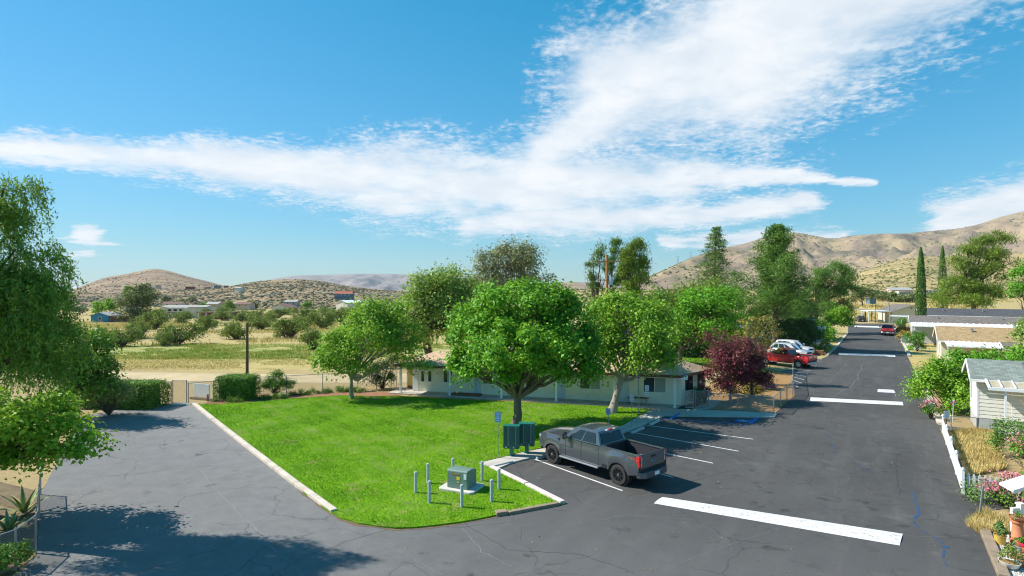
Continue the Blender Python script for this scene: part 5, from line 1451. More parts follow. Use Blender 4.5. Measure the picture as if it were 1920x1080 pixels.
# ---- transformer box, bollards
TGRN = mat('utility_green', (.155, .235, .20), .5, .1, 2, spec=.4)
c = G(866, 917); tb = thing('transformer_box', 'grey green electrical transformer box on a concrete pad in the lawn', 'transformer', (c.x, c.y, .06), R(-24))
tb.scale = (.83, .83, .86)
MB().prism([(.86, -.75), (.98, -.6), (.98, .6), (.86, .75), (-.86, .75), (-.98, .6), (-.98, -.6), (-.86, -.75)], -.06, .10).build('pad', CONC2, tb, bevel=.03)
MB().extrude([(-.58, -.5, .1), (-.58, .5, .1), (-.58, .5, .88), (-.58, .1, .98), (-.58, -.44, .98), (-.58, -.5, .92)], (1.16, 0, 0)).build('housing', TGRN, tb, bevel=.035, seg=3)
MB().box((0, .02, .985), (1.19, .06, .012)).build('lid_seam', TGRN, tb)
MB().box((-.586, -.12, .5), (.012, .02, .74)).build('door_seam', GALVD, tb)
YL = mat('label_yellow', (.75, .55, .04), .6, .1, 4, spec=.3); WL = mat('label_white', (.75, .76, .78), .6, .1, 4, spec=.3); OR = mat('paint_orange', (.6, .24, .05), .7, .2, 8, spec=.2)
MB().box((.07, -.506, .60), (.2, .012, .15)).build('warning_label', YL, tb)
MB().box((.46, -.506, .72), (.15, .012, .26)).build('notice_label', WL, tb)
def txt(name, s, size, m, parent, M, ext=.003):
    cu = bpy.data.curves.new(name, 'FONT'); cu.body = s; cu.size = size; cu.align_x = 'CENTER'; cu.align_y = 'CENTER'; cu.extrude = ext
    ob = bpy.data.objects.new(name, cu); COL.objects.link(ob)
    dg = bpy.context.evaluated_depsgraph_get(); me = bpy.data.meshes.new_from_object(ob.evaluated_get(dg))
    bpy.data.objects.remove(ob); me.transform(M)
    return link(name, me, m, parent)
FRONT = Matrix.Rotation(R(90), 4, 'X')
for i in range(7): MB().box((-.27 + .062 * i, -.506, .80 + rng.uniform(-.01, .01)), (.035, .012, .06)).build('stencil_mark', OR, tb)
for i in range(2): MB().box((.04 + .07 * i, -.506, .42), (.045, .012, .07)).build('stencil_mark', YL, tb)
for px, py in ((779.4, 923.5), (802.4, 906), (805, 942.5), (849.3, 895), (866, 950.5), (904, 901.5), (921.5, 940), (935.7, 917)):
    p = G(px, py, .06)
    o = thing('bollard', 'grey steel bollard post in the lawn around the transformer box', 'bollard', (p.x, p.y, .06), 0, 'bollards around the transformer box')
    MB().tube([(0, 0, -.1), (0, 0, .80)], .062, 14, cap=False).build('pipe', STEELP, o, smooth=True)
    MB().lathe([(.066, .80), (.066, .835), (.055, .855), (.02, .868)], 14).build('cap', STEELP, o, smooth='auto')

# ---- mailboxes
MGRN = mat('mailbox_green', (.012, .17, .125), .45, .12, 3, spec=.5, coat=.15)
MDRK = mat('mailbox_door', (.009, .085, .07), .45, .12, 3, spec=.5)
def cbu(px, py, rz, label):
    p = G(px, py, .07); t = thing('mailbox_cluster', label, 'mailbox', (p.x, p.y, .07), rz)
    MB().box((0, 0, .012), (.3, .3, .024)).build('base_plate', MGRN, t)
    MB().box((0, 0, .21), (.19, .19, .38)).build('pedestal', MGRN, t, bevel=.01)
    MB().box((0, 0, .94), (.80, .46, 1.12)).build('cabinet', MGRN, t, bevel=.015)
    MB().box((0, 0, 1.512), (.82, .48, .024)).build('roof_cap', MGRN, t)
    for ci in range(2):
        for ri in range(8):
            x = -.19 + .38 * ci; z = 1.42 - .118 * ri - .0
            h = .11
            d = MB().box((x, -.236, z), (.36, .014, h)).build('door', MDRK, t, bevel=.004)
            MB().box((x + .045 + .0, -.245, z + .012), (.045, .006, .032)).build('number_plate', WL, d)
            MB().lathe([(.009, 0), (.009, .008)], 8, (x + .12, -.245, z - .02), 'Y').build('lock', GALV, d)
        d = MB().box((-.19 + .38 * ci, -.236, .44), (.36, .014, .10)).build('parcel_door', MDRK, t)
        MB().box((-.25 + .38 * ci, -.245, .45), (.07, .006, .05)).build('number_plate', WL, d)
    return t
cbu(959.5, 853.5, R(-9), 'green cluster mailbox on a pedestal beside the blue and white signpost')
cbu(988, 848.5, R(-9), 'green cluster mailbox on a pedestal beside the grey pickup')

# ---- signposts
SGB = mat('sign_blue', (.16, .38, .72), .5, .08, 3, spec=.4); SGP = mat('sign_violet', (.60, .57, .70), .5, .1, 3, spec=.4); SGD = mat('sign_ink', (.16, .13, .32), .6, .1, 3, spec=.3); SGW = mat('sign_face_white', (.74, .74, .77), .5, .06, 3, spec=.4)
def sign(base, h, label, plates, post_m=GALV, rz=0.0, r=.027, grp=None, lean=0.0):
    t = thing('signpost', label, 'sign', base, rz, grp)
    if lean: t.rotation_euler = (0, lean, rz)
    MB().tube([(0, 0, -.05), (0, 0, h)], r, 8).build('post', post_m, t)
    for (z, w_, hh, m, ink, lines) in plates:
        pl = MB().box((0, -r - .008, z), (w_, .006, hh)).build('sign_plate', m, t, bevel=.002)
        n = len(lines)
        for i, (a, th) in enumerate(lines):
            zz = z + hh * (.5 - (i + .8) / (n + .6))
            # broken strokes stand in for lettering that the photograph does not resolve
            k = max(2, int(a * w_ / .035)); x = -a * w_ / 2
            for j in range(k):
                ww = a * w_ / k
                MB().box((x + ww * (j + .5), -r - .0125, zz), (ww * .72, .003, hh * th)).build('lettering', ink, pl)
    return t
SB = mat('sign_ink_blue', (.02, .08, .32), .6, .1, 3); INKW = WL
sign(G(933.5, 858, .07), 2.42, 'blue and white sign on a galvanised post beside the mailboxes', [(2.02, .30, .50, SGB, INKW, [(.7, .11), (.4, .11), (.8, .11), (.8, .11)])], rz=R(-4))
sign(G(1142, 803, .06), 1.15, 'violet and white bay sign on a thin post behind the grey pickup roof', [(1.02, .30, .38, SGP, SGD, [(.7, .12), (.8, .12), (.6, .12)])], rz=R(-14), lean=R(-3), r=.02)
sign(G(1184.5, 802, .07), 1.95, 'white bay sign on a thin post at the pavement edge by the grey pickup', [(1.78, .25, .42, SGW, SGD, [(.7, .1), (.8, .1), (.6, .1)])], rz=R(-30), r=.018)
sign(G(1213, 790.5, .07), 2.3, 'white double bay sign on a post between the two pale wheel stops', [(2.12, .25, .34, SGW, SGD, [(.7, .12), (.8, .12), (.6, .12)]), (1.78, .22, .22, SGW, SGD, [(.8, .2)])], rz=R(-10), r=.02)
sign(G(1197.5, 776, .06), 2.95, 'dark violet sign on a tall black post under the leaning tree', [(2.8, .2, .30, SGD, SGP, [(.6, .15), (.6, .15)]), (2.5, .22, .22, SGD, SGP, [(.6, .25)])], GALVD, rz=R(-14), r=.03)
sign(G(1774, 830), 1.75, 'small pale notice on a dark post behind the white picket fence', [(1.55, .32, .42, SGW, SGP, [(.6, .1), (.7, .1)])], TRIMB, rz=R(8), r=.03)

# ---- wheel stops
def stop(a, b, m, label, grp=None):
    A, B = G(*a), G(*b); d = B - A; L = d.length; d.normalize()
    c = (A + B) / 2; t = thing('wheel_stop', label, 'wheel stop', (c.x, c.y, .0), math.atan2(d.y, d.x), grp)
    MB().extrude([(-L / 2, -.085, 0), (-L / 2, .085, 0), (-L / 2, .06, .11), (-L / 2, .035, .13), (-L / 2, -.035, .13), (-L / 2, -.06, .11)], (L, 0, 0)).build('block', m, t, bevel=.012)
    for s in (-.35, .35): MB().lathe([(.018, .125), (.018, .137), (.012, .14)], 8, (s * L, 0, 0)).build('anchor_bolt', GALVD, t)
CGREY = mat('stop_concrete', (.47, .46, .45), .9, .15, 3, bump=.3, dirt=((.25, .24, .23), .5), spec=.2)
stop((918, 879), (961, 868.5), CGREY, 'grey wheel stop in the empty bay beside the lawn kerb')
stop((1006, 862), (1040, 852), CGREY, 'grey wheel stop under the front of the grey pickup')
stop((1184, 813), (1207, 803.5), CGREY, 'grey wheel stop in the bay beyond the grey pickup')
stop((1219, 797.5), (1236, 789.5), CONC2, 'pale wheel stop in the bay next to the blue lined one')
stop((1259, 786), (1274, 777.5), PAINTB, 'blue painted wheel stop in the accessible bay')
# ---- garden with chain link fence
gx = [G(1290, 766), G(1452, 776), G(1490, 742), G(1487, 703), G(1440, 690), G(1345, 706)]
sheet('garden_soil', gx, .012, MULCH, label='orange brown mulch of the fenced garden', kind='structure')
mb = MB(); c = G(1412, 758)
n = 14; vs = [(c.x, c.y, .55)]; fs = []
for r_, z_ in ((.7, .42), (1.4, .2), (2.1, .0)):
    for j in range(n):
        a = 2 * math.pi * j / n; k = 1 + .15 * math.sin(3 * a)
        vs.append((c.x + r_ * k * math.cos(a), c.y + r_ * k * .8 * math.sin(a), z_ + rng.uniform(-.03, .03) * (z_ > 0)))
fs += [(0, 1 + j, 1 + (j + 1) % n) for j in range(n)]
for q in range(2): fs += [(1 + q * n + j, 1 + (q + 1) * n + j, 1 + (q + 1) * n + (j + 1) % n, 1 + q * n + (j + 1) % n) for j in range(n)]
mb.add(vs, fs); tag(mb.build('mulch_mound', MULCH, smooth=True), 'orange brown mulch mound round the dark plum trunk', kind='structure')
slab('garden_path', pxl([(1300, 768), (1330, 768), (1353, 753), (1325, 748)]), -.03, .03, CONC, label='concrete garden path behind the fence gate', kind='structure')
chain('chain_link_fence', 'silver chain link fence around the garden with plum trees', [G(1329, 767.5), G(1383, 771), G(1451, 776), G(1486, 741), G(1487, 702)], 1.15, GALV, every=2.4, post=.035, wr=.004)
gt = chain('chain_link_gate', 'small chain link gate beside the right end of the white building', [G(1286, 766), G(1300, 766.5)], 1.25, GALV, bottom=True)
chain('chain_link_gate', 'open chain link gate leaf beside the garden path', [G(1303, 766), G(1328, 764)], 1.2, GALV, bottom=True)
for px, py, lb in ((1322, 757, 'rose shrub with dark leaves by the building side wall'), (1305, 762, 'small dark potted shrub inside the garden gate')):
    p = G(px, py); bush('rose_shrub', lb, (p.x, p.y, 0), [(0, 0, .8, .45, .45, .6)], 22, 1100, .1, LM_PLUM if px == 1322 else LM_DKHD, .16)
PLNT = mat('planter_teal', (.05, .33, .36), .5, .15, 3, spec=.4); TERR = mat('terracotta', (.55, .22, .11), .85, .15, 4, bump=.2, dirt=((.4, .25, .18), .4), spec=.2)
def pot(base, prof, m, label, plant=None, name='flower_pot'):
    t = thing(name, label, 'flower pot', base)
    MB().lathe(prof, 18, cap=True).build('pot', m, t, smooth='auto')
    top = max(h for r, h in prof); rr = [r for r, h in prof if h == top][0]
    MB().lathe([(rr * .9, top - .04), (.01, top - .02)], 14, cap=False).build('soil', MULCH, t)
    if plant:
        lm, lw, lh, n, lf = plant
        C, Lb, P_, N_, var = crown_pts([(0, 0, top + lh * .5, lw, lw, lh * .5)], 14, n, lw * .3, .9, .2, -.9, .4)
        P_[:, 2] = np.maximum(P_[:, 2], top - .03)
        leafobj('plant', P_, N_, lf * rng.uniform(.7, 1.3, len(P_)), .5, var, lm, t)['kind'] = 'stuff'
    return t
PROF = lambda r, h: [(r * .7, 0), (r * .95, h * .85), (r * 1.08, h * .86), (r * 1.1, h), (r * .95, h), (r * .9, h * .9)]
p = G(1448, 728); pot((p.x, p.y, .012), PROF(.22, .35), PLNT, 'teal planter pot with a small plant in the garden', (LM_MID, .22, .4, 120, .1))
pt = thing('garden_table', 'reddish wooden garden bench beside the building end', 'bench', (14.9, 46.4, .012), R(-20))
for y_ in (-.2, 0, .2): MB().box((0, y_, .45), (1.6, .17, .05)).build('plank', WOODR, pt)
for sx in (-.7, .7): MB().box((sx, 0, .21), (.1, .5, .42)).build('leg', WOODR, pt)

# ---- perimeter fence, gate, panel and poles on the left
fl = [G(196, 749), G(321, 757)]
fp = [G(353, 757), G(400, 752), G(469, 744), G(537, 740), G(605, 736), G(660, 734), G(706, 731)]
chain('chain_link_fence', 'chain link fence behind the long clipped hedge', [G(120, 746), G(321, 757)], 1.55, GALVD, every=3, wr=.003, sp=.1)
chain('chain_link_fence', 'chain link fence along the dirt track behind the lawn', fp, 1.5, GALVD, every=3.0, wr=.003, sp=.1)
chain('chain_link_gate', 'narrow chain link gate at the end of the paved lane', [G(324, 757), G(350, 757)], 1.7, GALVD, bottom=True, wr=.003, sp=.1)
p = G(378, 749)
pn = thing('slatted_panel', 'low white slatted panel standing on a timber beside the square hedge', 'panel', (p.x, p.y, 0), R(-20))
for i in range(4): MB().box((0, 0, .33 + .25 * i), (1.6, .05, .235)).build('slat', WHITE, pn, bevel=.008)
for sx in (-.7, .7): MB().box((sx, .055, .62), (.08, .06, 1.2)).build('upright', WHITE, pn)
MB().box((.1, -.05, .08), (2.3, .2, .16)).build('sill_beam', TIMB, pn)
MB().box((.95, -.3, .25), (.09, .09, .5)).build('stub_post', TRIMB, pn)
slab('gate_step', pxl([(322, 760), (356, 760), (350, 755), (326, 755)]), -.03, .04, CONC, label='small concrete apron at the lane gate', kind='structure')
BEDM = mat('bed_bark', (.30, .155, .09), .95, .3, 3, bump=.6, spec=.1)
sheet('planting_bed', pxl([(380, 760), (480, 755), (560, 748), (640, 743), (700, 745), (752, 742), (745, 735), (660, 735), (537, 741), (469, 745), (390, 753)]), .011, BEDM, label='reddish bark bed behind the lawn', kind='structure')
POLE = mat('pole_wood', (.16, .105, .07), .95, .25, 4, bump=.5, stretch=(1, 1, .15), spec=.1); POLEO = mat('pole_wood_orange', (.42, .21, .09), .95, .2, 4, bump=.5, stretch=(1, 1, .15), spec=.1)
def pole(base, h, label, r=.13, arms=(), m=POLE, can=False, grp=None):
    t = thing('utility_pole', label, 'pole', base, 0, grp)
    MB().tube([(0, 0, -.1), (0, 0, h)], [r, r * .75], 10).build('shaft', m, t, smooth='auto')
    for z, L, rz in arms:
        d = Vector((math.cos(rz), math.sin(rz), 0)) * L / 2
        a = MB().beam(Vector((0, 0, z)) - d + Vector((0, -r, 0)), Vector((0, 0, z)) + d + Vector((0, -r, 0)), .1, .12).build('crossarm', m, t)
        for s in (-.9, -.45, .45, .9):
            MB().lathe([(.03, 0), (.06, .06), (.06, .1), (.03, .16)], 8, d * s + Vector((0, -r, z + .06))).build('insulator', GALVD, a)
    if can:
        c_ = MB().lathe([(.02, -.45), (.24, -.45), (.26, .42), (.2, .5), (.02, .52)], 14, (.42, 0, h - 3.0)).build('transformer_can', mat('can_grey', (.45, .55, .60), .5, .08, 2, spec=.4), t, smooth='auto')
        MB().box((.15, 0, h - 2.9), (.3, .1, .12)).build('bracket', GALVD, t)
    return t
p = G(463.5, 733); pole((p.x, p.y, 0), 5.6, 'bare brown wooden pole behind the square hedge', .13)
pole(((1138 - 960) * 66 / FP, 66, 0), 12.3, 'tall orange brown power pole with two crossarms and a transformer can', .19, ((11.5, 2.9, .12), (9.4, 2.2, .5)), POLEO, True)
for px, pt_, pb, Y in ((588, 545, 585, 290), (420, 547, 586, 300), (312, 558, 580, 300), (362, 562, 582, 290), (155, 571, 592, 260)):
    x = (px - 960) * Y / FP; zb = float(terr(x, Y)); zt = CH + (540 - pt_) * Y / FP
    pole((x, Y, zb), zt - zb, 'thin dark power pole in the far valley below the hills', .17, ((zt - zb - .5, 2.2, .3),), grp='far power poles')
for px, pt_, Y, lb in ((1641, 574, 142, 'thin dark lamp pole at the street end'), (1746, 528, 260, 'thin pole in the golden field')):
    x = (px - 960) * Y / FP; zb = float(terr(x, Y)); pole((x, Y, zb), CH + (540 - pt_) * Y / FP - zb, lb, .1)
def cable(name, label, a, b, sag, r, grp=None):
    a, b = Vector(a), Vector(b)
    pts = [a.lerp(b, i / 14) - Vector((0, 0, sag * 4 * (i / 14) * (1 - i / 14))) for i in range(15)]
    tag(MB().tube(pts, r, 4).build(name, GALVD), label, 'cable', grp)
Yp = 300
cable('power_cable', 'long power line crossing below the brown hill', ((150 - 960) * .24, 262, 4.2), ((420 - 960) * Yp / FP, Yp, 6.0), 1.0, .035)
cable('power_cable', 'long power line crossing in front of the scrub hill', ((420 - 960) * Yp / FP, Yp, 6.0), ((588 - 960) * 290 / FP, 290, 6.6), 1.0, .035)
cable('power_cable', 'long power line running from the valley pole behind the lawn trees', ((588 - 960) * 290 / FP, 290, 6.6), (-10, 250, 6.3), 1.0, .035)
# pylons on the mountain shoulder
for px, py, pt_ in ((1271, 492, 481), (1295, 485, 473)):
    Y = 2350; x = (px - 960) * Y / FP; z0 = CH + (540 - py) * Y / FP - 6; h = (py - pt_) * Y / FP + 6
    t = thing('power_pylon', 'tiny lattice power pylon on the mountain shoulder', 'pylon', (x, Y, z0), 0, 'pylons on the mountain shoulder')
    mb = MB()
    for sx in (-1, 1):
        for sy in (-1, 1): mb.beam((sx * 4, sy * 4, 0), (sx * 1.5, sy * 1.5, h * .75), .5, .5)
    for k in range(5):
        z = h * .15 * k; q = 4 - 2.5 * k / 5
        mb.beam((-q, 0, z), (q - .5, 0, z + h * .15), .35, .35); mb.beam((q, 0, z), (-q + .5, 0, z + h * .15), .35, .35)
    mb.build('tower', GALVD, t)
    for sx in (-1, 1): MB().beam((sx * 1.2, 0, h * .75), (sx * 5, 0, h), .5, .5).build('arm', GALVD, t)
    MB().beam((-9, 0, h), (9, 0, h), .6, .6).build('crossarm', GALVD, t)

# ---- fence and yard at the left foreground
chain('chain_link_fence', 'weathered chain link fence curving along the paved lane', [Vector((-19.4, 23.7, 0)), Vector((-17.4, 21.2, 0)), Vector((-15.25, 18.45, 0)), Vector((-14.95, 17.35, 0)), Vector((-15.4, 16.2, 0)), Vector((-16.6, 15.2, 0))], 1.22, GALV, post=.03, wr=.004, sp=.065)
sheet('yard', [(-19.6, 24.0), (-15.1, 18.3), (-14.75, 16.5), (-16.1, 12), (-40, 8), (-40, 33)], .006, mat('yard_soil', (.17, .125, .075), .95, .35, 1.2, bump=.7, bscale=12, dirt=((.33, .27, .12), .6), spec=.1), label='bare soil yard behind the curving lane fence', kind='structure')
# ================================================================== MOBILE HOMES
SIDW = mat('siding_white', (.82, .79, .69), .7, .06, 1.2, bump=.1, dirt=((.5, .48, .4), .3), spec=.25)
SIDG = mat('siding_grey', (.55, .57, .58), .7, .06, 1.2, spec=.25); SIDC = mat('siding_cream', (.68, .62, .46), .7, .06, 1.2, spec=.25); SIDT = mat('siding_taupe', (.45, .40, .34), .7, .08, 1.2, spec=.25)
SKIRT = mat('skirting', (.50, .50, .48), .8, .15, 2, dirt=((.3, .29, .27), .5), spec=.2)
LICH = mat('fibre_panel_weathered', (.40, .34, .24), .9, .2, 2, dirt=((.62, .58, .5), .7), spec=.15)
RZ = math.atan2(RN.y, RN.x)      # local x runs away from the street, local y runs up the street
def home(name, label, corner, L, Wd, ev, rd, wall, roof, sk=.75, boards=0, trim=WHITE, wins=(), ov=.35, vents=0, rz=RZ):
    """single home: corner = street side corner nearest the camera; x away from the street, y along the street"""
    t = thing(name, label, 'house', corner, rz)
    MB().bb(.03, L, .03, Wd - .03, 0, sk).build('skirting', SKIRT, t)
    wl_ = MB()
    wl_.extrude([(0, 0, sk), (0, Wd, sk), (0, Wd, ev), (0, Wd / 2, rd - .12), (0, 0, ev)], (L, 0, 0)); wl_ = wl_.build('wall', wall, t)
    a, b = -ov, L + ov
    sl_ = (rd - ev) / (Wd / 2)
    e = ev - ov * sl_
    rf = roofquad('roof', [((a, -ov, e), (b, -ov, e), (b, Wd / 2, rd), (a, Wd / 2, rd)), ((b, Wd + ov, e), (a, Wd + ov, e), (a, Wd / 2, rd), (b, Wd / 2, rd))], roof, t, .06)
    for y0, y1 in ((-ov, Wd / 2), (Wd + ov, Wd / 2)):
        MB().beam((a - .02, y0, e - .1), (a - .02, y1, rd - .1), .04, .19).build('barge_board', trim, t)
    MB().beam((a, -ov - .03, e - .09), (b, -ov - .03, e - .09), .05, .16).build('gutter', trim, t)
    for i in range(boards):
        h = (ev - sk) / boards
        MB().box((L / 2, -.018, sk + h * (i + .5)), (L - .02, .035, h - .018), M=Matrix.Translation((L / 2, -.02, sk + h * (i + .5))) @ Matrix.Rotation(R(-4), 4, 'X')).build('siding_board', wall, wl_)
    for s, o, w_, z, h in wins:
        if s == 'f': window(t, (0, o, 0), (0, 1, 0), (-1, 0, 0), w_, h, z, trim, GLASSB, 2)
        else: window(t, (o, -.03, 0), (1, 0, 0), (0, -1, 0), w_, h, z, trim, GLASSB, 2)
    for i in range(vents):
        x = L * (.15 + .7 * i / max(1, vents - 1)) if vents > 1 else L * .4
        y = Wd * .3; z = ev + sl_ * y
        MB().lathe([(.09, -.1), (.09, .28), (.16, .29), (.16, .36), (.02, .4)], 10, (x, y, z)).build('roof_vent', GALV, rf)
    return t
# nearest pale home
c = G(1832, 808)
h1 = home('mobile_home', 'pale cream sided mobile home with grey green shingle roof beside the leafy bush', (c.x, c.y, 0), 15, 3.5, 3.3, 4.12, SIDW, SH_GY, .8, 11, wins=(('f', 1.9, 1.0, 1.5, 1.5),), ov=.35, vents=2)
for z0 in (.8,):
    MB().bb(-.03, .07, -.05, .05, z0, 3.25).build('corner_board', WHITE, h1)
for i, xx in enumerate((.5, 1.6)):
    MB().extrude([(xx - .45, -.03, 0.02), (xx + .3, -.03, 0.02), (xx + .25, -.05, .78), (xx - .4, -.05, .78)], (0, -.02, 0)).build('skirting_panel', [SKIRT, CONC2][i], h1)
pc = thing('patio_cover', 'white slatted patio cover with weathered panels on the pale home', 'patio cover', (c.x, c.y, 0), RZ)
y0, y1, z0, z1 = -.42, -1.9, 3.1, 2.86
for x0 in (.35, 9.6): MB().beam((x0, y0, z0 + .03), (x0, y1, z1 + .03), .1, .14).build('side_beam', WHITEM, pc)
for i in range(16):
    x = .35 + .58 * (i + 1)
    MB().beam((x, y0, z0 + .05), (x, y1 * .96, z1 + .06), .07, .07).build('rafter', WHITEM, pc)
for i in range(16):
    x = .35 + .58 * i
    MB().quad((x + .04, y0, z0), (x + .54, y0, z0), (x + .54, y1, z1), (x + .04, y1, z1)).build('panel', LICH, pc)
MB().beam((.3, y1 - .06, z1 - .02), (9.7, y1 - .06, z1 - .02), .12, .17).build('gutter', WHITEM, pc)
for x in (1.05, 4.2, 7.2): MB().bb(x - .05, x + .05, y1 - .02, y1 + .08, 0, z1 - .1).build('post', WHITEM, pc)
MB().bb(1.5, 1.56, -.55, -.49, 0, 3.05).build('post', WHITEM, pc)
# second: tan double wide
c2 = Vector((44.9, 60.2, 0))
h2 = home('mobile_home', 'wide mobile home with tan shingle roof behind the tall green hedge bush', c2 + RD * .3, 18, 6.6, 3.15, 4.35, SIDC, SH_TAN, .7, 0, wins=(('f', 1.0, 1.4, 1.4, 1.2), ('f', 4.0, 1.4, 1.4, 1.2)), vents=3)
MB().box((7, 2.2, 4.0), (.9, .45, .12)).build('skylight', WHITEM, h2); MB().box((4, 2.6, 3.98), (.9, .12, .06)).build('skylight', CONC2, h2); MB().box((4.1, .8, 3.4), (.9, .12, .06)).build('skylight', CONC2, h2)
ck = MB().box((9.3, 1.0, 3.75), (.55, .55, .9)).build('chimney', GALVD, h2); MB().box((9.3, 1.0, 4.25), (.75, .75, .16)).build('chimney_cap', TRIMB, ck)
def awning(label, corner, x0, x1, y0, y1, z0, z1, ribs, m=WHITEM, posts=()):
    t = thing('awning', label, 'awning', corner, RZ)
    n = ribs
    mb = MB()
    w_ = (x1 - x0) / n
    for i in range(n):
        a = x0 + w_ * i
        MB().extrude([(a, y0, z0), (a + w_ * .8, y0, z0), (a + w_ * .8, y0, z0 + .03), (a + w_ * .85, y0, z0 + .07), (a + w_ * .97, y0, z0 + .07), (a + w_ * .97, y0, z0 - .005), (a, y0, z0 - .005)], (0, y1 - y0, z1 - z0)).build('roof_pan', m, t)
    MB().beam((x0, y0, z0 - .05), (x1, y0, z0 - .05), .06, .12).build('front_beam', m, t)
    for x in posts: MB().bb(x - .05, x + .05, y0, y0 + .1, 0, z0 - .1).build('post', m, t)
    return t
awning('white ribbed awning on the front of the tan roofed home', c2, .2, 4.4, -3.0, .1, 2.75, 3.0, 10, posts=(.3, 4.2))
h2b = home('mobile_home', 'lower taupe roofed annex beside the white ribbed awning', c2 + RN * 4.8 - RD * 3.6, 14, 3.5, 2.9, 3.25, SIDT, SH_GB, .6, 0, vents=1)
# third: white metal roof in front, taupe behind
c3 = Vector((60.2, 86.5, 0))
h3 = home('mobile_home', 'mobile home with taupe roof behind the long white metal carport', c3 + RD * 3.6, 22, 6.4, 3.2, 4.15, SIDG, SH_GB, .7, 0, wins=(('f', .8, 1.2, 1.4, 1.2), ('f', 3.6, 1.2, 1.4, 1.2)), vents=3)
awning('long white metal carport roof beside the taupe roofed home', c3, -.2, 21, -.6, 3.4, 2.85, 3.2, 30, posts=(.2, 3.6, 7.2, 12))
MB_ = MB().bb(.2, .26, .2, 3.2, 0, 1.0); tag(MB_.build('porch_screen', DOORB), 'pale blue porch screen under the white carport', 'screen')
# fourth: dark roof
c4 = Vector((80.3, 113.5, 0))
home('mobile_home', 'wide mobile home with dark charcoal roof and white skylights', c4, 26, 7.2, 3.3, 4.5, SIDW, SH_DK, .7, 0, wins=(('f', 1, 1.2, 1.4, 1.2), ('f', 4.4, 1.2, 1.4, 1.2)), vents=4)
awning('white awning edge in front of the dark roofed home', c4, 0, 11, -3.6, -.3, 2.8, 3.05, 16, posts=(.1, 3.5, 7))
pc2 = thing('porch', 'white porch with steps beside the narrow cypress', 'porch', (71.5, 108.5, 0), RZ)
MB().bb(0, 3, 0, 3, 0, .7).build('deck', WHITE, pc2)
for x in (0.05, 1.5, 2.95): MB().bb(x - .05, x + .05, 0, .1, .7, 3.1).build('post', WHITE, pc2)
MB().bb(-.2, 3.2, -.2, 3.2, 3.1, 3.22).build('roof', WHITEM, pc2)
for i in range(4): MB().bb(-.3 * (i + 1), -.3 * i, .6, 2.4, 0, .7 - .16 * (i + 1)).build('step', CONC2, pc2)
for i in range(10): MB().bb(.1 + .29 * i, .14 + .29 * i, .02, .06, .7, 1.6).build('baluster', WHITE, pc2)
# fifth: gabled house closing the street
p5 = G(1672, 605)
h5 = thing('gabled_house', 'cream gabled house with carport at the end of the street', 'house', (p5.x, p5.y, 0), R(-14))
MB().extrude([(0, 0, 0), (8.5, 0, 0), (8.5, 0, 2.9), (4.2, 0, 4.3), (0, 0, 2.9)], (0, 9, 0)).build('wall', SIDC, h5)
roofquad('roof', [((-.5, -.4, 2.72), (-.5, 9.4, 2.72), (4.2, 9.4, 4.42), (4.2, -.4, 4.42)), ((8.95, 9.4, 2.75), (8.95, -.4, 2.75), (4.2, -.4, 4.42), (4.2, 9.4, 4.42))], SH_GB, h5, .08)
for a, b in (((-.5, -.43, 2.64), (4.2, -.43, 4.34)), ((8.95, -.43, 2.67), (4.2, -.43, 4.34))): MB().beam(a, b, .05, .2).build('barge_board', SIDG, h5)
MB().lathe([(.3, 0), (.3, .04)], 6, (4.2, -.03, 3.6), 'Y').build('gable_vent', GALVD, h5)
window(h5, (5, 0, 0), (1, 0, 0), (0, -1, 0), 1.6, 1.2, 1.0)
MB().tube([(-.3, 1, 2.6), (-.3, 1, 5.0)], .16, 10).build('flue', GALVD, h5)
cp = thing('carport', 'open white framed carport beside the cream gabled house', 'carport', (p5.x - 5.2, p5.y + .8, 0), R(-14))
for x in (0.1, 4.6):
    for y in (0.1, 4.6): MB().bb(x - .09, x + .09, y - .09, y + .09, 0, 2.7).build('post', WHITEM, cp)
MB().bb(-.2, 4.9, -.2, 4.9, 2.7, 2.84).build('roof', WHITEM, cp)
# left of the street: flat carport and brown roofed homes among the pines
cL = Vector((27.5, 83.0, 0))
hl = thing('carport', 'long flat carport with white roof edge behind the oleander hedge', 'carport', cL, R(-8))
MB().bb(0, 16.5, 0, 5, 2.85, 3.0).build('roof', mat('roof_slate_blue', (.20, .24, .30), .7, .1, 1, spec=.2), hl)
MB().bb(-.1, 16.6, -.12, 0, 2.75, 3.12).build('fascia', WHITEM, hl)
for i in range(13): MB().box((7.6 + .68 * i, -.6, 2.55), (.34, 1.2, .05), M=Matrix.Translation((7.6 + .68 * i, -.65, 2.6)) @ Matrix.Rotation(R(18), 4, 'X')).build('awning_slat', WHITEM, hl)
for x in (.2, 4.2, 8.2, 12.2, 16.2): MB().bb(x - .06, x + .06, .2, .32, 0, 2.86).build('post', WHITEM, hl)
MB().bb(.5, 16.2, 4.2, 4.4, 0, 2.86).build('back_wall', SIDT, hl)
home('mobile_home', 'brown roofed pale home behind the flat carport, beside the umbrella pine', (46.0, 96, 0), 4.2, 7, 3.4, 4.0, SIDT, SH_GB, .6, rz=R(-8))
home('mobile_home', 'brown roofed pale home behind the flat carport, below the big dense pine', (36.2, 92, 0), 5.2, 6, 3.5, 4.1, SIDW, SH_GB, .6, rz=R(-8))
ce = thing('carport', 'slanted white carport roof at the far left of the street end', 'carport', (87.3, 148, 0), R(-14))
MB().extrude([(-.2, -.2, 3.3), (4.8, -.2, 2.6), (4.8, -.2, 2.75), (-.2, -.2, 3.45)], (0, 5, 0)).build('roof', WHITEM, ce)
for x, z in ((0, 3.3), (4.6, 2.65)):
    for y in (0, 4.6): MB().bb(x - .1, x + .1, y - .1, y + .1, 0, z).build('post', TRIMB, ce)
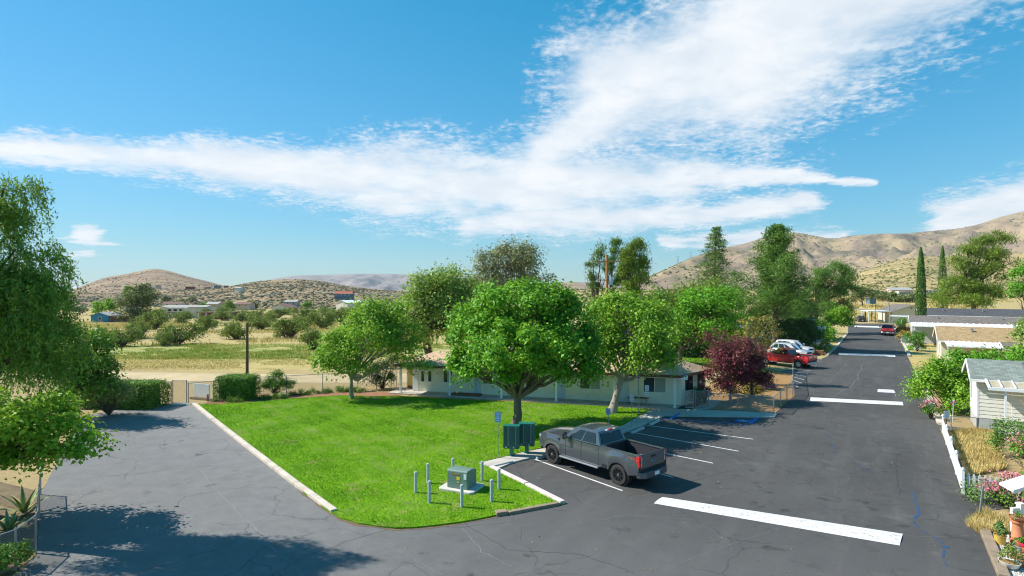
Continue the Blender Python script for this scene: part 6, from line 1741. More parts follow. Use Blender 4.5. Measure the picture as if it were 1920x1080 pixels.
# brick planter, white guard rail, far bits
BRK = mat('brick_red', (.30, .12, .08), .9, .25, 5, bump=.3, spec=.15)
bp = thing('brick_planter', 'low red brick planter at the corner of the rear parking bays', 'planter', (38.0, 73.6, 0), R(-30))
BR = MB().box((0, 0, 0), (.58, .3, .18)).mesh('brick'); BR.materials.append(BRK)
for r_ in range(3):
    for i in range(5):
        o = link('brick', BR, None, bp); o.location = ((i - 2 + (r_ % 2) * .5) * .6, 0, .1 + r_ * .2)
MB().bb(-1.4, 1.6, .16, 1.4, 0, .5).build('soil', MULCH, bp)
gr = thing('guard_rail', 'white metal guard rail at the hedge beside the far street', 'guard rail', (54.2, 97.0, 0), R(57))
for x in (0, 2.2, 4.4): MB().bb(x - .06, x + .06, -.06, .06, 0, .95).build('post', WHITEM, gr)
MB().extrude([(-.2, -.1, .55), (-.2, -.07, .7), (-.2, -.12, .75), (-.2, -.07, .8), (-.2, -.1, .95), (-.2, -.06, .95), (-.2, -.03, .8), (-.2, -.03, .7), (-.2, -.06, .55)], (4.8, 0, 0)).build('rail', WHITEM, gr)
# street side planters near the second home
for px, py, m, lb in ((1685, 628, FLR, 'orange flowering shrub on the far street edge by the red pickup'), (1684, 614, None, 'rounded green shrub on the far street edge'), (1690, 640, FLR, 'low shrub with orange blooms beside the green utility cabinet')):
    p = G(px, py); s = p.y / 100
    b_ = bush('street_shrub', lb, (p.x + .8, p.y, 0), [(0, 0, .8 * s, .9 * s, .9 * s, .7 * s)], 24, 1500, .22, LM_HEDG if m is None else LM_OLIV, .3)
    if m is not None: flowers(b_, [(0, 0, .9 * s, .95 * s, .95 * s, .75 * s)], 260, .2, m)
p = G(1707, 643.5); uc = thing('utility_cabinet', 'dark green utility cabinet beside the far street lawn strip', 'cabinet', (p.x, p.y, 0), RZ)
MB().box((0, 0, .55), (2.2, 1.1, 1.1)).build('housing', TGRN, uc, bevel=.05); MB().box((0, -.56, .55), (.05, .03, 1.0)).build('door_seam', GALVD, uc); MB().box((0, 0, .03), (2.5, 1.4, .06)).build('pad', CONC2, uc)
p = G(1704, 645.5); tb2 = thing('bollard', 'white bollard beside the dark green utility cabinet', 'bollard', (p.x, p.y, 0)); MB().tube([(0, 0, 0), (0, 0, .95)], .09, 10).build('pipe', WHITE, tb2); MB().lathe([(.095, .95), (.05, 1.0)], 10).build('cap', WHITE, tb2)
for px, py, w_, lb in ((1716, 640, 1.3, 'clipped disc of green topiary above the utility cabinet'), (1720, 650, 1.1, 'clipped green topiary ball beside the tiny lawn strip')):
    p = G(px, py + 8); bush('topiary', lb, (p.x, p.y, 0), [(0, 0, 1.6, w_, w_, .4), (0, 0, .7, w_ * .7, w_ * .7, .35)], 24, 1900, .16, LM_HEDG, .25)
slab('garden_apron', pxl([(1700, 656), (1728, 656), (1722, 641), (1692, 641)]), -.03, .03, CONC2, label='pale concrete apron beside the tiny lawn strip', kind='structure')
# ---- white picket fence
PW = mat('picket_white', (.80, .80, .79), .6, .05, 2, dirt=((.6, .58, .54), .3), spec=.3)
PKM = MB().extrude([(-.045, 0, .06), (.045, 0, .06), (.045, 0, .80), (0, 0, .90), (-.045, 0, .80)], (0, .02, 0)).mesh('picket'); PKM.materials.append(PW)
def picket(label, a, b, post_at=(0, 1), sp=.125):
    d = b - a; L = d.length; t = thing('picket_fence', label, 'fence', (a.x, a.y, 0), math.atan2(d.y, d.x))
    for z in (.28, .66): MB().bb(0, L, .02, .06, z - .04, z + .04).build('rail', PW, t)
    n = int(L / sp)
    for i in range(n):
        o = link('picket', PKM, None, t); o.location = ((i + .5) * L / n, -.005, 0)
    for k in post_at:
        q = MB().box((L * k, .03, .5), (.11, .11, 1.0)).build('post', PW, t, bevel=.006)
        MB().lathe([(.085, 1.0), (.085, 1.03), (.01, 1.12)], 4, (L * k, .03, 0)).build('post_cap', PW, q)
fA, fB, fC = G(1767, 812), G(1804, 926), G(1872, 930)
picket('white picket fence along the street side of the dry grass plot', fA, fB, (0, .25, .5, .75, 1))
fd2 = (RN * .97 + RD * .1).normalized()
picket('short white picket fence return beside the pink rose bush', fB + RN * .12, fB + RN * 2.3 + RD * .2, (1,), sp=.17)
p = G(1836, 972); lp = thing('metal_post', 'leaning perforated metal post in the dry weeds', 'post', (p.x, p.y, 0)); lp.rotation_euler = (0, R(7), 0)
MB().extrude([(-.03, -.02, -.05), (.03, -.02, -.05), (.03, .02, -.05), (.02, .02, -.05), (.02, -.01, -.05), (-.02, -.01, -.05), (-.02, .02, -.05), (-.03, .02, -.05)], (0, 0, 1.25)).build('channel', GALVD, lp)
slab('driveway_strip', pxl([(1800, 925), (1790, 902), (1900, 905), (1908, 950), (1822, 962)]), -.03, .004, ASPH, label='old asphalt strip beside the picket fence', kind='structure')
slab('driveway_strip', pxl([(1765, 806), (1760, 797), (1835, 806), (1850, 812)]), -.03, .006, ASPH, label='asphalt walk in front of the pale home', kind='structure')
chain('chain_link_fence', 'low chain link fence in front of the pale home', [G(1783, 806), G(1832, 808)], .8, GALV, wr=.003)
# gravel bed with pots
gb = pxl([(1845, 1003), (1915, 1003), (1990, 1090), (1880, 1090)])
sheet('gravel_bed', gb, .006, GRAVL, label='white gravel bed beside the street', kind='structure')
P_ = np.array([(p.x, p.y) for p in gb]); q = rng.uniform(P_.min(0), P_.max(0), (9000, 2)); q = q[in_poly(q, gb)][:2600]
n = len(q); s = rng.uniform(.012, .035, n); base_ = OCT[None] * (1 + rng.uniform(-.3, .3, (n, 9, 1))) * s[:, None, None]
base_[..., 0] += q[:, None, 0]; base_[..., 1] += q[:, None, 1]; base_[..., 2] += .004
me = bpy.data.meshes.new('gravel'); fast(me, base_.reshape(-1, 3), (OCF[None] + (np.arange(n) * 9)[:, None, None]).reshape(-1, 3))
tag(link('gravel', me, GRAVL), 'loose white gravel stones under the flower pots', 'gravel', kind='stuff')
YPOT = mat('pot_yellow', (.72, .50, .10), .5, .1, 3, spec=.4); WPOT = mat('pot_white', (.72, .69, .64), .5, .1, 3, dirt=((.5, .42, .35), .5), spec=.4); GPOT = mat('pot_grey', (.35, .37, .38), .5, .1, 3, spec=.4); RPOT = mat('plastic_red', (.65, .03, .08), .4, .1, 3, spec=.4)
p = G(1875, 1020); pot((p.x, p.y, .006), [(.13, 0), (.17, .28), (.18, .30), (.165, .30), (.15, .26)], YPOT, 'small yellow flower pot with a spiky plant on the gravel', (LM_CED, .1, .4, 60, .2))
p = G(1893, 1066); pot((p.x, p.y, .006), [(.1, 0), (.22, .08), (.27, .2), (.28, .22), (.26, .22), (.22, .15)], WPOT, 'round white bowl planter with a bushy succulent on the gravel', (LM_JUN, .26, .5, 420, .07))
p = G(1911, 1038); pot((p.x, p.y, .006), PROF(.16, .26), GPOT, 'grey flower pot with a green plant beside the red pot', (LM_MID, .16, .3, 120, .1))
p = G(1921, 1042); pot((p.x + .05, p.y, .006), PROF(.17, .4), RPOT, 'bright red plastic planter beside the chimney pots', (LM_MID, .16, .2, 100, .1))
p = G(1915, 1060); pot((p.x + .1, p.y, .006), [(.3, 0), (.36, .16), (.38, .2), (.35, .2), (.33, .14)], TERR, 'broad terracotta trough on the gravel', (LM_JUN, .25, .2, 150, .08))
p = G(1908, 1025)
cpot = thing('chimney_pot', 'upright terracotta chimney pot carrying a shallow bowl of plants', 'chimney pot', (p.x, p.y, .006))
MB().lathe([(.2, 0), (.21, .35), (.17, .40), (.14, .75), (.19, .8), (.19, .86), (.15, .86), (.13, .7)], 20).build('body', TERR, cpot, smooth='auto')
pot((p.x, p.y, .866), [(.14, 0), (.24, .1), (.25, .13), (.23, .13), (.18, .07)], TERR, 'shallow terracotta bowl on top of the chimney pot', (LM_MID, .16, .14, 110, .07))
cp2 = thing('chimney_pot', 'terracotta chimney pot lying on its side beside the yellow pot', 'chimney pot', (p.x - .05, p.y - .45, .22)); cp2.rotation_euler = (0, 0, R(-12))
MB().lathe([(.165, -.42), (.215, -.42), (.215, -.34), (.18, -.3), (.17, .2), (.2, .25), (.2, .45), (.12, .45), (.12, -.3)], 20, (0, 0, 0), 'X', cap=False).build('body', TERR, cp2, smooth='auto')
# white awning blades and post of the nearest home's porch, right edge
for o_, nm, lb, L, wv in (((18.0, 21.3, 1.3), 'ramp_panel', 'wide white slanted porch panel above the pink rose bush', 2.6, Vector((.1, -.5, -.12))), ((22.6, 24.4, 1.72), 'ramp_panel', 'narrow white slanted porch panel beside the green rose shrub', 2.2, Vector((.05, -.22, -.06)))):
    aw = thing(nm, lb, 'panel', (o_[0], o_[1], 0))
    d_ = Vector((.93, -.1, .36)).normalized() * L; q0 = Vector((0, 0, o_[2]))
    MB().extrude([q0, q0 + d_, q0 + d_ + wv, q0 + wv], (0, 0, -.07)).build('board', WHITEM, aw, bevel=.01)
    MB().beam(q0 + wv + Vector((0, -.012, -.04)), q0 + d_ + wv + Vector((0, -.012, -.04)), .02, .12).build('edge_trim', WHITEM, aw)
    for k_ in (.35, .9):
        m_ = q0 + d_ * k_ + wv * .5; MB().bb(m_.x - .04, m_.x + .04, m_.y - .04, m_.y + .04, 0, m_.z - .07).build('post', WHITEM, aw)
p = G(1913, 1012); pp_ = thing('porch_post', 'short white capped post beside the chimney pots', 'post', (p.x, p.y, 0), R(10)); MB().box((0, 0, .6), (.16, .16, 1.2)).build('shaft', WHITE, pp_, bevel=.01); MB().box((0, 0, 1.22), (.2, .2, .05)).build('cap', WHITE, pp_); MB().bb(-.35, -.08, -.05, .05, .3, 1.1).build('side_board', WHITE, pp_)
# flag-pattern pinwheel and hose reel beside the bush
p = G(1786, 792); fg = thing('garden_pinwheel', 'red white and blue garden pinwheel beside the leafy bush', 'pinwheel', (p.x, p.y, 0)); MB().tube([(0, 0, 0), (.05, 0, 1.25)], .015, 6).build('stake', WHITE, fg)
for i, m in enumerate((RPOT, WPOT, PAINTB, RPOT, WPOT, PAINTB)):
    a = i * math.pi / 3; MB().extrude([(.05, 0, 1.25), (.05 + .2 * math.cos(a), 0, 1.25 + .2 * math.sin(a)), (.05 + .2 * math.cos(a + .8), .03, 1.25 + .2 * math.sin(a + .8))], (0, .006, 0)).build('vane', m, fg)

# ================================================================== FAR BUILDINGS
BLUEH = mat('siding_blue', (.05, .25, .40), .75, .1, .6, spec=.2); ROOFG = mat('roof_grey', (.40, .38, .36), .9, .12, .5, spec=.15); ROOFB = mat('roof_brown', (.22, .14, .11), .9, .15, .5, spec=.15); STUC = mat('stucco_tan', (.52, .42, .33), .9, .1, .5, spec=.15); STUW = mat('stucco_pale', (.66, .60, .52), .9, .1, .5, spec=.15); RUST = mat('container_red', (.24, .06, .045), .8, .2, .5, spec=.2); CONTB = mat('container_blue', (.12, .19, .24), .8, .2, .5, spec=.2)
def far(name, label, px, py, Y, Wd, D, ev, rd, wall, roof, rz=0.0, wins=2, door=False, axis='y', cat='house', zb=None):
    """small gabled building; axis 'y' shows its gable"""
    if px > 1400: Y = GT(px, py).y
    x = (px - 960) * Y / FP; z = CH + (540 - py) * Y / FP if zb is None else zb
    t = thing(name, label, cat, (x, Y, z), rz)
    if axis == 'y':
        MB().extrude([(-Wd / 2, 0, -2.5), (Wd / 2, 0, -2.5), (Wd / 2, 0, ev), (0, 0, rd), (-Wd / 2, 0, ev)], (0, D, 0)).build('wall', wall, t)
        s = (rd - ev) / (Wd / 2)
        roofquad('roof', [((-Wd / 2 - .4, -.4, ev - .4 * s + .1), (-Wd / 2 - .4, D + .4, ev - .4 * s + .1), (0, D + .4, rd + .1), (0, -.4, rd + .1)), ((Wd / 2 + .4, D + .4, ev - .4 * s + .1), (Wd / 2 + .4, -.4, ev - .4 * s + .1), (0, -.4, rd + .1), (0, D + .4, rd + .1))], roof, t, .12)
    else:
        MB().extrude([(-Wd / 2, 0, -2.5), (-Wd / 2, D, -2.5), (-Wd / 2, D, ev), (-Wd / 2, D / 2, rd), (-Wd / 2, 0, ev)], (Wd, 0, 0)).build('wall', wall, t)
        s = (rd - ev) / (D / 2)
        roofquad('roof', [((-Wd / 2 - .4, -.4, ev - .4 * s + .1), (Wd / 2 + .4, -.4, ev - .4 * s + .1), (Wd / 2 + .4, D / 2, rd + .1), (-Wd / 2 - .4, D / 2, rd + .1)), ((Wd / 2 + .4, D + .4, ev - .4 * s + .1), (-Wd / 2 - .4, D + .4, ev - .4 * s + .1), (-Wd / 2 - .4, D / 2, rd + .1), (Wd / 2 + .4, D / 2, rd + .1))], roof, t, .12)
    for i in range(wins):
        xo = -Wd / 2 + Wd * (i + .5) / wins - .55
        window(t, (xo, 0, 0), (1, 0, 0), (0, -1, 0), 1.1, 1.1, 1.0, WHITE, GLASSB, 1, .12)
    return t
far('blue_house', 'small blue gabled house with white trim in the field', 187, 606, 190, 5.6, 8, 2.5, 3.5, BLUEH, ROOFG, R(4), 1)
bx_ = thing('lean_to', 'low brown lean-to beside the blue house', 'shed', ((208 - 960) * 191 / FP, 191, -3.0)); MB().bb(-1.6, 5.5, 0, 4, -.3, 2.0).build('wall', ROOFB, bx_); MB().bb(-1.8, 5.7, -.5, 4.3, 2.0, 2.15).build('roof', ROOFB, bx_); MB().bb(-1.2, -.2, -.05, 0, .3, 1.7).build('door', STUW, bx_)
lb_ = thing('long_shed', 'long low shed with flat brown roof behind the junipers', 'shed', ((372 - 960) * 215 / FP, 215, -3.3)); MB().bb(0, 12, 2, 6, -.3, 2.4).build('wall', ROOFB, lb_); MB().bb(-.5, 12.5, 0, 6.5, 2.5, 2.75).build('roof', ROOFB, lb_)
for i in range(5): MB().bb(-.3 + 2.9 * i, -.05 + 2.9 * i, .2, .45, -.3, 2.5).build('post', WHITE, lb_)
far('metal_building', 'long white metal building behind the junipers', 345, 588, 225, 17, 7, 2.6, 3.1, STUW, ROOFG, 0, 0, axis='x', cat='shed')
far('farm_house', 'tan house with brown hip roof beyond the scrub field', 525, 586, 300, 9.5, 9, 2.6, 4.2, STUW, ROOFB, R(-8), 2)
far('white_barn', 'white gabled barn with small windows below the red roofed house', 641, 582, 285, 8.5, 11, 3.8, 4.9, STUW, WHITEM, R(-35), 1, cat='barn')
far('white_barn', 'lower white barn wing beside the white gabled barn', 665, 580, 290, 8, 8, 3.2, 4.0, STUW, WHITEM, R(-35), 1, cat='barn')
far('red_roof_house', 'house with red tile roof and blue windows on the scrub hill', 643, 557, 420, 12.5, 8, 2.6, 4.1, CONTB, SH_RED, 0, 4, axis='x')
far('farm_house', 'low pale house with grey roof at the far golden field edge', 1692, 553, 300, 13, 8, 3.0, 4.4, STUC, ROOFG, 0, 3, axis='x')
far('shed', 'small blue grey shed under the field tree', 1637, 570, 165, 2.6, 2.6, 2.4, 2.7, CONTB, ROOFG, 0, 0, cat='shed')
for px, py, wd, m, lb in ((356, 541, 16, RUST, 'rust red shipping container on the hill slope'), (388, 542, 11, ROOFB, 'dark blue shipping container on the hill slope'), (407, 539, 12, CONTB, 'pale blue container beside the hilltop trees'), (423, 539, 7, RUST, 'short dark red container at the hill saddle'), (283, 541, 10, STUW, 'pale building on the slope below the brown summit'), (296, 538, 8, STUC, 'tan building on the slope below the brown summit')):
    Y = 780; x = (px - 960) * Y / FP; z = CH + (540 - py) * Y / FP
    w_ = wd * Y / FP
    t = thing('hillside_container', lb, 'container', (x, Y, z), rng.uniform(-.2, .2)); MB().bb(-w_ / 2, w_ / 2, 0, 3, -3, 2.4).build('body', m, t, bevel=.1); MB().bb(-w_ / 2 - .1, w_ / 2 + .1, -.1, 3.1, 2.4, 2.6).build('roof', ROOFB if m is RUST else ROOFG, t)
    for k in range(4): MB().bb(-w_ / 2 + w_ * (k + .2) / 4, -w_ / 2 + w_ * (k + .35) / 4, -.12, 0, -.0, 2.5).build('rib', m, t)
for i, (px, py, Y, w_, m, lb) in enumerate([(240, 576, 280, 5, STUW, 'pale trailer left of the dark eucalyptus clump'), (322, 578, 290, 9, STUW, 'white trailer below the brown hill'), (397, 578, 300, 7, STUC, 'tan trailer beside the far power pole'), (455, 578, 310, 8, STUC, 'tan cottage beyond the juniper field'), (545, 573, 340, 7, STUC, 'pinkish cottage behind the tan farm house'), (225, 560, 330, 6, STUC, 'small tan cottage on the lower slope'), (445, 545, 500, 6, STUW, 'tiny pale cottage beside the winding dirt road')]):
    far('cottage', lb, px, py, Y, w_, 5, 2.3, 3.2, m, [ROOFG, ROOFB][i % 2], rng.uniform(-.4, .4), 2, axis='x')
# parked motorhome and white vehicles in the far fields
def rv(label, px, py, Y, L, rz):
    if px > 1400: Y = GT(px, py).y
    x = (px - 960) * Y / FP; z = CH + (540 - py) * Y / FP
    t = thing('motorhome', label, 'motorhome', (x, Y, z), rz)
    MB().extrude([(-L / 2, 0, .5), (L / 2 - .6, 0, .5), (L / 2, 0, .9), (L / 2, 0, 1.5), (L / 2 - .4, 0, 2.0), (L / 2 - .2, 0, 2.9), (L / 2 - .9, 0, 3.15), (-L / 2, 0, 3.15)], (0, 2.4, 0)).build('body', STUW, t, bevel=.1)
    MB().bb(-L / 2 + .5, L / 2 - 1.2, -.015, 0, 1.1, 1.5).build('stripe', CONTB, t)
    for k in range(3): MB().bb(-L / 2 + .8 + k * L * .27, -L / 2 + 1.9 + k * L * .27, -.03, 0, 1.8, 2.5).build('window', GLASSB, t)
    for sx in (-L * .28, L * .32): MB().lathe([(.2, -.05), (.45, -.05), (.45, .25), (.2, .25)], 14, (sx, 0, .45), 'Y').build('wheel', mat('tyre', (.03, .03, .032), .9, .2, 5), t)
rv('white and grey motorhome parked in the golden field', 1747, 553, 285, 8.5, 0)
rv('small white camper parked beside the far farm house', 1692, 557, 270, 4.5, .2)
rv('white camper parked by the long shed behind the junipers', 330, 593, 205, 7, .1)
# fallen leaves blown over the asphalt
n = 420
q = np.stack([rng.uniform(-14, 26, n), rng.uniform(15, 46, n)], 1)
q = q[in_poly(q, road_poly) & ~in_poly(q, LAWN) & ~in_poly(q, pxl(path_px))]
leafobj('fallen_leaves', np.concatenate([q, np.full((len(q), 1), .012)], 1), np.tile([0., 0, 1], (len(q), 1)) + rng.normal(size=(len(q), 3)) * .25, rng.uniform(.03, .085, len(q)), .6, rng.uniform(0, 1, len(q)),
        leafmat('leaf_fallen', [(.30, .30, .06), (.42, .36, .10), (.28, .18, .07)], trans=0, k=1.0))
tag(bpy.data.objects['fallen_leaves'], 'small dry leaves scattered over the asphalt', 'leaves', kind='stuff')
# ================================================================== VEHICLES
def carpaint(name, col, metal=.4, rough=.32, dirt=.1):
    if name in MATS: return MATS[name]
    m = mat(name, col, rough, .06, 1.0, metal=metal, coat=1.0, spec=.5, dirt=(tuple(c * .8 + .03 for c in col), dirt))
    return m
RUB = mat('tyre_rubber', (.045, .042, .04), .92, .25, 8, bump=.3, bscale=60, dirt=((.16, .13, .10), .6), spec=.2)
BLKP = mat('black_plastic', (.022, .022, .024), .6, .2, 6, spec=.35)
RIMB = mat('rim_black', (.03, .03, .034), .4, .2, 6, metal=.6); RIMS = mat('rim_silver', (.55, .56, .58), .35, .1, 6, metal=.8)
CHR = mat('chrome', (.65, .66, .68), .18, .05, 5, metal=1.0)
REDL = mat('lamp_red', (.55, .012, .012), .2, .15, 6, coat=.6, spec=.6); WHTL = mat('lamp_clear', (.7, .7, .7), .15, .1, 6, coat=.6, spec=.6); BEDL = mat('bed_liner', (.035, .037, .042), .7, .25, 6, bump=.3, spec=.3)
CGLS = glassmat('car_glass', (.012, .022, .028), .03)
CGLS.node_tree.nodes['Principled BSDF'].inputs['Specular IOR Level'].default_value = .4
SEAT = mat('seat_dark', (.04, .04, .045), .8, .2, 4)
def vehicle(name, label, cat, loc_, rz, S):
    """S: dict of side profile and options; x forward, y left, z up, origin on the ground at mid wheelbase"""
    t = thing(name, label, cat, loc_, rz)
    pm = S['paint']; xf, xr, hw = S['xf'], S['xr'], S['hw']; R_t = S['tyre']; ra = S.get('arch', R_t + .09); sill = S['sill']
    axles = S['axles']; topx = [p[0] for p in S['belt']]; topz = [p[1] for p in S['belt']]
    def top(x): return float(np.interp(x, topx, topz))
    def bot(x):
        z = sill + (max(0, x - (xf - .55)) * .25) + max(0, (xr + .5) - x) * .25
        for a in axles:
            if abs(x - a) < ra: z = max(z, R_t + math.sqrt(max(0, ra * ra - (x - a) ** 2)) * .98)
        return z
    def half(x, k):
        y = hw * (.965 + .035 * math.sin(math.pi * min(1, max(0, k * .9 + .12))))
        y -= hw * .018 * sstep(.62, .7, k)
        y *= 1 - .13 * float(sstep(xf - .75, xf + .02, x)) ** 2 - .035 * float(sstep(xr + .45, xr, x)) ** 2
        for a in axles:
            d = abs(x - a)
            y += .03 * float(sstep(ra + .16, ra, d)) * (1 - float(sstep(.55, .9, k)))
        return y
    stx = sorted(set([round(v, 4) for v in np.linspace(xr, xf, 46)] + [round(a + ra * c, 4) for a in axles for c in np.cos(np.linspace(0, math.pi, 15))]))
    stx = [x for x in stx if xr <= x <= xf]
    K = 8
    body = MB()
    for s in (-1, 1):
        vs = []
        for x in stx:
            b, tp = bot(x), top(x)
            for j in range(K + 1):
                k = j / K; vs.append((x, s * half(x, k), b + (tp - b) * k))
        body.add(vs, [(i * (K + 1) + j, (i + 1) * (K + 1) + j, (i + 1) * (K + 1) + j + 1, i * (K + 1) + j + 1) for i in range(len(stx) - 1) for j in range(K)])
    # front and rear closing faces
    for x in (xf, xr):
        b, tp = bot(x), top(x); vs = []
        for j in range(K + 1):
            k = j / K
            for u in (-1, -.5, 0, .5, 1):
                vs.append((x + (.05 * (1 - u * u) if x == xf else -.0), u * half(x, k), b + (tp - b) * k))
        if x == xf or not S.get('bed'):
            body.add(vs, [(j * 5 + i, j * 5 + i + 1, (j + 1) * 5 + i + 1, (j + 1) * 5 + i) for j in range(K) for i in range(4)])
    gh = S['green']                      # (x, z, inset) A base, A top, C top, C base
    def deck(x0, x1, n=8, crown=.05):
        xs_ = np.linspace(x0, x1, n); vs = []
        us = (-1, -.8, -.45, 0, .45, .8, 1)
        for x in xs_:
            for u in us:
                dome = crown * (1 - u * u) + (.035 if abs(u) < .5 and S.get('dome') else 0)
                edge = .02 if x > xf - .1 else 0
                vs.append((x, u * half(x, 1), top(x) + dome * (1 if x < xf - .05 else .4) - edge * (1 - abs(u))))
        k = len(us)
        body.add(vs, [(i * k + j, (i + 1) * k + j, (i + 1) * k + j + 1, i * k + j + 1) for i in range(n - 1) for j in range(k - 1)])
    deck(gh[0][0] - .05, xf)
    if S.get('trunk'): deck(xr, gh[3][0] + .05, 4, .03)
    bo = body.build('body', pm, t, smooth='auto')
    # ---- cab
    cab = MB(); yb = half(0, 1) - .015
    def gy(i): return yb - gh[i][2]
    pts = [[Vector((g[0], s * gy(i), g[1])) for i, g in enumerate(gh)] for s in (-1, 1)]
    n_ = 7
    rows = []
    A0, A1, C1, C0 = range(4)
    def across(i, crown=0.0, dx=0.0):
        return [Vector((gh[i][0] + dx * (1 - u * u), u * gy(i), gh[i][1] + crown * (1 - u * u))) for u in np.linspace(-1, 1, n_)]
    prof = [across(A0, 0, .10), across(A1, .03, .04)]
    for k in (.08, .35, .65, .92):
        g0, g1 = gh[A1], gh[C1]
        x = g0[0] + (g1[0] - g0[0]) * k; z = g0[1] + (g1[1] - g0[1]) * k + .035 * math.sin(math.pi * k) + .01; yy = (gy(A1) + (gy(C1) - gy(A1)) * k) - .02
        prof.append([Vector((x, u * yy, z + .045 * (1 - u * u))) for u in np.linspace(-1, 1, n_)])
    prof += [across(C1, .03, -.02), across(C0, 0, -.03)]
    vs = [p for r_ in prof for p in r_]
    cab.add(vs, [(i * n_ + j, i * n_ + j + 1, (i + 1) * n_ + j + 1, (i + 1) * n_ + j) for i in range(len(prof) - 1) for j in range(n_ - 1)])
    for si in (0, n_ - 1):
        ring = [r_[si] for r_ in prof]
        cab.add(ring, [tuple(range(len(ring)))])
    cb = cab.build('cab', pm, t, smooth='auto')
    # glass: panes set a few millimetres proud of the pillars
    def bil(q, u, v): return (q[0] * (1 - u) + q[1] * u) * (1 - v) + (q[3] * (1 - u) + q[2] * u) * v
    def pane(nm, q, u0, u1, v0, v1, off, m=CGLS, tl=0.0, tr=0.0):
        P4 = [bil(q, u0, v0), bil(q, u1, v0), bil(q, u1 - tr, v1), bil(q, u0 + tl, v1)]
        nn = (P4[1] - P4[0]).cross(P4[3] - P4[0]).normalized()
        if nn.dot(off) < 0: nn = -nn
        pp = [p + nn * .008 for p in P4]
        MB().extrude(pp, -nn * .03).build(nm, m, t, bevel=.006, seg=1)
    for s in (-1, 1):
        q = [Vector((g[0], s * gy(i), g[1])) for i, g in ((C0, gh[C0]), (A0, gh[A0]), (A1, gh[A1]), (C1, gh[C1]))]
        for (u0, u1, tl, tr) in S['sidewin']: pane('side_window', q, u0, u1, .07, .88, Vector((0, s, 0)), tl=tl, tr=tr)
    qf = [Vector((gh[A0][0] + .085, -gy(A0), gh[A0][1])), Vector((gh[A0][0] + .085, gy(A0), gh[A0][1])), Vector((gh[A1][0] + .03, gy(A1), gh[A1][1])), Vector((gh[A1][0] + .03, -gy(A1), gh[A1][1]))]
    pane('windscreen', qf, .06, .94, .05, .92, Vector((1, 0, .6)))
    qb = [Vector((gh[C0][0] - .03, -gy(C0), gh[C0][1])), Vector((gh[C0][0] - .03, gy(C0), gh[C0][1])), Vector((gh[C1][0] - .02, gy(C1), gh[C1][1])), Vector((gh[C1][0] - .02, -gy(C1), gh[C1][1]))]
    pane('rear_window', qb, .07, .93, .08 if S.get('bed') else .45, .86, Vector((-1, 0, .1)))
    # ---- bed
    if S.get('bed'):
        bx0 = gh[C0][0] - .06; yi = half(-1, 1) - .10; bz = S['bed']; tp = top(xr + .3)
        mb = MB()
        for s in (-1, 1):
            mb.bb(xr + .08, bx0, s * yi - .012, s * yi + .012, bz, tp - .02)
        mb.bb(bx0 - .03, bx0, -yi, yi, bz, tp - .02); mb.bb(xr + .08, bx0, -yi, yi, bz - .04, bz)
        bd = mb.build('bed', BEDL, t)
        for s in (-1, 1):
            MB().lathe([(.02, -.14), (R_t + .03, -.14), (R_t + .03, .14), (.02, .14)], 18, (axles[1], s * (yi - .13), R_t + .02), 'Y').build('wheel_house', BEDL, bd)
            MB().bb(xr + .02, bx0, s * (yi + .035) - .075, s * (yi + .035) + .075, tp - .03, tp + .012).build('bed_rail', S.get('rail', pm), t, bevel=.012)
        MB().bb(bx0 - .08, bx0, -yi, yi, tp - .05, tp + .015).build('bulkhead', pm, t)
        tg = MB().extrude([(xr - .01, -yi - .0, sill + .34), (xr - .035, -yi, tp - .25), (xr - .02, -yi, tp + .01), (xr + .06, -yi, tp + .01), (xr + .06, -yi, sill + .34)], (0, 2 * yi, 0)).build('tailgate', pm, t, bevel=.015)
        MB().bb(xr - .03, xr + .055, -yi + .02, yi - .02, tp + .012, tp + .03).build('tailgate_cap', BLKP, tg)
        MB().bb(xr - .052, xr - .03, -.14, .14, tp - .17, tp - .10).build('tailgate_handle', BLKP, tg)
        MB().bb(xr + .0, xr + .1, -half(xr, .5), half(xr, .5), sill + .1, sill + .34).build('rear_panel', BLKP, t)
        for i in range(4):
            MB().bb(xr + .25 + .42 * i, xr + .31 + .42 * i, -yi + .02, yi - .02, bz, bz + .015).build('bed_rib', BEDL, bd)
    # ---- lamps
    zl0, zl1 = S['tail']
    for s in (-1, 1):
        y = s * (half(xr, .6) - .0)
        l_ = MB().bb(xr - .03, xr + .14, min(y - s * .17, y + s * .008), max(y - s * .17, y + s * .008), zl0, zl1).build('tail_lamp', REDL, t, bevel=.02)
        MB().bb(xr - .035, xr + .06, min(y - s * .165, y - s * .02), max(y - s * .165, y - s * .02), zl0 + (zl1 - zl0) * .40, zl0 + (zl1 - zl0) * .56).build('lamp_insert', BLKP, l_)
        MB().bb(xr - .037, xr + .02, min(y - s * .165, y - s * .13), max(y - s * .165, y - s * .13), zl0 + .04, zl1 - .04).build('lamp_strip', WHTL, l_)
        yh = s * half(xf, .7)
        MB().bb(xf - .16, xf + .035, min(yh - s * .42, yh + s * .01), max(yh - s * .42, yh + s * .01), S['head'][0], S['head'][1]).build('headlight', WHTL, t, bevel=.03)
    MB().bb(xf - .02, xf + .06, -hw * .55, hw * .55, S['head'][0] - .12, S['head'][1]).build('grille', BLKP, t)
    # ---- bumpers
    bmat = S.get('bumper', BLKP)
    yv = half(xr, .4)
    rbp = MB().prism([(xr + .12, -yv - .01), (xr + .12, yv + .01), (xr - .06, yv - .02), (xr - .20, yv - .26), (xr - .22, 0), (xr - .20, -yv + .26), (xr - .06, -yv + .02)], S['bump'][0], S['bump'][1]).build('rear_bumper', bmat, t, bevel=.03)
    MB().bb(xr - .232, xr - .17, -.16, .16, S['bump'][0] + .07, S['bump'][0] + .22).build('number_plate', WL, rbp)
    yv = half(xf, .3)
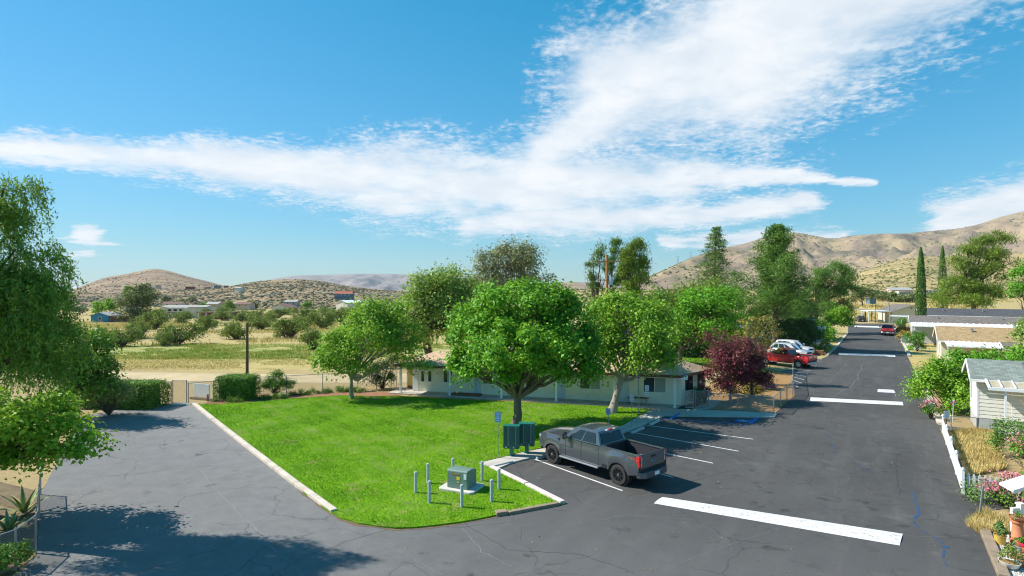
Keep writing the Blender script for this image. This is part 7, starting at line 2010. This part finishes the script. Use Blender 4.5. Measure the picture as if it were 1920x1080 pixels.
    MB().prism([(xf - .14, -yv - .02), (xf + .06, -yv + .12), (xf + .17, -yv * .6), (xf + .18, 0), (xf + .17, yv * .6), (xf + .06, yv - .12), (xf - .14, yv + .02)], S['bump'][0] - .02, S['bump'][1] + .06).build('front_bumper', bmat, t, bevel=.03)
    # ---- underbody
    MB().bb(xr + .3, xf - .3, -hw * .72, hw * .72, sill - .12, sill + .12).build('chassis', BLKP, t)
    for a in axles:
        MB().tube([(a, -hw * .8, R_t), (a, hw * .8, R_t)], .07, 8).build('axle', BLKP, t)
        for s in (-1, 1):
            MB().lathe([(ra - .01, -.26), (ra - .01, .0)], 18, (a, s * (hw - .08) if s > 0 else -(hw - .08) + .26, R_t), 'Y', cap=True).build('wheel_arch', BLKP, t)
            wy = s * (hw - .16)
            wt = S.get('tw', .28) / 2
            w_ = MB().lathe([(R_t * .60, -wt * .8), (R_t * .66, -wt), (R_t * .92, -wt), (R_t * .985, -wt * .8), (R_t, -wt * .4), (R_t, wt * .4), (R_t * .985, wt * .8), (R_t * .92, wt), (R_t * .66, wt), (R_t * .60, wt * .8)], 28, (0, 0, 0), 'Y', cap=False).build('wheel', RUB, t, smooth='auto')
            w_.location = (a, wy, R_t)
            o_ = s * wt
            rm = MB()
            rm.lathe([(R_t * .52, o_ * .2), (R_t * .62, o_ * .95), (R_t * .56, o_ * .98), (R_t * .5, o_ * .55)], 28, (0, 0, 0), 'Y', cap=False)
            rm.lathe([(.02, o_ * .82), (R_t * .17, o_ * .82), (R_t * .2, o_ * .5)], 16, (0, 0, 0), 'Y', cap=True)
            ns = S.get('spokes', 6)
            for i in range(ns):
                th = 2 * math.pi * i / ns
                d = Vector((math.cos(th), 0, math.sin(th)))
                rm.beam(d * R_t * .1 + Vector((0, o_ * .68, 0)), d * R_t * .58 + Vector((0, o_ * .82, 0)), .10, .05, up=Vector((0, 1, 0)))
            rm.lathe([(.02, o_ * .3), (R_t * .5, o_ * .3)], 20, (0, 0, 0), 'Y', cap=True)
            rm.build('rim', S.get('rim', RIMB), w_)
            MB().lathe([(.01, o_ * .99), (R_t * .14, o_ * .97), (R_t * .14, o_ * .8)], 12, (0, 0, 0), 'Y').build('hub_cap', S.get('hub', RIMB), w_)
            if S.get('flare'):
                mb = MB(); n = 14
                vs = []
                for i in range(n + 1):
                    th = math.pi * i / n
                    for rr, yy in ((ra - .015, half(a, .1) + .012), (ra + .055, half(a, .1) + .018), (ra + .06, half(a, .2) - .01)):
                        vs.append((a + rr * math.cos(th), s * yy, R_t + rr * math.sin(th) * .98))
                mb.add(vs, [(i * 3 + j, i * 3 + j + 1, i * 3 + j + 4, i * 3 + j + 3) for i in range(n) for j in range(2)])
                mb.build('arch_lip', BLKP if S['flare'] == 2 else pm, t, smooth=True)
    # ---- doors: seams, handles, mirrors
    for s in (-1, 1):
        for x in S['seams']:
            mb = MB(); pv = []
            for j in range(K + 1):
                k = j / K; z = bot(x) + (top(x) - bot(x)) * k; pv.append(Vector((x, s * (half(x, k) + .002), z)))
            for a_, b_ in zip(pv[:-1], pv[1:]): mb.beam(a_, b_, .004, .014, up=Vector((0, 1, 0)))
            mb.build('door_seam', BLKP, bo)
        for x in S['handles']:
            z = top(x) - .19; MB().bb(x - .10, x + .10, s * half(x, .8) - .022, s * half(x, .8) + .022, z - .02, z + .02).build('door_handle', pm, bo, bevel=.008)
        mx = gh[A0][0] - .28; mz = top(mx)
        mir = MB().box((mx, s * (half(mx, 1) + .2), mz + .16), (.13, .24, .30 if S.get('bed') else .18)).build('mirror', S.get('mirror', pm), t, bevel=.035)
        MB().beam((mx, s * (half(mx, 1) - .03), mz + .05), (mx, s * (half(mx, 1) + .12), mz + .08), .05, .05).build('mirror_arm', BLKP, mir)
        MB().bb(mx - .075, mx - .066, s * (half(mx, 1) + .2) - .09, s * (half(mx, 1) + .2) + .09, mz + .06, mz + .26 if S.get('bed') else mz + .22).build('mirror_glass', CHR, mir)
        if S.get('steps'):
            x0, x1 = S['steps']
            sb = MB().extrude([(x0, s * (hw - .02), sill - .10), (x0, s * (hw + .10), sill - .08), (x0, s * (hw + .10), sill - .03), (x0, s * (hw - .08), sill - .03)], (x1 - x0, 0, 0)).build('running_board', GALVD, t, bevel=.01)
            for x in np.linspace(x0 + .25, x1 - .25, 3): MB().bb(x - .03, x + .03, min(s * (hw - .3), s * hw), max(s * (hw - .3), s * hw), sill - .09, sill - .04).build('step_bracket', BLKP, sb)
    # seats seen through the glass
    S['_top'] = top; S['_half'] = half; S['_t'] = t
    return t
PU = dict(xf=3.02, xr=-3.12, hw=1.0, tyre=.44, arch=.54, sill=.56, axles=(2.03, -2.03), belt=[(-3.12, 1.47), (-.98, 1.47), (-.9, 1.43), (1.15, 1.42), (1.3, 1.44), (2.2, 1.43), (2.8, 1.37), (3.02, 1.30)],
          green=[(1.30, 1.42, .02), (.62, 2.0, .17), (-.72, 2.0, .16), (-.94, 1.45, .03)], sidewin=[(.10, .485, .02, .0), (.525, .90, .0, .17)], bed=.92, dome=True, tail=(.98, 1.45), head=(1.0, 1.26), bump=(.52, .78), seams=(-.92, .12, 1.12),
          handles=(-.0, 1.0 - 1.75 + 0.0), steps=(-.95, 1.45), tw=.30)
PU['handles'] = (.30, -.70)
GREYP = carpaint('truck_paint_grey', (.105, .118, .132), .4, .15)
S1 = dict(PU, paint=GREYP, flare=0, bumper=mat('bumper_grey', (.10, .11, .12), .45, .1, 3, metal=.5), mirror=BLKP, hub=CHR, rail=GREYP, spokes=8)
rw = G(1160, 908); fw_ = G(1040, 868.5)
hd = (fw_ - rw); hd.normalize(); lf_ = Vector((-hd.y, hd.x, 0))
ctr = (rw + fw_) / 2 - lf_ * .86
tk = vehicle('pickup_truck', 'grey crew cab pickup parked by the mailboxes', 'pickup', (ctr.x, ctr.y, .002), math.atan2(hd.y, hd.x), S1)
ORD = mat('decal_orange', (.62, .10, .04), .5, .1, 5, spec=.4); BDG = mat('badge_blue', (.03, .07, .22), .3, .1, 5, spec=.5)
hf = S1['_half']
Ml = Matrix.Translation((-2.75, hf(-2.75, .85) + .004, 1.285)) @ Matrix.Rotation(R(180), 4, 'Z') @ Matrix.Rotation(R(90), 4, 'X')
txt('decal', 'FX4', .19, ORD, tk, Ml, .002)
Ml = Matrix.Translation((-2.75, hf(-2.75, .8) + .004, 1.18)) @ Matrix.Rotation(R(180), 4, 'Z') @ Matrix.Rotation(R(90), 4, 'X')
txt('decal', 'OFF ROAD', .055, WL, tk, Ml, .002)
b_ = MB().lathe([(.005, -.012), (.125, -.010), (.13, .01)], 24, (0, 0, 0), 'X', cap=True).build('badge', BDG, tk); b_.location = (-3.15, 0, 1.15); b_.scale = (1, 1, .42)
r_ = MB().lathe([(.118, -.016), (.128, -.02), (.135, -.014), (.128, .0)], 24, (0, 0, 0), 'X', cap=False).build('badge_rim', CHR, tk); r_.location = (-3.15, 0, 1.15); r_.scale = (1, 1, .42)
txt('badge_script', 'Ford', .075, CHR, tk, Matrix.Translation((-3.164, 0, 1.15)) @ Matrix.Rotation(R(-90), 4, 'Z') @ Matrix.Rotation(R(90), 4, 'X'), .002)
MB().bb(-.83, -.72, -.16, .16, 2.0, 2.05).build('brake_light', REDL, tk, bevel=.01)
for s in (-1, 1): MB().bb(-.83, -.73, s * .25 - .07, s * .25 + .07, 2.0, 2.045).build('cargo_light', WHTL, tk, bevel=.01)
for s in (-1, 1):
    MB().bb(-1.4, -1.15, s * 1.0 - .03, s * 1.0 + .015, .58, .74).build('step_recess', BLKP, tk)
    MB().bb(1.5, 1.62, s * hf(1.55, .75) - .02, s * hf(1.55, .75) + .008, 1.12, 1.34).build('fender_vent', BLKP, tk)
for i, k in enumerate((-.75, -.5, -.25, 0, .25, .5, .75)): MB().bb(-.55, .42, k * .72 - .02, k * .72 + .02, 2.068 - abs(k) ** 2 * .045, 2.083 - abs(k) ** 2 * .045).build('roof_rib', GREYP, tk, bevel=.01)
# coil of hose and a chrome bar lying in the bed
cz = Matrix.Translation((ctr.x, ctr.y, 0)) @ Matrix.Rotation(math.atan2(hd.y, hd.x), 4, 'Z')
hp = cz @ Vector((-2.2, -.35, .94))
coil = thing('cable_coil', 'coiled silver cable lying in the grey pickup bed', 'coil', hp)
for k in range(4):
    MB().tube([Vector((math.cos(a) * (.26 - .02 * k), math.sin(a) * (.26 - .02 * k), .02 + .035 * k)) for a in np.linspace(0, 6.283, 21)], .017, 6).build('loop', GALV, coil)
REDP = carpaint('truck_paint_red', (.62, .012, .02), .0, .3)
S2 = dict(PU, paint=REDP, rim=RIMS, hub=RIMS, bumper=CHR, flare=0, xf=2.85, xr=-2.9, axles=(1.85, -1.85), tyre=.40, arch=.49, sill=.5, tw=.26,
          belt=[(-2.9, 1.33), (-.9, 1.33), (-.82, 1.26), (1.05, 1.26), (1.2, 1.28), (2.1, 1.24), (2.65, 1.16), (2.85, 1.05)], green=[(1.2, 1.26, .02), (.5, 1.86, .17), (-.66, 1.86, .16), (-.86, 1.28, .03)], bed=.8, tail=(.9, 1.28), head=(.82, 1.06), bump=(.45, .68), seams=(-.84, .1, 1.05), handles=(.28, -.65), steps=(-.9, 1.3))
rw2 = G(1498, 690); hd2 = Vector((-.60, .80, 0)).normalized(); lf2 = Vector((-hd2.y, hd2.x, 0))
c_ = rw2 + hd2 * 1.85 - lf2 * .8
vehicle('pickup_truck', 'bright red crew cab pickup parked in the rear bays', 'pickup', (c_.x, c_.y, .002), math.atan2(hd2.y, hd2.x), S2)
p = G(1664, 629.5)
vehicle('pickup_truck', 'red pickup standing on the street near its end', 'pickup', (p.x + RD.x * 2.6, p.y + RD.y * 2.6, .002), math.atan2(RD.y, RD.x), dict(S2, paint=carpaint('truck_paint_red_dark', (.55, .015, .03), 0, .3)))
SIL = carpaint('paint_silver', (.60, .63, .65), .4, .32); WHP = carpaint('paint_car_white', (.74, .75, .76), 0, .3); DRKP = carpaint('paint_car_dark', (.035, .04, .045), .3, .3)
SUV = dict(xf=2.3, xr=-2.3, hw=.93, tyre=.36, arch=.44, sill=.36, axles=(1.4, -1.4), belt=[(-2.3, 1.1), (-2.0, 1.13), (1.0, 1.08), (1.7, 1.02), (2.15, .95), (2.3, .8)], green=[(1.15, 1.07, .02), (.35, 1.72, .16), (-1.75, 1.72, .16), (-2.22, 1.1, .04)],
           sidewin=[(.08, .32, .05, .0), (.35, .60, 0, 0), (.63, .90, 0, .2)], tail=(.85, 1.12), head=(.68, .86), bump=(.36, .62), seams=(-1.05, .02, 1.0), handles=(.2, -.85), rim=RIMS, hub=RIMS, tw=.22)
hd3 = Vector((.60, -.80, 0)).normalized()
p = Vector((34.0, 70.4, 0)); vehicle('parked_suv', 'silver sport utility car parked nose out beyond the red pickup', 'car', (p.x, p.y, .002), math.atan2(hd3.y, hd3.x), dict(SUV, paint=SIL, bumper=SIL))
p = Vector((36.3, 74.4, 0)); vehicle('parked_suv', 'white sport utility car parked behind the silver one', 'car', (p.x, p.y, .002), math.atan2(hd3.y, hd3.x), dict(SUV, paint=WHP, bumper=WHP))
CAR = dict(SUV, xf=2.25, hw=.88, tyre=.32, arch=.39, sill=.28, belt=[(-2.3, .92), (-1.5, .95), (1.0, .92), (1.7, .86), (2.1, .78), (2.25, .66)], green=[(1.1, .92, .02), (.3, 1.42, .16), (-1.0, 1.42, .16), (-1.65, .95, .04)], tail=(.7, .9), head=(.58, .72), bump=(.28, .52), trunk=True, sidewin=[(.14, .48, .08, 0), (.52, .86, 0, .2)])
p = G(1624.5, 603.8); vehicle('parked_car', 'dark car parked under the slanted carport at the street end', 'car', (p.x, p.y + 2.5, .002), R(90 - 20), dict(CAR, paint=DRKP, bumper=DRKP))
# ================================================================== HAZE
hz = bpy.data.materials.new('thin_haze'); hz.use_nodes = True
t = NT(hz.node_tree); t.n.clear()
pv = t.new('ShaderNodeVolumePrincipled')
pv.inputs['Color'].default_value = (.80, .88, 1.0, 1)
pv.inputs['Density'].default_value = 5.5e-5
pv.inputs['Anisotropy'].default_value = .1
oo = t.new('ShaderNodeOutputMaterial'); t.l.new(pv.outputs[0], oo.inputs['Volume'])
tag(MB().bb(-9000, 9000, -400, 9800, -75, 430).build('haze', hz), 'thin pale haze of the valley air', 'haze', kind='stuff')
